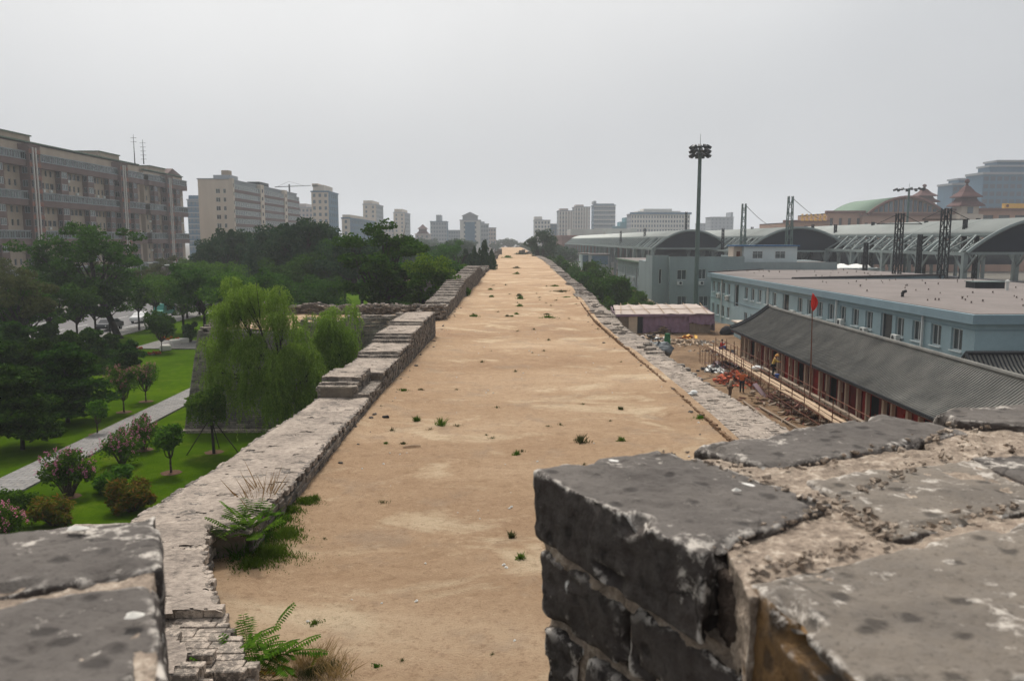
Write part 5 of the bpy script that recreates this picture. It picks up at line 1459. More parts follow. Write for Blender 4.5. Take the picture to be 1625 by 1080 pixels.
# ================================================= left: long apartment block
ap = Bld('apartment_block', 'long weathered tan and mauve apartment block filling the left side above the trees', 'apartment block', (-108, 200, 0))
XF = -103.0
def ap_block(ya, yb, ztop, towers, bays, xf=XF):
    FL_ = 2.78; base = 2.6
    wins = []
    def blocked(y0, y1): return any(y0 < t[0]+t[1]+.2 and y1 > t[0]-t[1]-.2 for t in towers+bays)
    y = ya+1.0
    while y < yb-2:
        for fl in range(11):
            z = base+fl*FL_-FL_*0+.95
            if fl % 3 == 0: continue
            if z+1.4 > ztop-.6: continue
            if blocked(y, y+1.2) : continue
            wins.append((y-ya, z, .9 if (int(y*3)+fl)%3 else 1.5, 1.35))
        y += 1.95
    ap.wall((xf, ya), (xf, yb), 0, ztop, 'tan', wins, depth=.2, style='2', fm='frame_teal')
    # facing-camera end and the far end
    ap.wall((xf-14, ya), (xf, ya), 0, ztop, 'tan', [], style='2')
    ap.wall((xf, yb), (xf-14, yb), 0, ztop, 'tan')
    ap.mb('roof', 'roof_felt').box(xf-14, ya, ztop-.3, xf, yb, ztop+.02)
    ap.mb('cornice', 'roof_green').box(xf-.4, ya-.2, ztop, xf+.35, yb+.2, ztop+.28)
    for g in range(4):       # glazed galleries every third floor
        zf = base+g*3*FL_
        if zf+3 > ztop+.5: continue
        segs = [ya]+[v for t in sorted(towers) for v in (t[0]-t[1], t[0]+t[1])]+[yb]
        for a, b_ in zip(segs[::2], segs[1::2]):
            if b_-a < 2: continue
            ap.mb('gallery_parapet', 'mauve').box(xf+.003, a, zf-.35, xf+1.5, b_, zf+1.0)
            ap.mb('gallery_slab', 'far_grey').box(xf+.004, a, zf+1.0, xf+1.6, b_, zf+1.08)
            ap.mb('gallery_slab', 'far_grey').box(xf+.004, a, zf+2.62, xf+1.62, b_, zf+2.78)
            n = max(1, int((b_-a)/1.75)); q = (b_-a)/n
            ap.wall((xf+1.45, a), (xf+1.45, b_), zf+1.08, zf+2.62, 'frame_teal', [(k*q+.15, zf+1.14, q-.28, 1.40, '2') for k in range(n)], depth=.06, style='2', fm='galv', name='gallery_wall')
    for (yc, hw, pr) in towers:
        x1 = xf+2.3
        w2 = []
        for fl in range(11):
            z = base+fl*FL_+.9
            if z+1.5 < ztop-1: w2.append((hw-1.75, z, 1.5, 1.45)); w2.append((hw+.35, z, 1.2, 1.45))
        ap.wall((x1, yc-hw), (x1, yc+hw), 0, ztop-.9, 'mauve', w2, depth=.15, style='2', name='stair_tower')
        ap.wall((xf, yc-hw), (x1, yc-hw), 0, ztop-.9, 'mauve', [(.5, base+fl*FL_+.9, 1.2, 1.4) for fl in range(10)], depth=.15, name='stair_tower')
        ap.wall((x1, yc+hw), (xf, yc+hw), 0, ztop-.9, 'mauve', name='stair_tower')
        ap.mb('stair_tower', 'mauve').box(xf, yc-hw, ztop-.9, x1+.1, yc+hw, ztop-.6)
        for fl in range(11): ap.mb('tower_band', 'brick_red').box(x1-.02, yc-hw-.03, base+fl*FL_-.35, x1+.05, yc+hw+.03, base+fl*FL_+.5) if base+fl*FL_ < ztop-2 else None
        for dy in (-.15, .95+pr): ap.mb('drain_pipe', 'grey_pipe').box(x1+.06, yc+dy-.14-.8, .5, x1+.28, yc+dy+.14-.8, ztop-1.3)
        ap.mb('roof_house', 'tan').box(xf-9, yc-7.5, ztop, xf-.5, yc+3.5, ztop+1.5); ap.mb('cornice', 'roof_green').box(xf-9.2, yc-7.7, ztop+1.5, xf-.2, yc+3.7, ztop+1.75)
    for (yc, hw, top) in bays:
        for g in range(4):
            z0 = base+g*3*FL_+2.8; z1 = z0+2*FL_-.4
            if z0 > ztop-2.4: continue
            z1 = min(z1, ztop-.6)
            x1 = xf+1.35
            ws = [(.25, z0+.95+k*FL_, 2*hw-.5, 1.4) for k in range(2) if z0+.95+k*FL_+1.4 < z1]
            ap.wall((x1, yc-hw), (x1, yc+hw), z0, z1, 'mauve', ws, depth=.1, style='3', name='bay')
            ap.wall((xf, yc-hw), (x1, yc-hw), z0, z1, 'mauve', [(.25, w_[1], .85, 1.4, '2') for w_ in ws], depth=.1, name='bay')
            ap.wall((x1, yc+hw), (xf, yc+hw), z0, z1, 'mauve', name='bay')
            ap.mb('bay', 'mauve').add([(xf,yc-hw,z1),(x1,yc-hw,z1),(x1,yc+hw,z1),(xf,yc+hw,z1)], [(0,1,2,3)])
            ap.mb('bay', 'mauve').add([(xf,yc-hw,z0),(x1,yc-hw,z0),(x1,yc+hw,z0),(xf,yc+hw,z0)], [(3,2,1,0)])
    for q in range(46):
        yy = rnd.uniform(ya+1, yb-1); fl = rnd.choice([1,2,4,5,7,8,10])
        if base+fl*FL_+1 < ztop-1 and not blocked(yy, yy+.8): ap.mb('air_conditioner', 'ac_white').box(xf+.02, yy, base+fl*FL_+.25, xf+.45, yy+.75, base+fl*FL_+.8)
ap_block(140, 231, 32.6, [(150,2.2,0),(176.5,2.1,0),(217.5,2.1,0)], [(160,1.5,0),(165.5,1.3,0),(189.5,1.5,0),(201.5,1.5,0),(212,1.3,0),(225.5,1.4,0)])
ap_block(234, 262, 31.6, [(247,2.0,0)], [(239,1.3,0),(255,1.4,0)])
ap.mb('wall', 'tan').box(XF-12, 231.01, 0, XF-2, 233.99, 31.2)
g_ = ap.mb('gable', 'mauve'); g_.add([(XF+.2,250.5,31.9),(XF+.2,261.5,31.9),(XF+.2,254.5,33.7),(XF-4,250.5,31.9),(XF-4,261.5,31.9),(XF-4,254.5,33.7)], [(0,1,2),(5,4,3),(0,2,5,3),(1,4,5,2),(0,3,4,1)])
ap.finish(100)
for px, top, lab in ((221,214,'thin roof antenna on the apartment block, left one of two'),(235,222,'barred roof antenna on the apartment block, right one of two')):
    Y = 228; x = X_(px, Y); a = thing('roof_antenna', lab, 'antenna', (x, Y, 32.6)); zt = Z_(top, Y)
    b = MB(); b.tube((x,Y,32.6), (x,Y,zt), .16, .05, 5); b.build('mast', M['dark_metal'], a)
    b = MB()
    for k in range(5 if 'barred' in lab else 2): b.tube((x-.8,Y,zt-1.0-k*1.1), (x+.8,Y,zt-1.0-k*1.1), .06, .06, 4)
    b.build('crossbar', M['dark_metal'], a)
# ================================================= second block with plain end wall
b2_ = Bld('apartment_block', 'apartment block with plain pale end wall and striped blue grey balconies', 'apartment block', (-100, 300, 0))
Xs, Ys = X_(366, 280), 280
Xw = X_(318, 280); zt = Z_(285, 280)
b2_.wall((Xw, Ys), (Xs, Ys), 0, zt, 'tan_light', [(Xs*0+6.0, 4+k*2.95, 1.5, 1.5) for k in range(9)]+[(8.6, 4+k*2.95, .9, 1.5) for k in range(9)], style='2', fm='frame_teal', depth=.2)
def strip_side(B, x, ya, yb, zt, nfl, fh, band='mauve', posts=(), glass='frame_teal'):
    B.wall((x, ya), (x, yb), 0, zt, 'far_grey')
    for k in range(nfl):
        z = zt-1.2-(k+1)*fh
        if z < 2: break
        B.mb('balcony_band', band).box(x+.003, ya+.5, z-.1, x+1.3, yb-.3, z+1.0)
        n = int((yb-ya-1)/2.6); q = (yb-ya-.8)/n
        B.wall((x+1.2, ya+.5), (x+1.2, yb-.3), z+1.0, z+fh-.12, glass, [(k2*q+.1, z+1.06, q-.2, fh-1.3, '3') for k2 in range(n)], depth=.05, name='balcony_wall', pm='glass')
    for (py, w_) in posts: B.mb('stair_strip', 'tan_light').box(x+.01, py, 0, x+1.55, py+w_, zt+.4)
    for (py, w_) in posts:
        for k in range(nfl): B.mb('stair_opening', 'dark_metal').box(x+1.5, py+w_*.3, zt-2.6-k*fh, x+1.58, py+w_*.65, zt-1.3-k*fh)
strip_side(b2_, Xs, 280, 372, zt, 10, 2.95, posts=((280.02,1.5),(312,4.5),(346,4.0)))
b2_.mb('roof', 'roof_felt').box(Xw, 280.1, zt-.4, Xs-.01, 372, zt-.02)
b2_.mb('cornice', 'far_grey').box(Xw-.3, 279.8, zt, Xs+.3, 372, zt+.35)
b2_.mb('roof_house', 'far_grey').box(Xw+4, 284, zt+.35, Xs-.5, 292, zt+1.8); b2_.mb('roof_house', 'tan').box(Xs-3.6, 284, zt+1.8, Xs-1, 287, zt+3.4)
b2_.mb('roof_house', 'dark_metal').box(Xw+5, 318, zt+.35, Xs-.5, 330, zt+1.9)
b2_.finish(100)
def tower(name, label, cat, px0, px1, px2, ytop, Y, end='tan_light', side='far_grey', fh=3.1, cols=2, group=None, sidewin=True, top=None, band=None, style='2', fm='frame_teal', ww=1.3, roofy=None):
    """slab tower: end wall px0..px1 faces the camera, side wall px1..px2 recedes along the city wall"""
    xa, xb = X_(px0, Y), X_(px1, Y); zt = Z_(ytop, Y)
    xs = xb if (px0+px1)/2 < 797 else xa
    if px2 is None: Y2 = Y+18
    else: Y2 = xs*1264/(px2-797) if abs(px2-797) > 5 else Y+20
    Y2 = max(Y+8, min(Y2, Y+90))
    B = Bld(name, label, cat, ((xa+xb)/2, Y+4, 0), group)
    nfl = int((zt-4)/fh); W_ = xb-xa
    wn = [(W_*(c+.5)/cols-ww/2, zt-2.4-k*fh, ww, 1.6) for c in range(cols) for k in range(nfl) if zt-2.4-k*fh > 1]
    B.wall((xa, Y), (xb, Y), 0, zt, end, wn, depth=.2, style=style, fm=fm, pm='glass_far')
    if (px0+px1)/2 < 797: p, q = (xb, Y), (xb, Y2)
    else: p, q = (xa, Y2), (xa, Y)
    L = Y2-Y; n = max(2, int(L/4.5))
    sw = [(L*(c+.5)/n-1.2, zt-2.5-k*fh, 2.4, 1.7) for c in range(n) for k in range(nfl) if zt-2.5-k*fh > 1] if sidewin else []
    B.wall(p, q, 0, zt, side, sw, depth=.2, style='3', fm=fm, pm='glass_far')
    if (px0+px1)/2 < 797: B.wall((xb, Y2), (xa, Y2), 0, zt, side)
    else: B.wall((xb, Y), (xb, Y2), 0, zt, side)
    B.mb('roof', 'roof_felt').box(xa, Y+.01, zt-.4, xb-.01, Y2, zt-.05)
    B.mb('cornice', side).box(xa-.35, Y-.3, zt, xb+.35, Y2+.2, zt+.6)
    if band:
        for k in range(nfl): B.mb('floor_band', band).box(xa-.02, Y-.12, zt-.9-k*fh, xb+.05, Y-.003, zt-.3-k*fh)
    if top:
        for (f0, f1, dz, hz_) in top: B.mb('roof_house', end).box(xa+W_*f0, Y+2, zt+.6+dz, xa+W_*f1, Y2-1, zt+.6+dz+hz_)
    B.finish(100); return B, xa, xb, zt, Y2
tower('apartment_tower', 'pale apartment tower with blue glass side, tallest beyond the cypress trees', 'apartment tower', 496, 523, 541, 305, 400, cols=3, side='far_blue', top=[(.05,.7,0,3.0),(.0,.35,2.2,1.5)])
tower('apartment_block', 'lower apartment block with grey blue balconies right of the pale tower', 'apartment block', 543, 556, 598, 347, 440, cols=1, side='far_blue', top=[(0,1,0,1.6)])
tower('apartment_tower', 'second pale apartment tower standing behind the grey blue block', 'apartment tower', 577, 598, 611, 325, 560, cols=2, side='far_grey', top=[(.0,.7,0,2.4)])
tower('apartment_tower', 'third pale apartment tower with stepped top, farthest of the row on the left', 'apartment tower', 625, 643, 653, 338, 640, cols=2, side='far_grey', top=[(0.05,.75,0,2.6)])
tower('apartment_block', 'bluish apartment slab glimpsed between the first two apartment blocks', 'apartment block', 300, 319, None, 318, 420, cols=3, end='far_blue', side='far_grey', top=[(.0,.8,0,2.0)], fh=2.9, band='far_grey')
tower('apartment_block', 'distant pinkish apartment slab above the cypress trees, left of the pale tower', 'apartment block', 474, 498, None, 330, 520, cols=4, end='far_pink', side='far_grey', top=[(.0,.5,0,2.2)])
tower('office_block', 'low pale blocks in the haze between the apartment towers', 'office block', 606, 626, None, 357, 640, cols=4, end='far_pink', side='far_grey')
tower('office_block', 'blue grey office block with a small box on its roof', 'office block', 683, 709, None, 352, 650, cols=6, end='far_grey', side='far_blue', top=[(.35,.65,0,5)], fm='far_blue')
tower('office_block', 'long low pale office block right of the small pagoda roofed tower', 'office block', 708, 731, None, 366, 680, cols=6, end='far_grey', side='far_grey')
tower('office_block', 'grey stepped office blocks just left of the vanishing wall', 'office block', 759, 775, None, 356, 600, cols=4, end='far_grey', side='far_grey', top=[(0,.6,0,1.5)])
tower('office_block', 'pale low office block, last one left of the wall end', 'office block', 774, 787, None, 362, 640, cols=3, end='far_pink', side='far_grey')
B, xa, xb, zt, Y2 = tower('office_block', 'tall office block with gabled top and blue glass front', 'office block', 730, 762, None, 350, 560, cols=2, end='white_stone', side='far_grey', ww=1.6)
xm = (xa+xb)/2; b = MB(); b.box(xm-3.4, 558.6, 0, xm+3.4, 559.99, zt-1); b.build('glass_front', M['far_blue'], B.r)
b = MB(); b.box(xm-5.2, 560.5, zt+.6, xm+5.2, 570, zt+3.2); b.add([(xm-6,559.6,zt+3.2),(xm+6,559.6,zt+3.2),(xm,559.6,zt+6.0),(xm-6,571,zt+3.2),(xm+6,571,zt+3.2),(xm,571,zt+6.0)], [(0,1,2),(5,4,3),(0,2,5,3),(1,4,5,2),(0,3,4,1)]); b.build('gable', M['far_grey'], B.r)
B, xa, xb, zt, Y2 = tower('pagoda_tower', 'small tower with hipped pagoda roof rising over the dark trees', 'tower', 659, 681, None, 372, 600, cols=3, end='far_pink', side='far_pink')
xm = (xa+xb)/2; b = MB(); b.lathe([(6.4,zt+.6),(4.4,zt+2.2),(4.0,zt+2.3)], (xm,606,0), 4, True); b.box(xm-2.8,603,zt+2.2,xm+2.8,609,zt+4.2); b.lathe([(5.4,zt+4.2),(2.6,zt+5.8),(.4,zt+7.4)], (xm,606,0), 4, True); b.build('pagoda_roof', M['pagoda_roof'], B.r)
# right of the wall, far away
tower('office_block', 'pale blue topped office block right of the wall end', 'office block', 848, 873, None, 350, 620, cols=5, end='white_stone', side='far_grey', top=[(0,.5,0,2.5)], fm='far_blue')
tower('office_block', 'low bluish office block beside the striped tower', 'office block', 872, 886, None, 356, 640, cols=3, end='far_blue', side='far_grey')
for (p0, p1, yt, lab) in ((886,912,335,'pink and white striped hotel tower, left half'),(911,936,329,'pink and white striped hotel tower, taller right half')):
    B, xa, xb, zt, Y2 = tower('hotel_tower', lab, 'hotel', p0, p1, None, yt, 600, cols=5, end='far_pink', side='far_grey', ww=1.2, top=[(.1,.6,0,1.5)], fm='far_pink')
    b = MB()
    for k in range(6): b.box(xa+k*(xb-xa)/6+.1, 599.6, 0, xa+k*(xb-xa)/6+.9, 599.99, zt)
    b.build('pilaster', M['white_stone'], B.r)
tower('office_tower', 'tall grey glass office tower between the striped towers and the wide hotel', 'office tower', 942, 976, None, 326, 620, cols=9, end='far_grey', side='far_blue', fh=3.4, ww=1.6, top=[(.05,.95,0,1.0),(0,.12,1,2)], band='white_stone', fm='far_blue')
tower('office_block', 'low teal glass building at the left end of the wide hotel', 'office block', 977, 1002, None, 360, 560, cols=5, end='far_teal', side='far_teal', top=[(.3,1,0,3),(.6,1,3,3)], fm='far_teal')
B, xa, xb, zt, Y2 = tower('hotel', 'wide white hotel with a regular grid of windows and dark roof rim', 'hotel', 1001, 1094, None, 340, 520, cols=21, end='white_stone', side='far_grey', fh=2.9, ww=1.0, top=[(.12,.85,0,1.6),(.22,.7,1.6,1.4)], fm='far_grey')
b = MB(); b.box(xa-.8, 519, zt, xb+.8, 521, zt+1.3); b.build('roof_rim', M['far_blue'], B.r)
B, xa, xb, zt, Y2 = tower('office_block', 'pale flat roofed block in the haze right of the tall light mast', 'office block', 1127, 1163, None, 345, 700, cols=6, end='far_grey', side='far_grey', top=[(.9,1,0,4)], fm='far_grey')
tower('office_block', 'very faint long block in the haze behind the canopies', 'office block', 1110, 1130, None, 355, 760, cols=4, end='far_grey', side='far_grey', fm='far_grey')
def glasstower(label, px0, px1, ytop, Y, tiers, mat='far_blue'):
    xa, xb = X_(px0, Y), X_(px1, Y); zt = Z_(ytop, Y); B = Bld('glass_tower', label, 'office tower', ((xa+xb)/2, Y, 0))
    W_ = xb-xa; cols = int(W_/3.4); nfl = int(zt/4)
    B.wall((xa, Y), (xb, Y), 0, zt, mat, [(W_*(c+.12)/cols, zt-3.4-k*4, W_/cols*.76, 2.4) for c in range(cols) for k in range(nfl) if zt-3.4-k*4 > 10], fm=mat, pm='glass_far', style='1')
    B.wall((xa, Y+16), (xa, Y), 0, zt, mat); B.wall((xb, Y), (xb, Y+16), 0, zt, mat); B.mb('roof', 'far_grey').box(xa-.6, Y-.6, zt, xb+.6, Y+16, zt+1.2)
    for (f0, f1, z0, h_) in tiers: B.mb('roof_tier', mat).box(xa+W_*f0, Y+3, zt+1.2+z0, xa+W_*f1, Y+14, zt+1.2+z0+h_); B.mb('tier_rim', 'far_grey').box(xa+W_*f0-.7, Y+2.3, zt+1.2+z0+h_, xa+W_*f1+.7, Y+14.7, zt+2.2+z0+h_)
    B.finish(100)
glasstower('tall blue glass tower with stepped crown at the right edge of the photo', 1553, 1680, 276, 430, [(.12,.8,0,3),(.2,.62,3,2.6)])
glasstower('lower blue glass tower behind the left side of the tall glass tower', 1506, 1552, 293, 470, [(.3,1,0,2.0)])
# tower crane
Y = 450; x = X_(462, Y); cr = thing('tower_crane', 'thin tower crane jib above the striped apartment block', 'crane', (x, Y, 0)); zc = Z_(297, Y)
b = MB(); b.tube((x,Y,0),(x,Y,zc+1.5), .5, .5, 4); b.build('mast', M['dark_metal'], cr)
b = MB(); b.tube((x-8,Y,zc),(X_(496,Y),Y,zc+.8), .28, .2, 4); b.tube((x,Y,zc+3),(X_(485,Y),Y,zc+.7), .08,.08,4); b.tube((x,Y,zc+3),(x-7,Y,zc), .08,.08,4); b.build('jib', M['dark_metal'], cr)
rnd.seed(99)
# ================================================= blue two storey building
bb = Bld('office_building', 'long pale blue two storey building with flat pinkish roof on the right', 'building', (44, 84, 0))
xb0, ya, yb, ht = 31.0, 51.5, 118.0, 6.25
bays = [63.6, 86.6, 105.0]
ysw = []
y = 53.0
while y < 117:
    if not any(abs(y+.55-t) < 1.75 for t in bays): ysw.append(y)
    y += 2.62
W_ = []
for y in ysw:
    W_ += [(yb-(y+1.25), 4.2, 1.35, 1.5, '2'), (yb-(y+1.25), 1.0, 1.35, 1.5, '2')]
for t in bays: W_ += [(yb-(t+.95), 2.9, 1.9, 2.95, '1')]
bb.wall((xb0, yb), (xb0, ya), 0, ht, 'blue_wall', [w_ for w_ in W_], depth=.22, fm='frame_white', pm='glass')
bb.wall((xb0, ya), (58, ya), 0, ht, 'blue_wall', [], depth=.2)
bb.wall((58, ya), (58, 108), 0, ht, 'blue_wall'); bb.wall((55, 141), (xb0, yb), 0, ht, 'blue_wall')
for y in ysw:
    for z in (4.2, 1.0): bb.mb('window_sill', 'cabin_wall').box(xb0-.12, y-.17, z-.09, xb0+.03, y+1.32, z-.003)
bb.mb('cornice', 'blue_trim').extr([(xb0-.5,ya-.5),(58.5,ya-.5),(58.5,98),(xb0-.5,98)], ht, ht+.62)
bb.mb('cornice', 'blue_trim').extr([(xb0-.5,98.0),(36,98),(60.5,108.4),(55.4,141.5),(xb0-.5,yb+.3)], ht, ht+.62)
bb.mb('string_course', 'blue_trim').box(xb0-.06, ya-.06, 3.35, xb0-.003, yb, 3.43); bb.mb('string_course', 'blue_trim').box(xb0-.003, ya-.06, 3.35, 58, ya-.003, 3.43)
bb.mb('string_course', 'blue_trim').box(xb0-.05, ya-.05, 5.78, xb0-.003, yb, 5.84); bb.mb('string_course', 'blue_trim').box(xb0-.003, ya-.05, 5.78, 58, ya-.003, 5.84)
def inset(name, poly, z):
    c = (sum(p[0] for p in poly)/len(poly), sum(p[1] for p in poly)/len(poly))
    bb.mb(name, 'roof_felt').extr(poly, ht+.5, z)
inset('roof', [(xb0-.2,ya-.2),(58.2,ya-.2),(58.2,97.6),(36,97.6),(xb0-.2,97.6)], ht+.66)
inset('roof', [(xb0-.2,98.0),(36,98.6),(60,108.9),(55.2,141),(xb0+.1,yb)], ht+.66)
bb.mb('roof_seam', 'felt_seam').cbox((48, 103.0, ht+.75), (26.5, .5, .22), rz=math.atan2(10.4,24.5))
bb.mb('roof_seam', 'felt_seam').extr([(xb0-.45,yb+.2),(55.4,141.4),(56,141.0),(xb0+.0,yb-.3)], ht+.6, ht+.8)
b = MB()
for k in range(1, 18): b.box(xb0, ya+k*4.0, ht+.661, 58, ya+k*4.0+.05, ht+.668) if ya+k*4 < 97 else None
b.build('felt_joint', M['felt_seam'], bb.r) if False else None
for y in (57.7, 72.9, 92.0, 111.5): bb.mb('drain_pipe', 'frame_white').box(xb0-.24, y, .1, xb0-.10, y+.16, ht-.02)
bb.finish(100)
def roofvent(x, y, s, label, k):
    pass
vents = []
for q in range(62):
    x = rnd.uniform(33.5, 56); y = rnd.uniform(54, 96)
    vents.append((x, y))
for q in range(34):
    x = rnd.uniform(33.5, 54); y = rnd.uniform(100, 132)
    if y < 98+ (x-31)*.95+18 and y > 98+(x-36)*.43+1.5: vents.append((x, y))
vm = MB(); vm.lathe([(.17,0),(.07,.05),(.07,.17),(.11,.19),(.11,.23),(.02,.26)], (0,0,0), 8)
v0 = thing('roof_vent', 'small round vent stub on the flat pinkish roof', 'roof vent', (0,0,0), 'vent stubs scattered on the flat pinkish roof')
vm.build('vent_cap', M['vent_grey'], v0); first = True
for (x, y) in vents:
    s = rnd.uniform(.5, .95)
    if first: v0.location = (x, y, ht+.66); first = False
    else: copy_tree(v0, loc=(x, y, ht+.66), sc=s)
x, y = 48.5, 79.5
rc = thing('roof_curb', 'dark rectangular skylight box near the middle of the flat roof', 'skylight', (x, y, ht+.66))
b = MB(); b.cbox((x,y,ht+.95),(3.0,1.6,.62)); b.build('box', M['dark_metal'], rc); b = MB(); b.cbox((x,y,ht+1.29),(3.2,1.8,.06)); b.build('lid', M['green_metal'], rc)
x, y = 48.2, 75.5; rp_ = thing('roof_pipe', 'white capped vent pipe right of the skylight box', 'vent pipe', (x,y,ht+.66)); b = MB(); b.lathe([(.14,0),(.14,.7),(.22,.74),(.22,.92),(.05,1.0)], (x,y,ht+.66), 8); b.build('pipe', M['ac_white'], rp_)
x, y = 33.9, 67.0; rs2 = thing('roof_pipe', 'black bent vent pipe near the roof edge above the stair window', 'vent pipe', (x,y,ht+.66)); b = MB(); b.path([(x,y,ht+.6),(x,y,ht+1.05),(x+.3,y,ht+1.15)], [.13,.13,.13], 8); b.build('pipe', M['rubber'], rs2)
def acunit(x, y, z, label, side=-1, axis='x'):
    a = thing('air_conditioner', label, 'air conditioner', (x, y, z), 'air conditioner boxes under the windows')
    b = MB(); b.cbox((x,y,z+.3),(.34,.85,.58) if axis == 'x' else (.85,.34,.58)); b.build('casing', M['ac_white'], a)
    b = MB()
    if axis == 'x':
        vs = [(x+side*.178, y+.1+.22*math.cos(t), z+.3+.22*math.sin(t)) for t in [k*.5236 for k in range(12)]]
    else: vs = [(x+.1+.22*math.cos(t), y+side*.178, z+.3+.22*math.sin(t)) for t in [k*.5236 for k in range(12)]]
    b.add(vs, [list(range(12)) if (axis == 'y') == (side < 0) else list(range(12))]); b.build('fan_grille', M['dark_metal'], a)
    b = MB()
    if axis == 'x': b.box(x-.17,y-.3,z-.05,x+.2,y-.26,z+.005).box(x-.17,y+.26,z-.05,x+.2,y+.3,z+.005)
    else: b.box(x-.3,y-.17,z-.05,x-.26,y+.2,z+.005).box(x+.26,y-.17,z-.05,x+.3,y+.2,z+.005)
    b.build('bracket', M['dark_metal'], a)
for y, z, lab in ((71.6,3.55,'white air conditioner under the window left of the second drain pipe'),(66.9,3.3,'white air conditioner under the window just left of the stair bay'),(61.4,3.35,'white air conditioner just right of the stair bay, nearest one'),(83.6,3.3,'white air conditioner right of the middle stair bay of the blue building'),(88.9,3.3,'white air conditioner left of the middle stair bay'),(112.9,3.5,'white air conditioner by the far drain pipe of the blue building, left one'),(108.6,3.5,'white air conditioner by the far drain pipe of the blue building, right one')):
    acunit(xb0-.30, y, z+(.42 if y < 95 else 0), lab)
# ================================================= grey building behind
gb = Bld('office_building', 'grey green three storey building with a long two storey wing behind the purple shed', 'building', (36, 140, 0))
Yg = 128.0; xg = X_(1064, Yg); zg = Z_(407, Yg)
def pw(px, y0, y1, w=1.5): return (X_(px, Yg)-xg, Z_(y1, Yg), w, Z_(y0, Yg)-Z_(y1, Yg), '2')
gb.wall((xg, Yg), (xg+27, Yg), 0, zg-.9, 'grey_wall', [pw(1076,428,444), pw(1110,427,443,1.2), pw(1077,470,486), pw(1112,470,486), pw(1150,428,444), pw(1150,470,486)], depth=.2)
gb.wall((xg, Yg+.003), (xg+12, Yg+.003), zg-.9, zg, 'grey_wall'); gb.wall((xg+12, Yg+.003), (xg+12, Yg+14), zg-.9, zg, 'grey_wall')
gb.wall((xg-2.6, Yg+1.2), (xg, Yg+1.2), 0, zg+.15, 'grey_wall', [(1.1, 4.6, .45, 2.4, '1')], depth=.2)
gb.wall((xg, Yg+1.2), (xg, Yg), 0, zg, 'grey_wall'); gb.wall((xg-2.6, Yg+7), (xg-2.6, Yg+1.2), 0, zg+.15, 'grey_wall')
gb.mb('roof', 'roof_felt').box(xg-2.5, Yg+1.3, zg-1.3, xg+26.9, Yg+14, zg-1.0)
gb.mb('parapet', 'grey_wall').box(xg-2.6, Yg+6.8, 0, xg+27, Yg+14, zg-.9)
gb.mb('roof_hatch', 'dark_metal').box(xg-2.0, Yg+3, zg-.4, xg-.2, Yg+5, zg+.1)
ye0, ye1, zw = 135.0, 182.0, 7.3; xw_ = 26.4
ww = []
y = 137.0; k = 0
while y < 180:
    if k % 7 == 3: ww.append((ye1-y-1.6, 1.6, 1.6, 4.6, '4')); y += 3.2
    else: ww += [(ye1-y-.8, 4.6, .8, 1.5, '1'), (ye1-y-.8, 1.3, .8, 1.5, '1')]; y += 1.75
    k += 1
gb.wall((xw_, ye1), (xw_, ye0), 0, zw, 'grey_wall', ww, depth=.18)
gb.wall((xw_, ye0), (xw_+4, ye0), 0, zw, 'grey_wall'); gb.wall((xw_+14, ye1), (xw_, ye1), 0, zw, 'grey_wall')
gb.mb('eaves', 'roof_green').box(xw_-.6, ye0-.3, zw, xw_+14, ye1+.4, zw+.28); gb.mb('roof', 'roof_felt').box(xw_, ye0, zw+.28, xw_+13.6, ye1, zw+.33)
gb.finish(100)
for q, (y, z) in enumerate([(140,3.6),(145.5,3.7),(151.6,3.6),(159,3.7),(165,3.6),(171,3.7)]): acunit(xw_-.28, y, z, 'air conditioner on the long wing facade, one of a row of six')
for px, lab in ((1080,'air conditioner under the left upper window of the grey building'),(1114,'air conditioner partly behind the light mast on the grey building')): acunit(X_(px, Yg), Yg-.25, Z_(452, Yg), lab, -1, 'y')
cb = Bld('roof_cabin', 'small white cabin with blue roof on top of the grey building', 'cabin', (45, 131, 8.2))
xa, xc = X_(1181,130), X_(1266,130); z0, z1 = 7.9, Z_(391,130)
cb.wall((xa,130),(xc,130), z0, z1, 'cabin_wall', [(X_(1195,130)-xa, z0+.75, 1.7, 1.2, '4'), (X_(1231,130)-xa, z0+.75, 1.7, 1.2, '4')], depth=.1)
cb.wall((xa-.0,134),(xa,130), z0, z1, 'cabin_wall'); cb.wall((xc,130),(xc,134), z0, z1, 'cabin_wall')
cb.mb('roof', 'blue_roof').box(xa-1.6, 129.6, z1, xc+.3, 134.4, z1+.22); cb.mb('side_wing', 'tan_light').box(xa-1.4, 131, z0, xa-.01, 134, z1-.01); cb.mb('door', 'rust').box(xa-.9, 130.94, z0, xa-.3, 130.99, z0+1.9)
cb.finish()
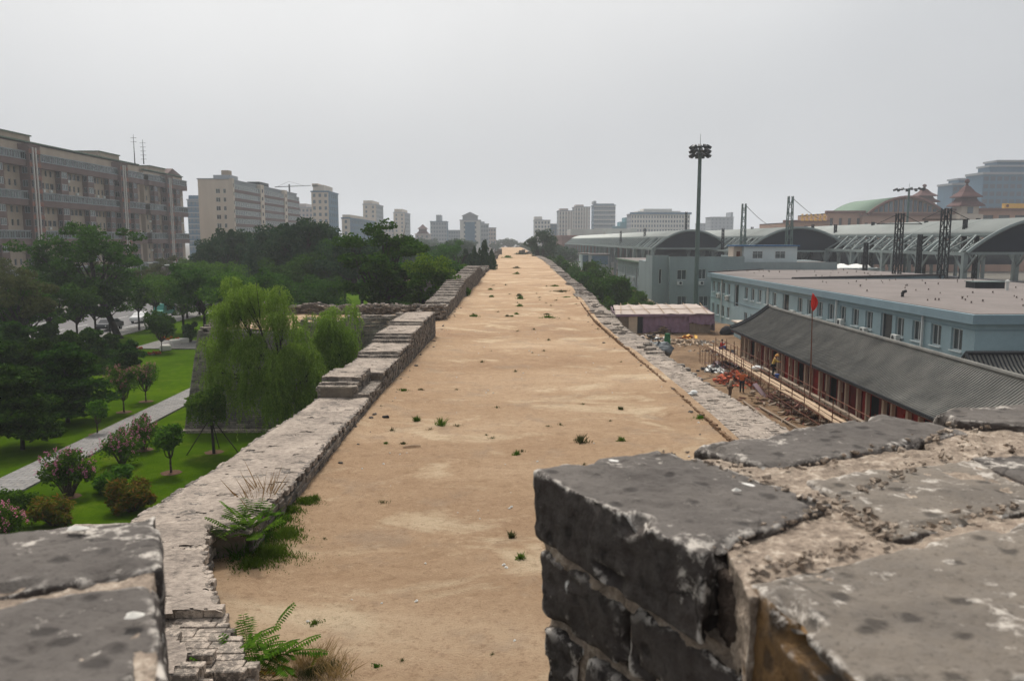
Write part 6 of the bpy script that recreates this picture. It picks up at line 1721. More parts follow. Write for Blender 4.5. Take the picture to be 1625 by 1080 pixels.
# ================================================= the purple sheeted shed
ps = thing('shed', 'ragged shed wrapped in purple sheeting with whitish tarpaulin roof', 'shed', (21.5, 100, 0))
x0, x1, yf, ybk = X_(983,98), X_(1135,98), 98.0, 104.0
def cloth(name, mat, p00, p10, p11, p01, nu, nv, amp, fr, parent, seed, ragged=0, n=(0,-1,0)):
    V = []; Fc = []; P = [Vector(p) for p in (p00,p10,p11,p01)]; n = Vector(n)
    for j in range(nv+1):
        for i in range(nu+1):
            s, t_ = i/nu, j/nv; p = P[0]*(1-s)*(1-t_)+P[1]*s*(1-t_)+P[2]*s*t_+P[3]*(1-s)*t_
            fold = math.sin(s*fr*6.28+2*mn.noise(Vector((s*3+seed,t_*2,0))))*.5+mn.noise(Vector((s*fr*1.3+seed, t_*3, 1)))+.5*mn.noise(Vector((s*fr*4+seed, t_*7, 1)))
            p = p+n*amp*fold
            if ragged and j == 0: p.z += ragged*abs(mn.noise(Vector((s*9+seed,0,3))))*2
            V.append(tuple(p))
    for j in range(nv):
        for i in range(nu): a = j*(nu+1)+i; Fc.append((a,a+1,a+nu+2,a+nu+1))
    o = mesh_obj(name, V, Fc, mat, parent, sm=True)
    sd = o.modifiers.new('s', 'SOLIDIFY'); sd.thickness = .02
    return o
b = MB(); b.box(x0+.2, yf+.35, .0, x1-.2, ybk-.2, 2.45); b.build('frame_walls', M['timber_grey'], ps)
cloth('roof_tarpaulin', M['tarp_white'], (x0-.35,yf-.25,2.50),(x1+.2,yf-.2,2.62),(x1-.6,ybk,3.35),(x0+.2,ybk,3.2), 60, 12, .09, 6, ps, 1, n=(0,0,1))
cloth('purple_sheet', M['purple_tarp'], (X_(1023,98),yf,.15),(X_(1098,98),yf,.2),(X_(1098,98),yf+.1,2.5),(X_(1023,98),yf+.1,2.5), 60, 14, .13, 7, ps, 2, ragged=.35)
cloth('purple_sheet', M['purple_tarp'], (X_(1096,98),yf-.05,1.35),(x1+.25,yf-.05,1.1),(x1+.25,yf+.1,2.62),(X_(1096,98),yf+.1,2.6), 30, 10, .12, 4, ps, 3, ragged=.5)
cloth('purple_sheet', M['purple_light'], (x0-.2,ybk,.4),(x0-.35,yf,.5),(x0-.25,yf,2.5),(x0-.1,ybk,3.1), 20, 10, .12, 3, ps, 4, ragged=.4, n=(-1,0,0))
cloth('purple_sheet', M['purple_light'], (x1+.3,yf,.3),(x1+.2,ybk,.5),(x1+.1,ybk,3.2),(x1+.2,yf,2.6), 20, 10, .12, 3, ps, 5, ragged=.4, n=(1,0,0))
cloth('valance', M['purple_tarp'], (x0-.3,yf-.25,2.25),(X_(1098,98),yf-.2,2.3),(X_(1098,98),yf-.15,2.62),(x0-.3,yf-.2,2.58), 50, 4, .06, 9, ps, 6, ragged=.12)
b = MB(); b.box(X_(1000,98), yf-.02, 0, X_(1014,98), yf+.02, 2.3); b.build('white_panel', M['plaster'], ps)
b = MB(); b.box(X_(1015,98), yf+.12, 0, X_(1023,98), yf+.3, 2.2); b.build('dark_gap', M['cloth_black'], ps)  # black panel stands for the shade in the open gap
b = MB()
for k in range(5): b.cbox((X_(1101,98)+k*.36, yf+.05, .75), (.3,.05,1.5), ry=rnd.uniform(-.06,.06))
b.build('board_wall', M['timber_grey'], ps)
for k in range(7):
    a = x0+.3+k*(x1-x0-1)/6; b = MB(); b.tube((a,yf-.2,2.72),(a+rnd.uniform(-.6,1.2),ybk-.2,3.48), .045,.04,5); b.build('batten', M['timber'], ps)
b = MB(); b.tube((x0-.2,yf+1.8,2.95),(x1,yf+2.4,3.1), .04,.04,5); b.build('batten', M['timber'], ps)
# ================================================= temple style hall under repair
hx, hy0, hy1 = 22.3, 28.0, 77.2; sl_ = .034
def HX(x, y): return x - sl_*(hy1-y)
hall = thing('tiled_hall', 'long low hall with grey tiled roof and red wooden front under repair', 'hall', (24, 55, 0))
prof = [(0,3.10),(.5,3.30),(1.2,3.68),(2.1,4.28),(2.9,4.95),(3.5,5.55),(3.75,5.75)]
prof = [(x, 3.02+(z-3.10)*.80) for x, z in prof]
prof = prof+[(7.5-x, z) for x, z in prof[::-1][1:]]
V = []; Fc = []; ny = 120
for j in range(ny+1):
    y = hy0+(hy1-hy0)*j/ny
    for (x, z) in prof: V.append((HX(hx+x-.0, y), y, z+.015*mn.noise(Vector((x, y*.7, 1)))+ .12*max(0, (y-hy1+2.2)/2.2)**2))
m_ = len(prof)
for j in range(ny):
    for i in range(m_-1): a = j*m_+i; Fc.append((a,a+1,a+m_+1,a+m_))
ro = mesh_obj('roof', V, Fc, M['tile_roof'], hall, sm=True); sd = ro.modifiers.new('s','SOLIDIFY'); sd.thickness = .14; sd.offset = -1
# raised tile rows running down the front slope
b = MB(); y = hy0+.2
while y < hy1-.1:
    pts = [(HX(hx+x-.02, y), y, z+.012+.12*max(0,(y-hy1+2.2)/2.2)**2) for (x, z) in prof[:7]]
    b.path(pts, [.034]*7, 5); y += .235
b.build('tile_rows', M['tile_roof'], hall)
b = MB()
b.path([(HX(hx+3.75, y), y, 5.22+.12*max(0,(y-hy1+2.2)/2.2)**2) for y in (hy0, 40, 50, 60, 70, 75, 76.2, hy1+.05)], [.14]*8, 8); b.build('ridge', M['tile_roof'], hall)
b = MB()
for (x, z), (x2, z2) in zip(prof, prof[1:]):
    b.tube((HX(hx+x,hy1), hy1+.02, z+.2), (HX(hx+x2,hy1), hy1+.02, z2+.2), .2, .2, 6)
    b.tube((HX(hx+x,hy1), hy1-.38, z+.2), (HX(hx+x2,hy1), hy1-.38, z2+.2), .09, .09, 6)
b.build('verge', M['ridge_tile'], hall)
b = MB(); y = hy0
while y < hy1:
    b.cbox((HX(hx+.0, y+.1), y+.1, 3.04), (.10,.15,.16)); y += .2
b.v = b.v; b.build('eave_tiles', M['ridge_tile'], hall)
b = MB(); b.add([(HX(hx+.1,hy0),hy0,2.82),(HX(hx+1.2,hy0),hy0,2.82),(HX(hx+1.2,hy1),hy1,2.82),(HX(hx+.1,hy1),hy1,2.82),(HX(hx+.1,hy0),hy0,2.96),(HX(hx+1.2,hy0),hy0,2.96),(HX(hx+1.2,hy1),hy1,2.96),(HX(hx+.1,hy1),hy1,2.96)], CUBE_F)
b.build('eave_soffit', M['dark_red'], hall)
b = MB(); xw2 = 1.15
def lin(x, y0, y1, z0, z1, w, mb_): mb_.add([(HX(hx+x,y0),y0,z0),(HX(hx+x+w,y0),y0,z0),(HX(hx+x+w,y1),y1,z0),(HX(hx+x,y1),y1,z0),(HX(hx+x,y0),y0,z1),(HX(hx+x+w,y0),y0,z1),(HX(hx+x+w,y1),y1,z1),(HX(hx+x,y1),y1,z1)], CUBE_F)
lin(1.75, hy0, hy1-.7, 0, 3.4, .2, b); b.build('dark_backing', M['cloth_black'], hall)  # black slab: shade inside the hall put into colour
b = MB(); lin(1.0, hy0, hy1-.6, .0, .45, 6.0, b); b.build('plinth', M['plaster'], hall)
b = MB(); lin(1.12, hy0, hy1-.7, 2.62, 2.85, .2, b); b.build('lintel', M['red_paint'], hall)
b = MB(); b.add([(HX(hx+.9,hy1-.6),hy1-.6,0),(HX(hx+6.9,hy1-.6),hy1-.6,0),(HX(hx+6.9,hy1-.6),hy1-.6,3.1),(HX(hx+3.75,hy1-.6),hy1-.6,4.9),(HX(hx+.9,hy1-.6),hy1-.6,3.1)], [(0,1,2,3,4),(4,3,2,1,0)]); b.build('gable_wall', M['plaster'], hall)
y = hy1-1.3; k = 0; posts = []
while y > hy0:
    pb = MB(); w_ = .17 if k % 2 else .24
    pb.cbox((HX(hx+1.2,y), y, 1.55), (.22, w_, 2.25)); pb.build('post', M['plaster'], hall)
    gap = (1.35, 2.3, 1.1, 1.9)[k % 4]
    pn_ = MB(); ym = y-gap/2
    if k % 4 != 1:
        pn_.cbox((HX(hx+1.45,ym), ym, 1.5), (.06, gap-w_-.02, 2.2))
        pn_.cbox((HX(hx+1.40,ym), ym, 1.2), (.05, .07, 1.6)); pn_.build('door_panel', M['red_paint' if k % 3 else 'dark_red'], hall)
    else:
        pn_.cbox((HX(hx+1.45,ym-.5), ym-.5, 1.5), (.06, gap*.45, 2.2)); pn_.build('door_panel', M['dark_red'], hall)
    y -= gap; k += 1
# small tiled pavilion behind
pv_ = thing('tiled_pavilion', 'smaller grey tiled gable roof peeping over the long hall roof', 'pavilion', (34, 49, 0))
V = []; Fc = []; pp = [(46.6,3.0),(47.4,3.35),(48.2,3.95),(48.8,4.6),(49.4,3.95),(50.2,3.35),(51.0,3.0)]
for i in range(25):
    x = 28.9+i*.5
    for (y, z) in pp: V.append((x, y, z))
for i in range(24):
    for k in range(6): a = i*7+k; Fc.append((a,a+7,a+8,a+1))
ro = mesh_obj('roof', V, Fc, M['tile_roof'], pv_, sm=False); sd = ro.modifiers.new('s','SOLIDIFY'); sd.thickness = .12
b = MB()
x = 29.0
while x < 41: b.path([(x,y,z+.05) for (y,z) in pp[:4]], [.055]*4, 5); x += .26
b.build('tile_rows', M['ridge_tile'], pv_)
b = MB()
for (y,z),(y2,z2) in zip(pp,pp[1:]): b.tube((28.9,y,z+.1),(28.9,y2,z2+.1), .11,.11,6)
b.tube((28.9,48.8,4.72),(41,48.8,4.72), .13,.13,6); b.build('ridge', M['ridge_tile'], pv_)
b = MB(); b.box(29.4,47.0,0,41,50.8,3.1); b.add([(29.3,47,3.1),(29.3,50.8,3.1),(29.3,48.8,4.5),(29.38,47,3.1),(29.38,50.8,3.1),(29.38,48.8,4.5)], [(0,2,1),(3,4,5)]); b.build('wall', M['dark_red'], pv_)
# little blue hut between shed and hall
hu = thing('hut', 'small pale blue hut between the purple shed and the tiled hall', 'hut', (28.5, 98, 0))
b = MB(); b.box(27.9, 88, 0, 30.4, 95, 1.95); b.build('wall', M['blue_wall'], hu); b = MB(); b.box(27.6, 87.7, 1.95, 30.6, 95.3, 2.1); b.build('roof', M['tan_light'], hu)
tp = thing('dark_sheeting', 'heap of dark blue sheeting at the right end of the purple shed', 'sheeting', (27.8, 96.5, 0)); 
b = MB(); b.ball((27.6,96.8,.45),(.9,.7,.75),14,8); b.v = [(x+.12*mn.noise(Vector((x*3,y*3,z*3))), y+.12*mn.noise(Vector((x*3,y*3,z*3+9))), z+.12*mn.noise(Vector((x*3+5,y*3,z*3)))) for x,y,z in b.v]; b.build('sheet', M['cloth_black'], tp, sm=True)
# ================================================= station
def canopy(xc, y0, y1, hw, zc, zf, label, zcut=12.0, ncol=14):
    c = thing('platform_canopy', label, 'station canopy', (xc, (y0+y1)/2, 0), 'arched platform canopies')
    def Z(x): return zf+(zc-zf)*(1-(x/hw)**2)
    xe = hw*math.sqrt(max(.01, (zc-zcut)/(zc-zf)))
    n = 24; V = []; Fc = []
    for y in (y0, y1):
        for i in range(n+1): x = -xe+2*xe*i/n; V.append((xc+x, y, Z(x)))
    for i in range(n): Fc.append((i,i+1,n+2+i,n+1+i))
    o = mesh_obj('roof_shell', V, Fc, [M['canopy_white']], c, sm=True); s_ = o.modifiers.new('s','SOLIDIFY'); s_.thickness = .18; s_.offset = 1
    V2 = [(x,y,z-.3) for x,y,z in V]; mesh_obj('soffit', V2, [f[::-1] for f in Fc], [M['dark_metal']], c)  # underside coloured dark for the shade inside the canopy
    for yy in (y0-.2, y0+12, y0+24):
        b = MB(); pts = [(xc+hw*k/12, yy, Z(hw*k/12)-.05) for k in range(-12,13)]; b.path(pts, [.3]*25, 5); b.build('arch_rib', M['canopy_steel'], c)
    b = MB(); b.add([(xc+hw*.97*k/16, y0+.4, Z(hw*.97*k/16)-.3) for k in range(-16,17)], [list(range(33))]); b.build('gable_screen', M['screen_dark'], c)
    b = MB(); b.box(xc-hw, y0+.3, zf-.35, xc+hw, y0+.7, zf+.05); b.build('tie_beam', M['canopy_steel'], c)
    for sd_ in (-1,1):
        b = MB()
        b.box(xc+sd_*xe-.2, y0, Z(xe)-.3, xc+sd_*xe+.2, y1, Z(xe)+.1); b.box(xc+sd_*hw-.3, y0, zf-.5, xc+sd_*hw+.3, y1, zf)
        y = y0; st = 4.2
        while y < y1-st: b.tube((xc+sd_*xe,y,Z(xe)-.1),(xc+sd_*hw,y+st/2,zf-.2), .16,.16,4); b.tube((xc+sd_*hw,y+st/2,zf-.2),(xc+sd_*xe,y+st,Z(xe)-.1), .16,.16,4); y += st
        b.build('side_truss', M['canopy_steel'], c)
        y = y0
        while y < y1:
            b = MB(); cx_ = xc+sd_*hw; b.box(cx_-.35, y, 0, cx_+.35, y+.7, zf-.5); b.tube((cx_,y+.35,zf-3.2),(cx_,y+3.2,zf-.4), .2,.16,4); b.tube((cx_,y+.35,zf-3.2),(cx_,y-2.6,zf-.4), .2,.16,4); y += 13; b.build('column', M['canopy_steel'], c)
    return c
canopy(X_(1098,196), 196, 500, 9.5, 14.0, 9.7, 'arched station canopy farthest left, ending behind the tall light mast', 12.3)
canopy(X_(1268,172), 172, 480, 11.6, 14.3, 9.4, 'arched station canopy in the middle, behind the blue roofed cabin', 12.3)
canopy(X_(1535,120)+12.4, 120, 470, 12.4, 15.0, 9.8, 'nearest arched station canopy, cut by the right edge of the photo', 12.6)
canopy(118, 150, 470, 12.4, 14.6, 9.8, 'arched station canopy hidden mostly behind the nearest one', 12.6)
pl = MB()
for xc in (50, 66, 84, 104): pl.box(xc-4, 125, 0, xc+4, 480, 1.1)
tag(pl.build('platform_pavement', M['concrete']), kind='structure')
tag(sheet('ballast_ground', [(56,62),(140,62),(140,480),(34,480),(34,195),(56,143)], .03, M['ballast']), kind='structure')
b = MB()
for k, xc in enumerate((59.5,62.8,72.5,76,79.5,92,95.5,111,115)):
    for s_ in (-.72,.72): b.box(xc+s_-.05, 66, .03, xc+s_+.05, 470, .24)
tag(b.build('railway_rails', M['rail']), kind='structure')
sw = MB()
for k, xc in enumerate((59.5,62.8,72.5,76,79.5,92)):
    y = 68
    while y < 200: sw.box(xc-1.2, y, .034, xc+1.2, y+.26, .12); y += .75
tag(sw.build('railway_sleepers', M['timber_grey']), kind='structure')
def train(x, y0, n, mat, label):
    tr = thing('train', label, 'train', (x, y0, 0), 'trains standing at the platforms')
    for k in range(n):
        y = y0+k*24.5; b = MB(); b.box(x-1.5,y,1.0,x+1.5,y+24,3.9); b.extr([(x-1.5,y),(x+1.5,y),(x+1.5,y+24),(x-1.5,y+24)],3.9,3.91)
        b.add([(x-1.5,y,3.9),(x+1.5,y,3.9),(x+1.1,y,4.3),(x-1.1,y,4.3),(x-1.5,y+24,3.9),(x+1.5,y+24,3.9),(x+1.1,y+24,4.3),(x-1.1,y+24,4.3)], [(0,1,2,3),(7,6,5,4),(0,3,7,4),(1,5,6,2),(3,2,6,7)])
        c = b.build('carriage', M[mat], tr)
        w_ = MB()
        for q in range(9): w_.box(x-1.53,y+2+q*2.3,2.3,x-1.5,y+3.4+q*2.3,3.2)
        w_.build('window_strip', M['glass'], c)
train(72.5, 150, 6, 'cloth_blue', 'dark blue train under the middle canopy'); train(92, 140, 6, 'car_dark', 'dark train under the nearest canopy'); train(55.5, 205, 5, 'cloth_blue', 'dark blue train at the left canopy')
# station building
S = Bld('station_building', 'long pinkish station building with green vaulted hall behind the canopies', 'railway station', (160, 300, 0))
def sx(px, Y=300): return X_(px, Y)
def seg(px0, px1, ytop, Y, rows, spacing, ww_, hh_, mat='station_wall', trim=True):
    xa, xb = sx(px0,Y), sx(px1,Y); zt = Z_(ytop, Y); n = int((xb-xa)/spacing); wn = []
    for (dz, h_) in rows: wn += [((k+.5)*(xb-xa)/n-ww_/2, zt-dz, ww_, h_) for k in range(n)]
    S.wall((xa,Y),(xb,Y), 0, zt, mat, wn, depth=.4, fm='station_trim', style='2'); S.wall((xa,Y+30),(xa,Y), 0, zt, mat); S.wall((xb,Y),(xb,Y+30), 0, zt, mat)
    S.mb('roof', 'roof_felt').box(xa, Y+.01, zt-.4, xb, Y+30, zt)
    S.mb('cornice', 'station_trim').box(xa-.6, Y-.8, zt, xb+.6, Y+1, zt+.9)
    return xa, xb, zt
seg(1245, 1312, 353, 300, [(3,1.8),(7,2)], 4, 1.6, 2)
seg(1311, 1368, 338, 300, [(5.6,3.8),(10,2.4),(14,2)], 3.0, 1.2, 2)
seg(1367, 1500, 342, 298, [(6.6,4.0),(10.5,1.5),(15,2.2),(19,2)], 3.0, 1.4, 2)
seg(1500, 1760, 334, 296, [(3.6,2.0),(8,2),(13,2.4),(17,2)], 6.0, 4.2, 2)
V = []; xa, xb = sx(1372,298), sx(1495,298); zb_ = Z_(342,298)+.9; zc_ = Z_(311,298); n = 24
for y in (296.5, 335):
    for i in range(n+1): s = -1+2*i/n; V.append((xa+(xb-xa)*i/n, y, zb_+(zc_-zb_)*(1-s*s)))
Fc = [(i,i+1,n+2+i,n+1+i) for i in range(n)]
o = mesh_obj('vault_roof', V, Fc, M['copper_roof'], S.r, sm=True); sd = o.modifiers.new('s','SOLIDIFY'); sd.thickness = .5
b = MB(); b.add([(x,y+1.5,z) for x,y,z in V[:n+1]], [list(range(n+1))]); b.build('vault_front', M['station_wall'], S.r)
b = MB(); b.path([(x,y,z-.3) for x,y,z in V[:n+1]], [.55]*(n+1), 5); b.build('vault_rim', M['station_trim'], S.r)
b = MB()
for k in range(2, 15):
    x = xa+(xb-xa)*k/16; s = -1+2*k/16; h_ = (zc_-zb_)*(1-s*s)-1.6
    if h_ > .6: b.box(x-.55, 297.6, zb_+.5, x+.55, 297.95, zb_+.5+h_)
b.build('vault_window', M['glass_far'], S.r)
S.finish(100)
def pagoda(px, yap, yeave, ybase, Y, wpx, label):
    x = sx(px, Y); p = thing('pagoda_tower', label, 'pagoda tower', (x, Y+5, Z_(ybase,Y)), 'twin clock tower pavilions of the station')
    k = Y/1264; w = wpx*k/2; za, ze, zb = Z_(yap,Y), Z_(yeave,Y), Z_(ybase,Y)
    H = za-ze
    b = MB(); b.box(x-w*.62, Y+5-w*.62, zb-14, x+w*.62, Y+5+w*.62, ze+.2); b.box(x-w*.85, Y+5-w*.85, zb-14, x+w*.85, Y+5+w*.85, zb+ (ze-zb)*.28); b.build('shaft', M['tan_light'], p)
    b = MB(); b.box(x-w*.2, Y+5-w*.66, zb+(ze-zb)*.35, x+w*.2, Y+5-w*.6, ze-.6); b.build('opening', M['glass_far'], p)
    b = MB(); b.lathe([(w*1.32,ze-.3),(w*1.28,ze+.1),(w*.85,ze+H*.16),(w*.72,ze+H*.26)], (x,Y+5,0), 4, True)
    b.lathe([(w*.72,ze+H*.24),(w*.72,ze+H*.32)], (x,Y+5,0), 4, True)
    b.lathe([(w*1.12,ze+H*.30),(w*1.08,ze+H*.34),(w*.6,ze+H*.50),(w*.25,ze+H*.70),(w*.12,ze+H*.74)], (x,Y+5,0), 4, True); b.build('roof', M['pagoda_roof'], p)
    b = MB(); b.lathe([(w*.12,ze+H*.74),(w*.08,ze+H*.82),(w*.18,ze+H*.88),(w*.14,ze+H*.96),(.05,za)], (x,Y+5,0), 8); b.build('finial', M['pagoda_roof'], p)
pagoda(1541, 281, 325, 345, 290, 44, 'nearer pagoda tower on the station roof, right of the green vault')
pagoda(1472, 290, 319, 340, 330, 38, 'farther pagoda tower peeping out behind the green vault')
Y = 296; x0_, x1_ = sx(1270,Y), sx(1312,Y); sg = thing('roof_sign', 'golden sign lettering on the roof at the left end of the station', 'sign', (x0_, Y, Z_(354,Y)))
b = MB(); z0 = Z_(354,Y)+.9; n = 6
for k in range(n):
    a = x0_+(x1_-x0_)*k/n; q = (x1_-x0_)/n*.74; b.box(a,Y,z0,a+q,Y+.3,z0+.35).box(a,Y,z0+1.3,a+q,Y+.3,z0+1.62).box(a+q*.4,Y,z0+.35,a+q*.6,Y+.3,z0+2.5).box(a,Y,z0+2.1,a+q*.38,Y+.3,z0+2.4).box(a+q*.1,Y,z0+.35,a+q*.25,Y+.3,z0+1.3)
b.build('lettering', M['sign_gold'], sg); b = MB(); b.box(x0_-.4,Y+.4,z0-.4,x1_+.2,Y+.7,z0+.1); b.build('frame', M['station_trim'], sg)
Y = 288; x0_, x1_ = sx(1590,Y), sx(1622,Y); zz = Z_(334,Y)+.9
sg = thing('roof_sign', 'yellow box sign on the station roof near the right edge', 'sign', (x0_, Y, zz)); b = MB(); b.box(x0_,Y,zz,x1_,Y+1.5,zz+1.7); b.build('box', M['sign_gold'], sg)
b = MB(); n_ = 14; cx2, cz2 = x0_+1.1, zz+.85; b.add([(cx2+.55*math.cos(6.283*k/n_),Y-.02,cz2+.55*math.sin(6.283*k/n_)) for k in range(n_)], [list(range(n_))]); b.build('emblem', M['rust'], sg)
# office wing far along the platforms
ow = Bld('station_wing', 'low brown station wing with white roof beyond the left canopy', 'building', (50, 495, 0))
xa, xb = X_(892,470), X_(1003,470); zt = Z_(376,470)
n = 14
ow.wall((xa,470),(xb,470), 0, zt, 'brick_red', [((k+.6)*(xb-xa)/n, zt-3.4, 1.8, 1.6) for k in range(2, n-1)], fm='far_grey', style='1', depth=.3); ow.wall((xa,520),(xa,470), 0, zt, 'brick_red')
ow.mb('roof', 'brick_red').box(xa-1, 469, zt, xb, 520, zt+1.0); ow.mb('roof_light', 'canopy_white').box(X_(906,470), 474, zt+1, X_(958,470), 500, zt+4.6); ow.mb('roof_light', 'canopy_white').box(X_(962,470), 474, zt+1, X_(1012,470), 500, zt+4.9)
ow.finish()
# low white roofed stores by the tracks
ls_ = thing('low_store', 'long low store with rumpled white roof sheets behind the flat roof', 'store', (66, 152, 0))
b = MB(); b.box(X_(1284,150), 150, 0, X_(1400,150), 156, 6.4); b.build('wall', M['grey_wall'], ls_)
cloth('roof_sheet', M['white_sack'], (X_(1282,150),149.6,6.5),(X_(1402,150),149.8,6.1),(X_(1402,150),156,6.8),(X_(1282,150),156,7.3), 50, 8, .25, 5, ls_, 8, n=(0,0,1))
# high mast light
def mast(px, Y, ytop, yant, r0, label, tiers=3, wd=1.7, mat='green_metal'):
    x = X_(px, Y); zt = Z_(ytop, Y); m_ = thing('light_mast', label, 'floodlight mast', (x, Y, 0))
    b = MB(); b.path([(x,Y,0),(x,Y,zt*.5),(x,Y,zt)], [r0,r0*.85,r0*.7], 12); b.build('pole', M[mat], m_)
    b = MB(); b.tube((x,Y,zt),(x,Y,Z_(yant,Y)), .05,.03,5); b.build('lightning_rod', M['galv'], m_)
    for t in range(tiers):
        z = zt-.25-t*.62; k_ = 10
        b = MB()
        for q in range(k_):
            a = 6.283*q/k_+.2*t; b.tube((x,Y,z), (x+wd*.7*math.cos(a), Y+wd*.7*math.sin(a), z), .04,.04,4)
        b.build('lamp_ring', M['lamp_head'], m_)
        for q in range(k_):
            a = 6.283*q/k_+.2*t; c = (x+wd*.78*math.cos(a), Y+wd*.78*math.sin(a), z-.02)
            l_ = MB(); l_.cbox(c, (.62,.46,.36), rz=a, ry=.55); l_.build('floodlight', M['lamp_head'], m_)
    return m_
mast(1107, 120, 230, 212, .36, 'tall floodlight mast with a round cluster of lamps before the grey building')
mast(1438, 170, 298, 290, .3, 'shorter floodlight mast standing before the green station vault', 1, 3.6)
def lattice(px, Y, ytop, w, label, cable=None, mat='green_metal', arm=False, z0=0, wt=None):
    x = X_(px, Y); zt = Z_(ytop, Y); t = thing('lattice_mast', label, 'overhead line mast', (x, Y, z0), 'overhead line masts beside the tracks')
    wt = wt or w*.55; b = MB(); n = max(4, int((zt-z0)/(w*1.5)))
    def cr(k, c): f = k/n; h_ = (w*(1-f)+wt*f)/2; return (x+(-h_,h_,h_,-h_)[c], Y+(-h_,-h_,h_,h_)[c], z0+(zt-z0)*f)
    for k in range(n):
        for c in range(4):
            b.tube(cr(k,c), cr(k+1,c), .10,.10,4); b.tube(cr(k,c), cr(k+1,(c+1)%4), .055,.055,4); b.tube(cr(k,c), cr(k,(c+1)%4), .055,.055,4)
    b.build('frame', M[mat], t)
    if arm:
        b = MB(); b.tube((x-3.2,Y,zt-1.5),(x+3.2,Y,zt-1.5), .08,.08,4); b.tube((x-3.2,Y,zt-1.5),(x,Y,zt), .05,.05,4); b.tube((x+3.2,Y,zt-1.5),(x,Y,zt), .05,.05,4); b.build('cross_arm', M[mat], t)
    if cable:
        b = MB(); p0 = Vector((x+.3,Y,zt-.3)); p1 = Vector((X_(cable[0],cable[2]),cable[2],Z_(cable[1],cable[2])))
        b.path([tuple(p0*(1-s)+p1*s-Vector((0,0,1.2*math.sin(math.pi*s)))) for s in [k/8 for k in range(9)]], [.05]*9, 4); b.build('cable', M['dark_metal'], t)
lattice(1179, 150, 323, 1.1, 'lattice mast left of the two tall ones with a sloping cable', (1235,360,260))
lattice(1252, 140, 311, 1.25, 'tallest lattice mast rising over the blue roofed cabin', (1320,352,260))
lattice(1499, 108, 330, .95, 'dark heavy lattice mast in front of the nearest canopy', None, 'dark_metal', True, wt=.85)
lattice(1426, 112, 338, .85, 'dark lattice mast left of the heavy one', None, 'dark_metal', True, wt=.75)
op = thing('filler', 'dark glazed footbridge added across the tracks to darken the space under the canopies', 'filler', (90, 232, 0))  # added dark mass, deepens the shade under the canopies
b = MB(); b.box(45, 230, 4.6, 150, 236, 9.2); b.build('filler_body', M['screen_dark'], op); b = MB(); b.box(45,229.9,6.2,150,229.98,8.2); b.build('filler_glass', M['glass'], op)
for px, yt, Y, lab in ((985,366,260,'thin dark mast over the left canopy roof, farthest left'),(1023,362,230,'thin dark mast left of the tall light mast'),(1088,336,240,'slim lattice mast just left of the tall light mast'),(1147,362,190,'thin dark mast left of the two tall lattice masts'),(1193,360,200,'short dark mast between the two tall lattice masts'),(1289,356,190,'short dark mast in front of the station left end'),(1325,356,180,'slim dark mast before the station left wing'),(1384,352,170,'slim dark mast left of the heavy lattice masts'),(1468,350,150,'slim dark mast between the heavy lattice masts'),(1530,348,130,'slim dark mast just right of the heavy lattice mast'),(1550,346,140,'slim dark mast below the nearer pagoda tower'),(1460,372,118,'grey pole beside the floodlight mast foot'),(1375,385,125,'grey pole with bracket left of the dark masts')):
    lattice(px, Y, yt, .55, lab, None, 'dark_metal', False, wt=.4)
gn = [(X_(1350,135),135),(X_(1420,130),130)]
# low walls and sheds right of the hedge
fw = thing('boundary_wall', 'low brown boundary wall running away beyond the hedge', 'wall', (24, 200, 0)); b = MB(); b.box(24.0,141,0,24.3,290,2.3); b.box(23.9,141,2.3,24.4,290,2.42); b.build('wall', M['brick_red'], fw)
fc = thing('slatted_fence', 'pale slatted fence in front of the long grey wing', 'fence', (22.5, 134, 0)); b = MB()
p0 = Vector((24.1,140.5,0)); p1 = Vector((X_(1040,124),124,0)); n = 34
for k in range(n): p = p0.lerp(p1, k/(n-1)); b.cbox((p.x,p.y,1.05),(.12,.30,2.1))
b.build('slats', M['plaster'], fc); b = MB(); b.tube(tuple(p0+Vector((0,0,1.8))),tuple(p1+Vector((0,0,1.8))),.05,.05,4); b.tube(tuple(p0+Vector((0,0,.3))),tuple(p1+Vector((0,0,.3))),.05,.05,4); b.build('rail', M['concrete'], fc)
def shed2(px0, px1, yt, Y, label, mat):
    xa, xb = X_(px0,Y), X_(px1,Y); zt = Z_(yt,Y); s_ = thing('shed', label, 'shed', ((xa+xb)/2,Y+3,0)); b = MB(); b.box(xa,Y,0,xb,Y+9,zt); b.build('wall', M[mat], s_)
    b = MB(); b.box(xa-.3,Y-.3,zt,xb+.3,Y+9.3,zt+.3); b.build('roof', M['roof_felt'], s_); b = MB(); b.box(xa+.4,Y-.05,zt-3.2,xb-.4,Y-.003,zt-.4); b.build('panel', M['far_blue' if mat != 'far_blue' else 'far_grey'], s_)
shed2(923, 936, 403, 270, 'small blue grey shed with white frame beyond the hedge', 'cabin_wall'); shed2(938, 967, 404, 262, 'grey shed with pale blue upper panels beyond the hedge', 'far_grey')
sheet('lane', [G(978,469), G(990,468), G(1003,474), G(1016,482), G(1030,492), G(1012,492), G(998,484), G(988,476)][::-1], .05, M['asphalt'])
rnd.seed(4321)
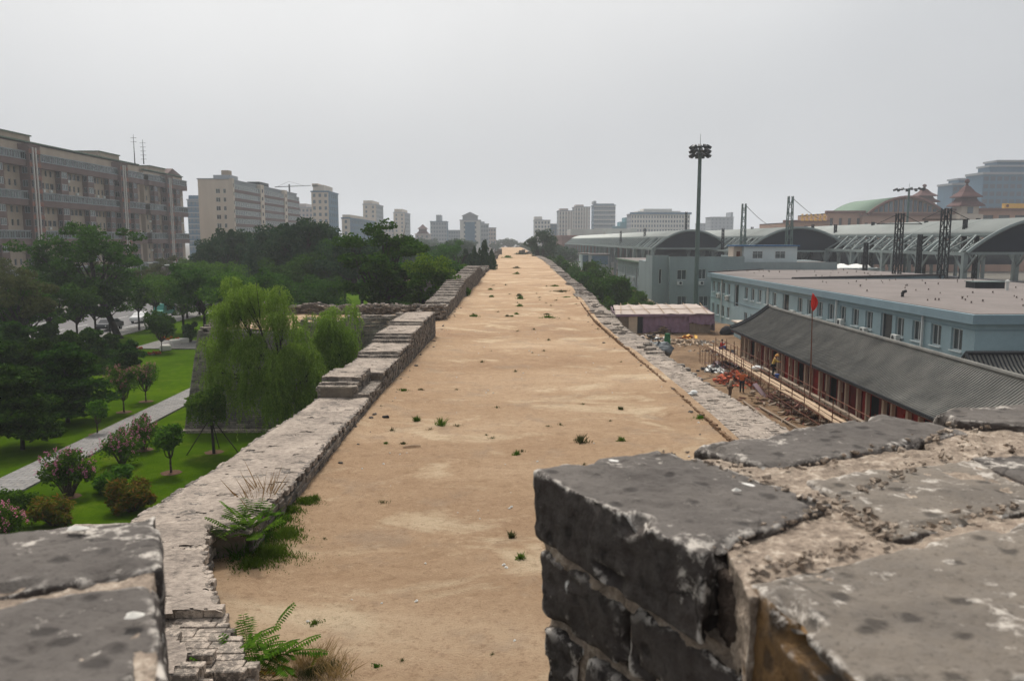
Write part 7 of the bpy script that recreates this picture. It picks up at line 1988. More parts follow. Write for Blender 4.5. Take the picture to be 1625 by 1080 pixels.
# ------------------------------------------------------------- scaffold in front of the hall
for (ya, yb, lab, dens) in ((64.0, 75.5, 'far bay of rusty tube scaffold with timber platform before the hall', 1.3), (42.0, 63.6, 'near bay of rusty tube scaffold with split plank platform before the hall', 2.4)):
    sc = thing('scaffold', lab, 'scaffold', (20.8, (ya+yb)/2, 0), 'scaffold bays along the hall front')
    y = ya; b = MB(); hb_ = MB()
    while y <= yb:
        for dx in (-2.3, -.95):
            x = HX(hx+dx, y)+rnd.uniform(-.06,.06); b.tube((x,y,0),(x+rnd.uniform(-.05,.05),y,2.3+rnd.uniform(-.3,.5)), .03,.03,5)
        hb_.tube((HX(hx-2.4,y),y,1.33),(HX(hx-.8,y),y,1.33), .025,.025,5)
        hb_.tube((HX(hx-2.3,y),y,.1),(HX(hx-.95,y+dens),min(y+dens,yb),1.3), .022,.022,4)
        y += dens
    b.build('upright', M['rust'], sc); 
    for z in (.75, 1.33, 2.05):
        for dx in (-2.3,-.95): hb_.tube((HX(hx+dx,ya-.3),ya-.3,z),(HX(hx+dx,yb+.3),yb+.3,z), .026,.026,5)
    hb_.build('ledger', M['rust'], sc)
    y = ya-.4; k = 0
    while y < yb:
        L = min(rnd.uniform(3.6,4.4), yb+.6-y)
        for q in range(3 if ya > 60 else 2):
            pb = MB(); dx = -2.15+q*.42+rnd.uniform(-.05,.05); off = rnd.uniform(-.4,.4)
            pb.cbox((HX(hx+dx, y+L/2), y+L/2+off, 1.40+.012*q+(.02 if k%2 else 0)), (.30, L+.3, .05), rz=-.034+rnd.uniform(-.02,.02), rx=rnd.uniform(-.01,.01))
            pb.build('plank', M['timber'], sc)
        if ya < 60 and k < 5:
            pb = MB(); pb.cbox((HX(hx-1.0, y+L/2), y+L/2, 1.62), (.26, L+.2, .05), rz=-.034); pb.build('plank', M['timber_grey'], sc)
        y += L; k += 1
# cradle of bent tubes at the far end
cg = thing('pipe_frame', 'stack of bent rusty tube frames at the far end of the scaffold', 'pipe frame', (18.9, 72.5, 0)); b = MB()
for k in range(9):
    y = 69.0+k*.75; x = 18.7+rnd.uniform(-.1,.1); b.path([(x,y,0),(x,y,1.5),(x+.15,y,1.65),(x+.75,y,1.65),(x+.9,y,1.5),(x+.9,y,0)], [.022]*6, 4)
b.build('frame', M['rust'], cg)
# ------------------------------------------------------------- people
def skinned(name, joints, edges, mat, parent, lv=2):
    off = wloc(parent)
    me = bpy.data.meshes.new(name); me.from_pydata([tuple(Vector(j[0])-off) for j in joints], edges, []); me.materials.append(M[mat])
    o = bpy.data.objects.new(name, me); COL.objects.link(o); o.parent = parent
    sm_ = o.modifiers.new('skin', 'SKIN'); sm_.use_smooth_shade = True
    for i, j in enumerate(joints): 
        r_ = j[1]; me.skin_vertices[0].data[i].radius = (r_, r_) if not hasattr(r_,'__len__') else r_
    me.skin_vertices[0].data[0].use_root = True
    s = o.modifiers.new('sub', 'SUBSURF'); s.levels = lv; s.render_levels = lv
    return o
def person(loc, rz, label, pose, shirt, trousers, hair='hair', hat=None, s=1.0, sleeves=True):
    p = thing('person', label, 'person', loc)
    p.rotation_euler = (0,0,0)
    Mx = Matrix.Translation(loc) @ Matrix.Rotation(rz,4,'Z') @ Matrix.Scale(s,4)
    T = lambda q: tuple(Mx @ Vector(q))
    J = pose; r = s
    names = ['pelvis','waist','chest','neck','head0','head1','shl','ell','wrl','hal','shr','elr','wrr','har','hil','knl','anl','tol','hir','knr','anr','tor']
    rad = dict(pelvis=(.15,.12),waist=(.135,.10),chest=(.165,.115),neck=.052,head0=.085,head1=.088,shl=.065,ell=.043,wrl=.03,hal=.04,shr=.065,elr=.043,wrr=.03,har=.04,hil=.085,knl=.06,anl=.042,tol=.035,hir=.085,knr=.06,anr=.042,tor=.035)
    sc_ = lambda v: tuple(k*r for k in v) if hasattr(v,'__len__') else v*r
    idx = {n: i for i, n in enumerate(names)}
    E = [('pelvis','waist'),('waist','chest'),('chest','neck'),('neck','head0'),('head0','head1'),('chest','shl'),('shl','ell'),('ell','wrl'),('wrl','hal'),('chest','shr'),('shr','elr'),('elr','wrr'),('wrr','har'),('pelvis','hil'),('hil','knl'),('knl','anl'),('anl','tol'),('pelvis','hir'),('hir','knr'),('knr','anr'),('anr','tor')]
    body = skinned('body', [(T(J[n]), sc_(rad[n])) for n in names], [(idx[a],idx[b_]) for a,b_ in E], 'skin', p)
    def garment(nm, ns, es, k, mat):
        ii = {n: i for i, n in enumerate(ns)}
        skinned(nm, [(T(J[n]), sc_(tuple(v*k for v in rad[n]) if hasattr(rad[n],'__len__') else rad[n]*k)) for n in ns], [(ii[a],ii[b_]) for a,b_ in es], mat, p)
    garment('shirt', ['waist','pelvis','chest','shl','ell','shr','elr']+(['wrl','wrr'] if sleeves else []), [('pelvis','waist'),('waist','chest'),('chest','shl'),('shl','ell'),('chest','shr'),('shr','elr')]+([('ell','wrl'),('elr','wrr')] if sleeves else []), 1.22, shirt)
    garment('trousers', ['pelvis','hil','knl','anl','hir','knr','anr'], [('pelvis','hil'),('hil','knl'),('knl','anl'),('pelvis','hir'),('hir','knr'),('knr','anr')], 1.28, trousers)
    garment('shoe', ['anl','tol'], [('anl','tol')], 1.35, 'cloth_black'); garment('shoe', ['anr','tor'], [('anr','tor')], 1.35, 'cloth_black')
    hd_ = Vector(T(J['head1'])); up = (Vector(T(J['head1']))-Vector(T(J['head0']))).normalized()
    h = MB()
    if hat: h.ball(tuple(hd_+up*.03*s), (.125*s,.125*s,.11*s), 12, 6); h.ball(tuple(hd_+up*.0*s), (.19*s,.19*s,.03*s), 14, 4); h.build('hat', M[hat], p, sm=True)
    else: h.ball(tuple(hd_+up*.022*s+Vector((0,.012*s,0))), (.102*s,.108*s,.10*s), 12, 7); h.build('hair', M[hair], p, sm=True)
    fd = Mx.to_3x3() @ Vector((0,-1,0)); hb2 = (Vector(T(J['head0']))*.5+hd_*.5); f = MB()
    f.ball(tuple(hb2+fd*.088*s), .018*s, 6, 4); f.build('nose', M['skin'], p, sm=True)
    for sd_ in (-1,1):
        e = MB(); side = Mx.to_3x3() @ Vector((sd_*.035,0,0)); e.ball(tuple(hb2+fd*.078*s+side+Vector((0,0,.03*s))), .011*s, 6, 4); e.build('eye', M['cloth_black'], p, sm=True)
        for k in range(5):   # fingers, unequal and slightly curled
            hnd = Vector(T(J['hal' if sd_ < 0 else 'har'])); wr = Vector(T(J['wrl' if sd_ < 0 else 'wrr'])); d = (hnd-wr).normalized(); a = d.orthogonal().normalized()
            L = (.055,.075,.082,.076,.060)[k]*s; st_ = hnd+a*(k-2)*.017*s; fg = MB()
            dd = d if k else (d*.6+a*-.8).normalized()
            fg.path([tuple(st_), tuple(st_+dd*L*.6), tuple(st_+dd*L+d.cross(a)*.02*s)], [.009*s,.008*s,.006*s], 5); fg.build('finger', M['skin'], p, sm=True)
    return p
stand = dict(pelvis=(0,0,.95),waist=(0,0,1.10),chest=(0,0,1.33),neck=(0,-.01,1.47),head0=(0,-.02,1.56),head1=(0,-.02,1.65),
  shl=(-.18,0,1.40),ell=(-.25,.02,1.12),wrl=(-.24,-.08,.90),hal=(-.23,-.11,.83),shr=(.18,0,1.40),elr=(.25,.02,1.12),wrr=(.24,-.08,.90),har=(.23,-.11,.83),
  hil=(-.09,0,.88),knl=(-.10,-.02,.49),anl=(-.11,.02,.08),tol=(-.12,-.14,.035),hir=(.09,0,.88),knr=(.10,-.02,.49),anr=(.11,.02,.08),tor=(.12,-.14,.035))
def pose(**k): d = dict(stand); d.update(k); return d
armup = pose(ell=(-.30,-.10,1.22),wrl=(-.34,-.30,1.34),hal=(-.35,-.37,1.37),elr=(.36,-.12,1.30),wrr=(.50,-.24,1.48),har=(.54,-.27,1.55))
fwd = pose(waist=(0,-.03,1.1),chest=(0,-.10,1.31),neck=(0,-.15,1.44),head0=(0,-.20,1.52),head1=(0,-.24,1.60),shl=(-.18,-.09,1.38),shr=(.18,-.09,1.38),ell=(-.24,-.24,1.16),wrl=(-.18,-.44,1.12),hal=(-.16,-.51,1.13),elr=(.24,-.24,1.16),wrr=(.18,-.44,1.12),har=(.16,-.51,1.13))
sit = pose(pelvis=(0,0,.12),waist=(0,-.02,.27),chest=(0,-.06,.50),neck=(0,-.09,.64),head0=(0,-.11,.73),head1=(0,-.12,.82),shl=(-.18,-.05,.57),shr=(.18,-.05,.57),ell=(-.24,-.2,.36),wrl=(-.18,-.38,.45),hal=(-.16,-.44,.48),elr=(.26,-.14,.40),wrr=(.24,-.36,.55),har=(.23,-.42,.60),
  hil=(-.10,-.04,.12),knl=(-.14,-.42,.30),anl=(-.15,-.44,-.08),tol=(-.15,-.58,-.12),hir=(.10,-.04,.12),knr=(.14,-.42,.28),anr=(.15,-.44,-.10),tor=(.15,-.58,-.13))
x, y = G(1177,623,.12); person((x,y,.10), R(160), 'person in an orange top and black trousers standing by the orange heap', armup, 'cloth_orange', 'cloth_black', s=1.02)
x, y = G(1158,632,.12); person((x,y,.10), R(100), 'person in faded brown clothes stooping beside the orange heap', fwd, 'cloth_beige', 'cloth_brown')
ypx = 59.3; person((HX(hx-.95,ypx)-.25, ypx, 1.44), R(75), 'person in a yellow jacket and straw hat standing on the scaffold planks', fwd, 'cloth_yellow', 'cloth_black', hat='straw', s=1.0)
person((HX(hx-1.5,74.6), 74.6, 1.44), R(55), 'person in a red shirt sitting at the far end of the scaffold platform', sit, 'cloth_red', 'cloth_blue')
# ------------------------------------------------------------- flag, heaps and loose things in the yard
x, y = X_(1297,50.5), 50.5; zt = Z_(466,50.5,1293)
fp = thing('flagpole', 'thin brown pole rising past the hall roof to a red flag', 'flagpole', (x,y,0)); b = MB(); b.path([(x,y,0),(x,y,2.5),(X_(1294,y),y,zt)], [.05,.045,.025], 6); b.build('pole', M['rust'], fp)
x = X_(1294,y); fl = thing('flag', 'limp red flag at the top of the thin brown pole', 'flag', (x,y,zt)); V = []; Fc = []
for j in range(9):
    for i in range(9): s, t_ = i/8, j/8; w_ = .06+.34*math.sin(math.pi*min(1,t_*1.02))**.8; V.append((x-.02+(-.15+s)*w_, y-.05+.07*math.sin(s*9+t_*3), zt+.05-t_*1.05-s*.1))
for j in range(8):
    for i in range(8): a = j*9+i; Fc.append((a,a+1,a+10,a+9))
o = mesh_obj('cloth', V, Fc, M['flag_red'], fl, sm=True); sd = o.modifiers.new('s','SOLIDIFY'); sd.thickness = .02
def heap(name, label, cat, px, py, n, spread, hgt, mats, size, z0=.1, seed=1, group=None):
    x, y = G(px, py, z0); q = random.Random(seed); t = thing(name, label, cat, (x,y,z0), group)
    for mt in mats:
        b = MB()
        for k in range(n//len(mats)):
            a = q.uniform(0,6.28); r_ = abs(q.gauss(0,.5)); dx, dy = spread[0]*r_*math.cos(a), spread[1]*r_*math.sin(a)
            zz = z0+hgt*max(0,1-r_*.9)*q.random()
            sz = [q.uniform(.4,1.3)*size[k_] for k_ in range(3)]
            b.cbox((x+dx,y+dy,zz+.03), sz, q.uniform(0,3.1), q.uniform(-.5,.5), q.uniform(-.5,.5), min(sz)*.12, q)
        o = b.build('pile', M[mt], t); o['kind'] = 'stuff'
    return t
heap('rubble_heap', 'heap of orange red broken tiles beside the standing worker', 'heap', 1164, 606, 300, (1.9,2.6), 1.0, ['heap_red','heap_red','brick_red'], (.32,.22,.08), seed=2)
heap('rubbish_heap', 'scattered white and pale rubbish next to the orange heap', 'heap', 1132, 590, 120, (1.6,2.4), .3, ['white_sack','concrete','cloth_black'], (.4,.3,.1), seed=3)
heap('rubbish_heap', 'dark sacks and rubbish under the far end of the scaffold', 'heap', 1150, 583, 110, (1.5,2.2), .5, ['cloth_black','white_sack','purple_light'], (.45,.35,.25), seed=4)
heap('timber_heap', 'heap of broken yellowish boards lying in front of the purple shed', 'heap', 1078, 546, 150, (4.4,2.8), .5, ['timber','plaster','timber_grey'], (1.0,.16,.07), seed=5)
heap('timber_heap', 'grey planks scattered right of the yellowish boards', 'heap', 1110, 545, 90, (3.6,2.6), .3, ['timber_grey','concrete'], (1.0,.14,.06), seed=6)
heap('timber_heap', 'bundle of light branches leaning in front of the purple sheet', 'heap', 1052, 530, 60, (1.6,1.0), 1.0, ['timber','stake'], (1.2,.07,.07), seed=7)
heap('rubbish_heap', 'torn white sacking and boards beside the grey sheet roll', 'heap', 1034, 540, 120, (2.6,3.6), .6, ['white_sack','tarp_white','timber','cloth_black'], (.8,.45,.07), seed=8)
heap('rubble_heap', 'brown rubble and boards lying under the near scaffold', 'heap', 1245, 640, 260, (3.2,5.5), .5, ['yard','timber_grey','brick_red'], (.5,.25,.10), seed=9)
heap('rubble_heap', 'loose brown debris along the foot of the hall', 'heap', 1290, 665, 200, (2.4,3.4), .5, ['yard','rust','timber_grey'], (.6,.2,.10), seed=10)
heap('board_stack', 'orange board scraps behind the yellowish boards', 'heap', 1092, 538, 30, (1.4,.8), .5, ['heap_red','sign_gold'], (.7,.4,.07), seed=12)
heap('rubble_heap', 'grey stones scattered by the far corner of the hall', 'heap', 1135, 560, 70, (4.2,3.5), .12, ['concrete','cloth_black'], (.5,.3,.12), seed=13)
x, y = G(1207,632,.1); bd = thing('board', 'pinkish grey panel leaning against the scaffold', 'board', (x,y,0)); b = MB(); b.cbox((x+.1,y+.3,.55),(.75,.05,1.5), rz=.9, rx=-.75); b.build('panel', M['purple_light'], bd)
x, y = G(1050,556,.1); gs = thing('sheet_roll', 'grey plastic sheet bundled on the outer edge of the wall ledge', 'sheeting', (x,y,0))
x, y = X_(1050,43.5), 43.5; zz = Z_(558,43.5,1050)
gs.location = (x,y,zz); b = MB(); b.ball((x,y,zz+.18),(.75,.6,.34),18,10); b.v = [(a+.35*mn.noise(Vector((a*3,c*3,d*3))),c+.3*mn.noise(Vector((a*3,c*3+7,d*3))),d+.34*mn.noise(Vector((a*4,c*3,d*4+3)))) for a,c,d in b.v]; b.build('sheet', M['sheet_grey'], gs, sm=True)
x2, y2 = X_(1063,44), 44.0; zg_ = Z_(560,44,1062); gn_ = thing('net_roll', 'small roll of green netting right of the grey sheet', 'netting', (x2,y2,zg_-1.2)); b = MB(); b.lathe([(.16,0),(.19,.5),(.18,1.0),(.15,1.3),(.02,1.32)], (x2,y2,zg_-.2), 10); b.build('roll', M['net_green'], gn_)
x, y = G(1102,655,5.9+.15); ws = thing('white_bag', 'small white bag lying on the right brick ledge', 'bag', (x,y,6.15)) 
x, y = G(1101,626,6.15); ws.location = (x,y,6.15); b = MB(); b.ball((x,y,6.23),(.14,.11,.09),10,6); b.ball((x-.12,y-.04,6.19),(.12,.08,.05),10,6); b.build('bag', M['white_sack'], ws, sm=True)
# cables on the ground
cbl = thing('cable', 'dark cable coiled loosely on the yard ground', 'cable', (14,58,0)); b = MB(); P = []
for k in range(60):
    t_ = k/59; x, y = G(1132+26*math.cos(t_*9)+t_*14, 606+7*math.sin(t_*9), .2); P.append((x,y,.22))
b.path(P, [.03]*60, 4); b.build('cable', M['rubber'], cbl)
for k, (a, c, lab) in enumerate([((1180,640),(1262,700),'long timber pole lying on the yard ground, left one'),((1205,648),(1300,702),'long timber pole lying on the yard ground, right one')]):
    p0 = G(*a,.15); p1 = G(*c,.15); t = thing('pole', lab, 'timber pole', (*p0,.15)); b = MB(); b.tube((*p0,.3),(*p1,.28), .08,.06,6); b.build('pole', M['timber_grey'], t)
x, y = X_(1203,66), 66.0; wb = thing('white_sack', 'white sack on the scaffold planks beside the person in yellow', 'sack', (x,y,1.44)); x, y = HX(hx-1.7,61.8), 61.8; wb.location = (x,y,1.46); b = MB(); b.ball((x,y,1.66),(.42,.32,.22),12,7); b.ball((x+.3,y+.2,1.6),(.25,.3,.16),10,6); b.build('sack', M['white_sack'], wb, sm=True)
x, y = HX(hx-1.2,58.3), 58.3; bk = thing('bucket', 'blue bucket standing on the scaffold planks', 'bucket', (x,y,1.46)); b = MB(); b.lathe([(.13,0),(.17,.32),(.18,.33)], (x,y,1.46), 12); b.build('bucket', M['cloth_blue'], bk)
# ------------------------------------------------------------- cars, lamps and fence by the road
def car(x, y, rz, mat, label, van=False):
    t = thing('parked_car' if not van else 'parked_van', label, 'car' if not van else 'van', (x,y,0.012))
    Mx = Matrix.Translation((x,y,.012)) @ Matrix.Rotation(rz,4,'Z')
    prof_ = [(-2.2,.35),(-2.25,.7),(-2.1,.92),(-1.3,1.0),(-.75,1.42),(.75,1.46),(1.55,1.02),(2.15,.95),(2.22,.6),(2.2,.35)] if not van else [(-2.3,.4),(-2.35,1.0),(-1.9,1.15),(-1.4,1.95),(2.2,2.0),(2.3,1.2),(2.3,.4)]
    n = len(prof_); b = MB(); vs = []
    for s_, k_ in ((-.84,1),(.84,1)): vs += [tuple(Mx @ Vector((s_*(.86 if z > 1.1 else 1), yy, z))) for yy, z in prof_]
    b.add(vs, [list(range(n))[::-1], list(range(n,2*n))]+[[k,(k+1)%n,n+(k+1)%n,n+k] for k in range(n)]); body = b.build('body', M[mat], t)
    g = MB(); zt_ = 1.36 if not van else 1.85
    for s_ in (-1,1):
        for (y0,y1) in ((-.8,-.05),(.05,.95)): g.add([tuple(Mx @ Vector((s_*.845*q_,yy,zz))) for yy,zz,q_ in ((y0-.12,1.02,1),(y1+.1,1.02,1),(y1-.12,zt_,.88),(y0+.15,zt_,.88))], [(0,1,2,3)])
    g.build('window', M['glass'], t)
    for s_ in (-1,1):
        for yy in (-1.35,1.35):
            w_ = MB(); w_.tube(tuple(Mx @ Vector((s_*.66,yy,.32))), tuple(Mx @ Vector((s_*.86,yy,.32))), .32,.32,14); wh = w_.build('wheel', M['rubber'], t)
            w_ = MB(); w_.tube(tuple(Mx @ Vector((s_*.861,yy,.32))), tuple(Mx @ Vector((s_*.872,yy,.32))), .18,.18,10); w_.build('rim', M['galv'], wh)
    for s_ in (-1,1): l_ = MB(); c = Mx @ Vector((s_*.6,-2.24,.72)); l_.ball(tuple(c), .09, 8, 5); l_.build('headlight', M['ac_white'], t)
    return t
x, y = G(196,511); car(-51.6, y, .03, 'car_white', 'white car on the road behind the leaning tree trunk')
x, y = G(212,512); car(-51.4, y-9.0, .0, 'car_dark', 'dark car behind the white one on the road')
x, y = G(268,502); car(-52.0, y, .0, 'car_teal', 'teal van on the road above the small round tree', True)
def lamp(x, y, side, label, h=7.3):
    t = thing('street_lamp', label, 'street lamp', (x,y,.1), 'street lamps along the road')
    b = MB(); b.path([(x,y,.1),(x,y,h*.6),(x,y,h-.5)], [.10,.08,.06], 8); b.build('pole', M['galv'], t)
    b = MB(); b.path([(x,y,h-.5),(x+side*.5,y,h-.12),(x+side*1.3,y,h)], [.05,.045,.04], 6); b.build('arm', M['galv'], t)
    b = MB(); b.ball((x+side*1.75,y,h+.02),(.55,.17,.1),12,6); b.build('lamp_head', M['ac_white'], t, sm=True)
lamp(-67.0, 149, 1, 'street lamp with its arm to the right, above the pale olive tree', 7.4); lamp(-48.6, 121, -1, 'street lamp with its arm to the left, nearer the bastion', 7.9); lamp(-48.8, 87.5, -1, 'street lamp at the left, half hidden by the leaning tree', 6.2)
for (px, py, lab) in [(278,543,'stone block at the near right of the paved square'),(263,552,'stone block at the left of the paved square'),(292,541,'stone block at the back of the paved square')]:
    x, y = G(px, py+6); t = thing('stone_block', lab, 'stone', (x,y,.1)); b = MB(); b.bev((x,y,.45),(1.0,.8,.6), .06, rnd.uniform(0,1), .02); b.build('block', M['white_stone'], t)
# ------------------------------------------------------------- weeds
rsw = np.random.RandomState(17)
def fern(root, base, n, L, seed, mat='leaf_weed', spread=1.0, mid=.55, lw=.02, step=.032):
    rs = np.random.RandomState(seed); Q = []; b = MB()
    for i in range(n):
        a = rs.uniform(0,6.28); e = rs.uniform(.35,1.25); l = L*rs.uniform(.65,1.1)
        s0 = np.array(base)+np.array([rs.normal()*.10*spread, rs.normal()*.10*spread, 0])
        d = np.array([math.cos(a)*math.cos(e), math.sin(a)*math.cos(e), math.sin(e)]); pts = []
        p = s0.copy(); m = int(l/step)
        for k in range(m):
            pts.append(p.copy()); d = d+np.array([0,0,-.045]); d /= np.linalg.norm(d); p = p+d*step
        for k in range(0, m-1, 3): b.tube(tuple(pts[k]), tuple(pts[min(m-1,k+3)]), .004, .003, 3, cap=False)
        side = np.cross(d, [0,0,1.0]); side /= max(1e-6,np.linalg.norm(side))
        for k in range(int(m*.25), m):
            f = (k-m*.25)/(m*.75); ll = .13*L/.6*(math.sin(math.pi*(.12+.82*f)))**.7*rs.uniform(.85,1.1)
            for sg_ in (-1,1):
                dirn = side*sg_+np.array([0,0,-.25])+d*.35; dirn /= np.linalg.norm(dirn)
                w = np.cross(dirn, [0,0,1.0]); w = w/max(1e-6,np.linalg.norm(w))*lw*.55
                c = pts[k]; Q.append([c, c+dirn*ll*.45+w, c+dirn*ll, c+dirn*ll*.45-w])
    quads_obj('leaves', np.array(Q), M[mat], root); b.build('stalk', M['leaf_weed'], root)
def grasspatch(name, label, cat, cells, zf, mat, n, h, parent=None, seed=0, w=.008, group=None, base=None):
    """clump of blades; cells = list of (x,y,r)"""
    rs = np.random.RandomState(seed); Q = []
    for (x,y,r,share) in cells:
        m = int(n*share)
        rr = r*np.minimum(1.7,np.abs(rs.normal(size=m))*.62); a = rs.uniform(0,6.28,m); lob = 1+.35*np.sin(a*3+x*7)+.25*np.sin(a*5+y*9); rr = rr*lob; X0 = x+rr*np.cos(a); Y0 = y+rr*np.sin(a)
        hh = h*rs.uniform(.4,1.1,m)*np.clip(1-.45*rr/r,.2,1); dx, dy = rs.normal(size=m)*hh*.45, rs.normal(size=m)*hh*.45
        b_ = rs.uniform(0,6.28,m); wx, wy = np.cos(b_)*w, np.sin(b_)*w
        Z0 = np.array([zf(p,q) for p,q in zip(X0,Y0)])-.01
        P0 = np.stack([X0-wx,Y0-wy,Z0],1); P1 = np.stack([X0+wx,Y0+wy,Z0],1)
        P2 = np.stack([X0+dx*.6+wx*.8,Y0+dy*.6+wy*.8,Z0+hh*.65],1); P3 = np.stack([X0+dx,Y0+dy,Z0+hh],1)
        Q.append(np.stack([P0,P1,P2,P3],1))
    b0 = cells[0]; t = thing(name, label, cat, base or (b0[0],b0[1],zf(b0[0],b0[1])), group) if parent is None else parent
    quads_obj('blades', np.concatenate(Q), M[mat], t); return t
SZ = TOP
def gs_(px, py, z=SZ): return G(px, py, z)
x, y = gs_(384,884); t = thing('fern_weed', 'leafy green weed with long feathery leaves in the corner of the brick parapet', 'weed', (x,y,sand_z(x,y)))
fern(t, (x,y,sand_z(x,y)+.35), 22, .68, 5, 'leaf_mid', spread=1.7, lw=.05, step=.045); x2, y2 = gs_(398,862); fern(t, (x2,y2,sand_z(x2,y2)+.3), 20, .62, 6, 'leaf_mid', spread=1.7, lw=.05, step=.045)
x, y = gs_(408,1072); t = thing('fern_weed', 'dark green fern leaved weed at the bottom edge beside the broken parapet', 'weed', (x,y,sand_z(x,y)))
fern(t, (x+.0,y,sand_z(x,y)+.25), 26, .62, 7, 'leaf_mid', spread=1.8, lw=.034, step=.034); x2, y2 = gs_(455,1075); fern(t, (x2,y2,sand_z(x2,y2)), 9, .45, 8, 'leaf_bronze', spread=1.5, lw=.03, step=.034)
cells = [(*gs_(px,py), r, s) for px,py,r,s in ((430,880,.55,.3),(455,850,.38,.2),(440,830,.4,.15),(460,815,.25,.10),(485,800,.25,.1),(400,900,.3,.1),(500,795,.12,.03))]
grasspatch('grass_weed', 'bright green grass patch at the foot of the left parapet', 'grass clump', cells, sand_z, 'leaf_weed', 7500, .15, seed=3, w=.009)
cells = [(*gs_(px,py), r, s) for px,py,r,s in ((395,850,.5,.5),(415,838,.4,.3),(380,880,.3,.2))]
grasspatch('grass_weed', 'dense darker weed mass between the feathery weed and the grass', 'grass clump', cells, sand_z, 'leaf_mid', 5200, .36, seed=4, w=.014)
cells = [(*gs_(px,py), r, s) for px,py,r,s in ((412,828,.35,.5),(425,815,.3,.5))]
grasspatch('dry_grass_clump', 'tall dry brown grass standing over the green weeds', 'dry grass', cells, sand_z, 'dry_grass', 150, 1.05, seed=5, w=.0028)
cells = [(*gs_(px,py), r, s) for px,py,r,s in ((480,1060,.3,.4),(510,1050,.35,.3),(530,1075,.3,.3))]
grasspatch('dry_grass_clump', 'thin dry grass and weeds at the bottom edge of the sandy walkway', 'dry grass', cells, sand_z, 'dry_grass', 600, .34, seed=6, w=.0022)
cells = [(*gs_(px,py), r, s) for px,py,r,s in ((490,1070,.35,.5),(520,1062,.35,.5))]
grasspatch('grass_weed', 'dull green low weeds mixed with dry grass at the bottom edge', 'grass clump', cells, sand_z, 'leaf_olive', 1400, .10, seed=7, w=.004)
tufts = [(700,675,.16,.30,'leafy tuft on the walkway, largest one on its left half'),(661,668,.10,.22,'small tuft with stalks left of the largest left tuft'),(922,702,.18,.30,'green tuft in the middle of the walkway above the merlon'),(986,700,.10,.16,'thin low tuft right of the middle tuft'),(820,722,.09,.14,'small green tuft below the centre of the walkway'),(812,852,.06,.16,'small upright tuft left of the merlon corner'),(826,888,.08,.14,'small yellowish tuft just left of the merlon corner'),(640,623,.22,.10,'flat green tuft beside the left parapet'),(668,620,.12,.08,'sparse small tuft right of the flat one'),(752,503,.34,.22,'green tuft on the far walkway left of centre'),(870,505,.55,.20,'wide green tuft on the far walkway right of centre'),(640,705,.08,.08,'tiny tuft below the flat tuft'),(612,705,.07,.08,'tiny tuft at the left of the walkway'),(1110,668,.22,.14,'low green tuft near the right ledge corner'),(985,652,.08,.14,'tiny yellow green tuft right of the pale sand patch'),(500,990,.12,.07,'flat dull tuft near the broken parapet'),(597,1058,.08,.05,'flat tiny tuft low on the walkway'),(890,462,.9,.25,'long green weed patch beside the right ledge'),(880,455,.6,.25,'dark weeds in the gap of the right ledge'),(898,470,.7,.14,'low weed patch in front of the long green one'),(868,500,.3,.14,'weed beside the wide far tuft'),(825,487,.22,.25,'upright far tuft near the middle of the walkway'),(826,474,.30,.35,'far tuft behind the upright one'),(824,467,.25,.3,'farther tuft in the middle of the walkway'),(778,460,.25,.22,'dark tuft near the stepped parapet'),(780,470,.22,.25,'tuft in front of the dark tuft near the stepped parapet'),(805,503,.15,.15,'small far tuft, one of a loose row'),(812,503,.13,.14,'small far tuft beside another in a loose row'),(820,500,.15,.16,'small far tuft at the right end of the loose row'),(820,428,.5,.4,'distant tuft where the walkway narrows'),(820,436,.4,.4,'distant tuft just before the one at the narrowing'),(806,409,1.5,.8,'far green weeds by the ruined stubs, left'),(826,404,1.7,1.1,'far bright green weeds by the ruined stubs, right')]
for k, (px, py, r, h, lab) in enumerate(tufts):
    zz = lerp(ZT, 200) if py < 420 else SZ
    x, y = G(px, py, zz if py > 480 else (zz+.15 if py > 420 else zz)); y = min(y, 300)
    n = 110 if y < 30 else 200
    grasspatch('weed_tuft', lab, 'weed', [(x,y,r,1)], sand_z, ('leaf_weed','leaf_mid','leaf_olive')[k % 3], n, h, seed=40+k, w=.006+.0004*y, group='weed tufts scattered over the sandy walkway')
g2 = 'tiny scattered weeds on the sandy walkway'
base = grasspatch('weed_tuft', 'tiny dull green weed on the sandy walkway', 'weed', [(0,0,.09,1)], lambda a,b_: 0, 'leaf_olive', 60, .07, seed=90, w=.004, group=g2, base=(0,0,0))
first = True
for q in range(85):
    y = 9+95*rnd.random()**1.3; x = rnd.uniform(lerp(LT,y)+.2, lerp(RT,y)-.2)
    if mn.noise(Vector((x*.4,y*.2,8))) < -.12: continue
    s = rnd.uniform(.5,1.3)*(1+y*.02)
    if first: base.location = (x,y,sand_z(x,y)); first = False
    else: copy_tree(base, loc=(x,y,sand_z(x,y)), rz=rnd.uniform(0,6), sc=s)
x, y = gs_(1000,545); 
for px, py, r in ((930,482,.5),(1005,496,.3)): pass
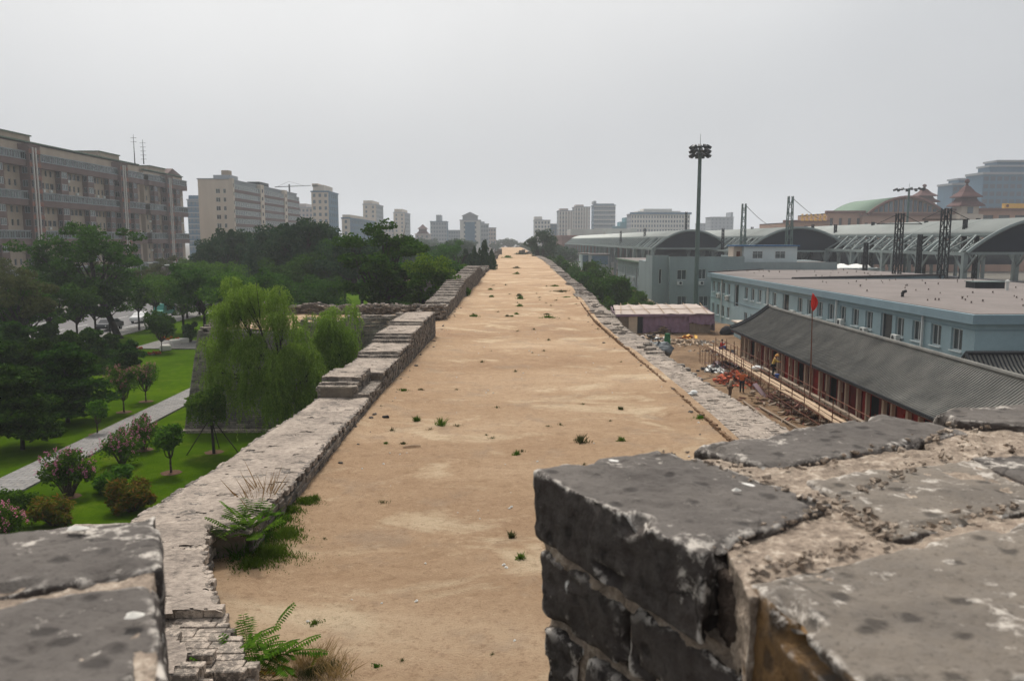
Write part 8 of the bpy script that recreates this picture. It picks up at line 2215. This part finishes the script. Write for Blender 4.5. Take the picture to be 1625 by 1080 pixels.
# stones and sticks on the walkway
x, y = gs_(653,710); st2 = thing('stick', 'pale broken stick lying on the sandy walkway', 'stick', (x,y,sand_z(x,y))); b = MB(); b.path([(x-.22,y-.05,sand_z(x,y)+.03),(x,y+.02,sand_z(x,y)+.05),(x+.24,y+.05,sand_z(x,y)+.04)], [.025,.03,.02], 6); b.tube((x-.1,y,sand_z(x,y)+.04),(x+.1,y+.12,sand_z(x,y)+.05), .015,.01,5); b.build('stick', M['timber'], st2)
x, y = gs_(612,664); s3 = thing('stone', 'small dark brick fragment on the walkway beside the left parapet', 'stone', (x,y,sand_z(x,y))); b = MB(); b.bev((x,y,sand_z(x,y)+.03),(.2,.1,.07), .015, .4, .01); b.build('fragment', M['cloth_black'], s3)
sp = random.Random(8); sv = None
for q in range(110):
    y = 8+40*sp.random()**1.6; x = sp.uniform(lerp(LT,y)+.1, lerp(RT,y)-.1)
    if sv is None:
        sv = thing('stone', 'tiny pale stone lying on the sandy walkway', 'stone', (0,0,0), 'tiny stones on the sandy walkway'); b = MB(); b.bev((0,0,.012),(.05,.04,.03), .008, .3, .004); b.build('pebble', M['white_stone'], sv); sv.location = (x,y,sand_z(x,y))
    else: copy_tree(sv, loc=(x,y,sand_z(x,y)), rz=sp.uniform(0,6), sc=sp.uniform(.5,1.5))

# broken brick scraps and clods along the foot of both edges
bs = None; sp = random.Random(21)
for q in range(90):
    y = 10+55*sp.random()**1.4
    x = (lerp(LT,y)+abs(sp.gauss(.12,.25))) if sp.random() < .6 else (lerp(RT,y)-abs(sp.gauss(.15,.3)))
    if y < 19 and x < 0: continue
    if bs is None:
        bs = thing('brick_scrap', 'small grey brick scrap lying along the edge of the walkway', 'brick scrap', (x,y,sand_z(x,y)), 'brick scraps along the walkway edges'); b = MB(); b.bev((x,y,sand_z(x,y)+.02), (.11,.07,.05), .01, .4, .008); b.build('scrap', M['brick_side'], bs)
    else: copy_tree(bs, loc=(x,y,sand_z(x,y)), rz=sp.uniform(0,6), sc=sp.uniform(.4,1.5))
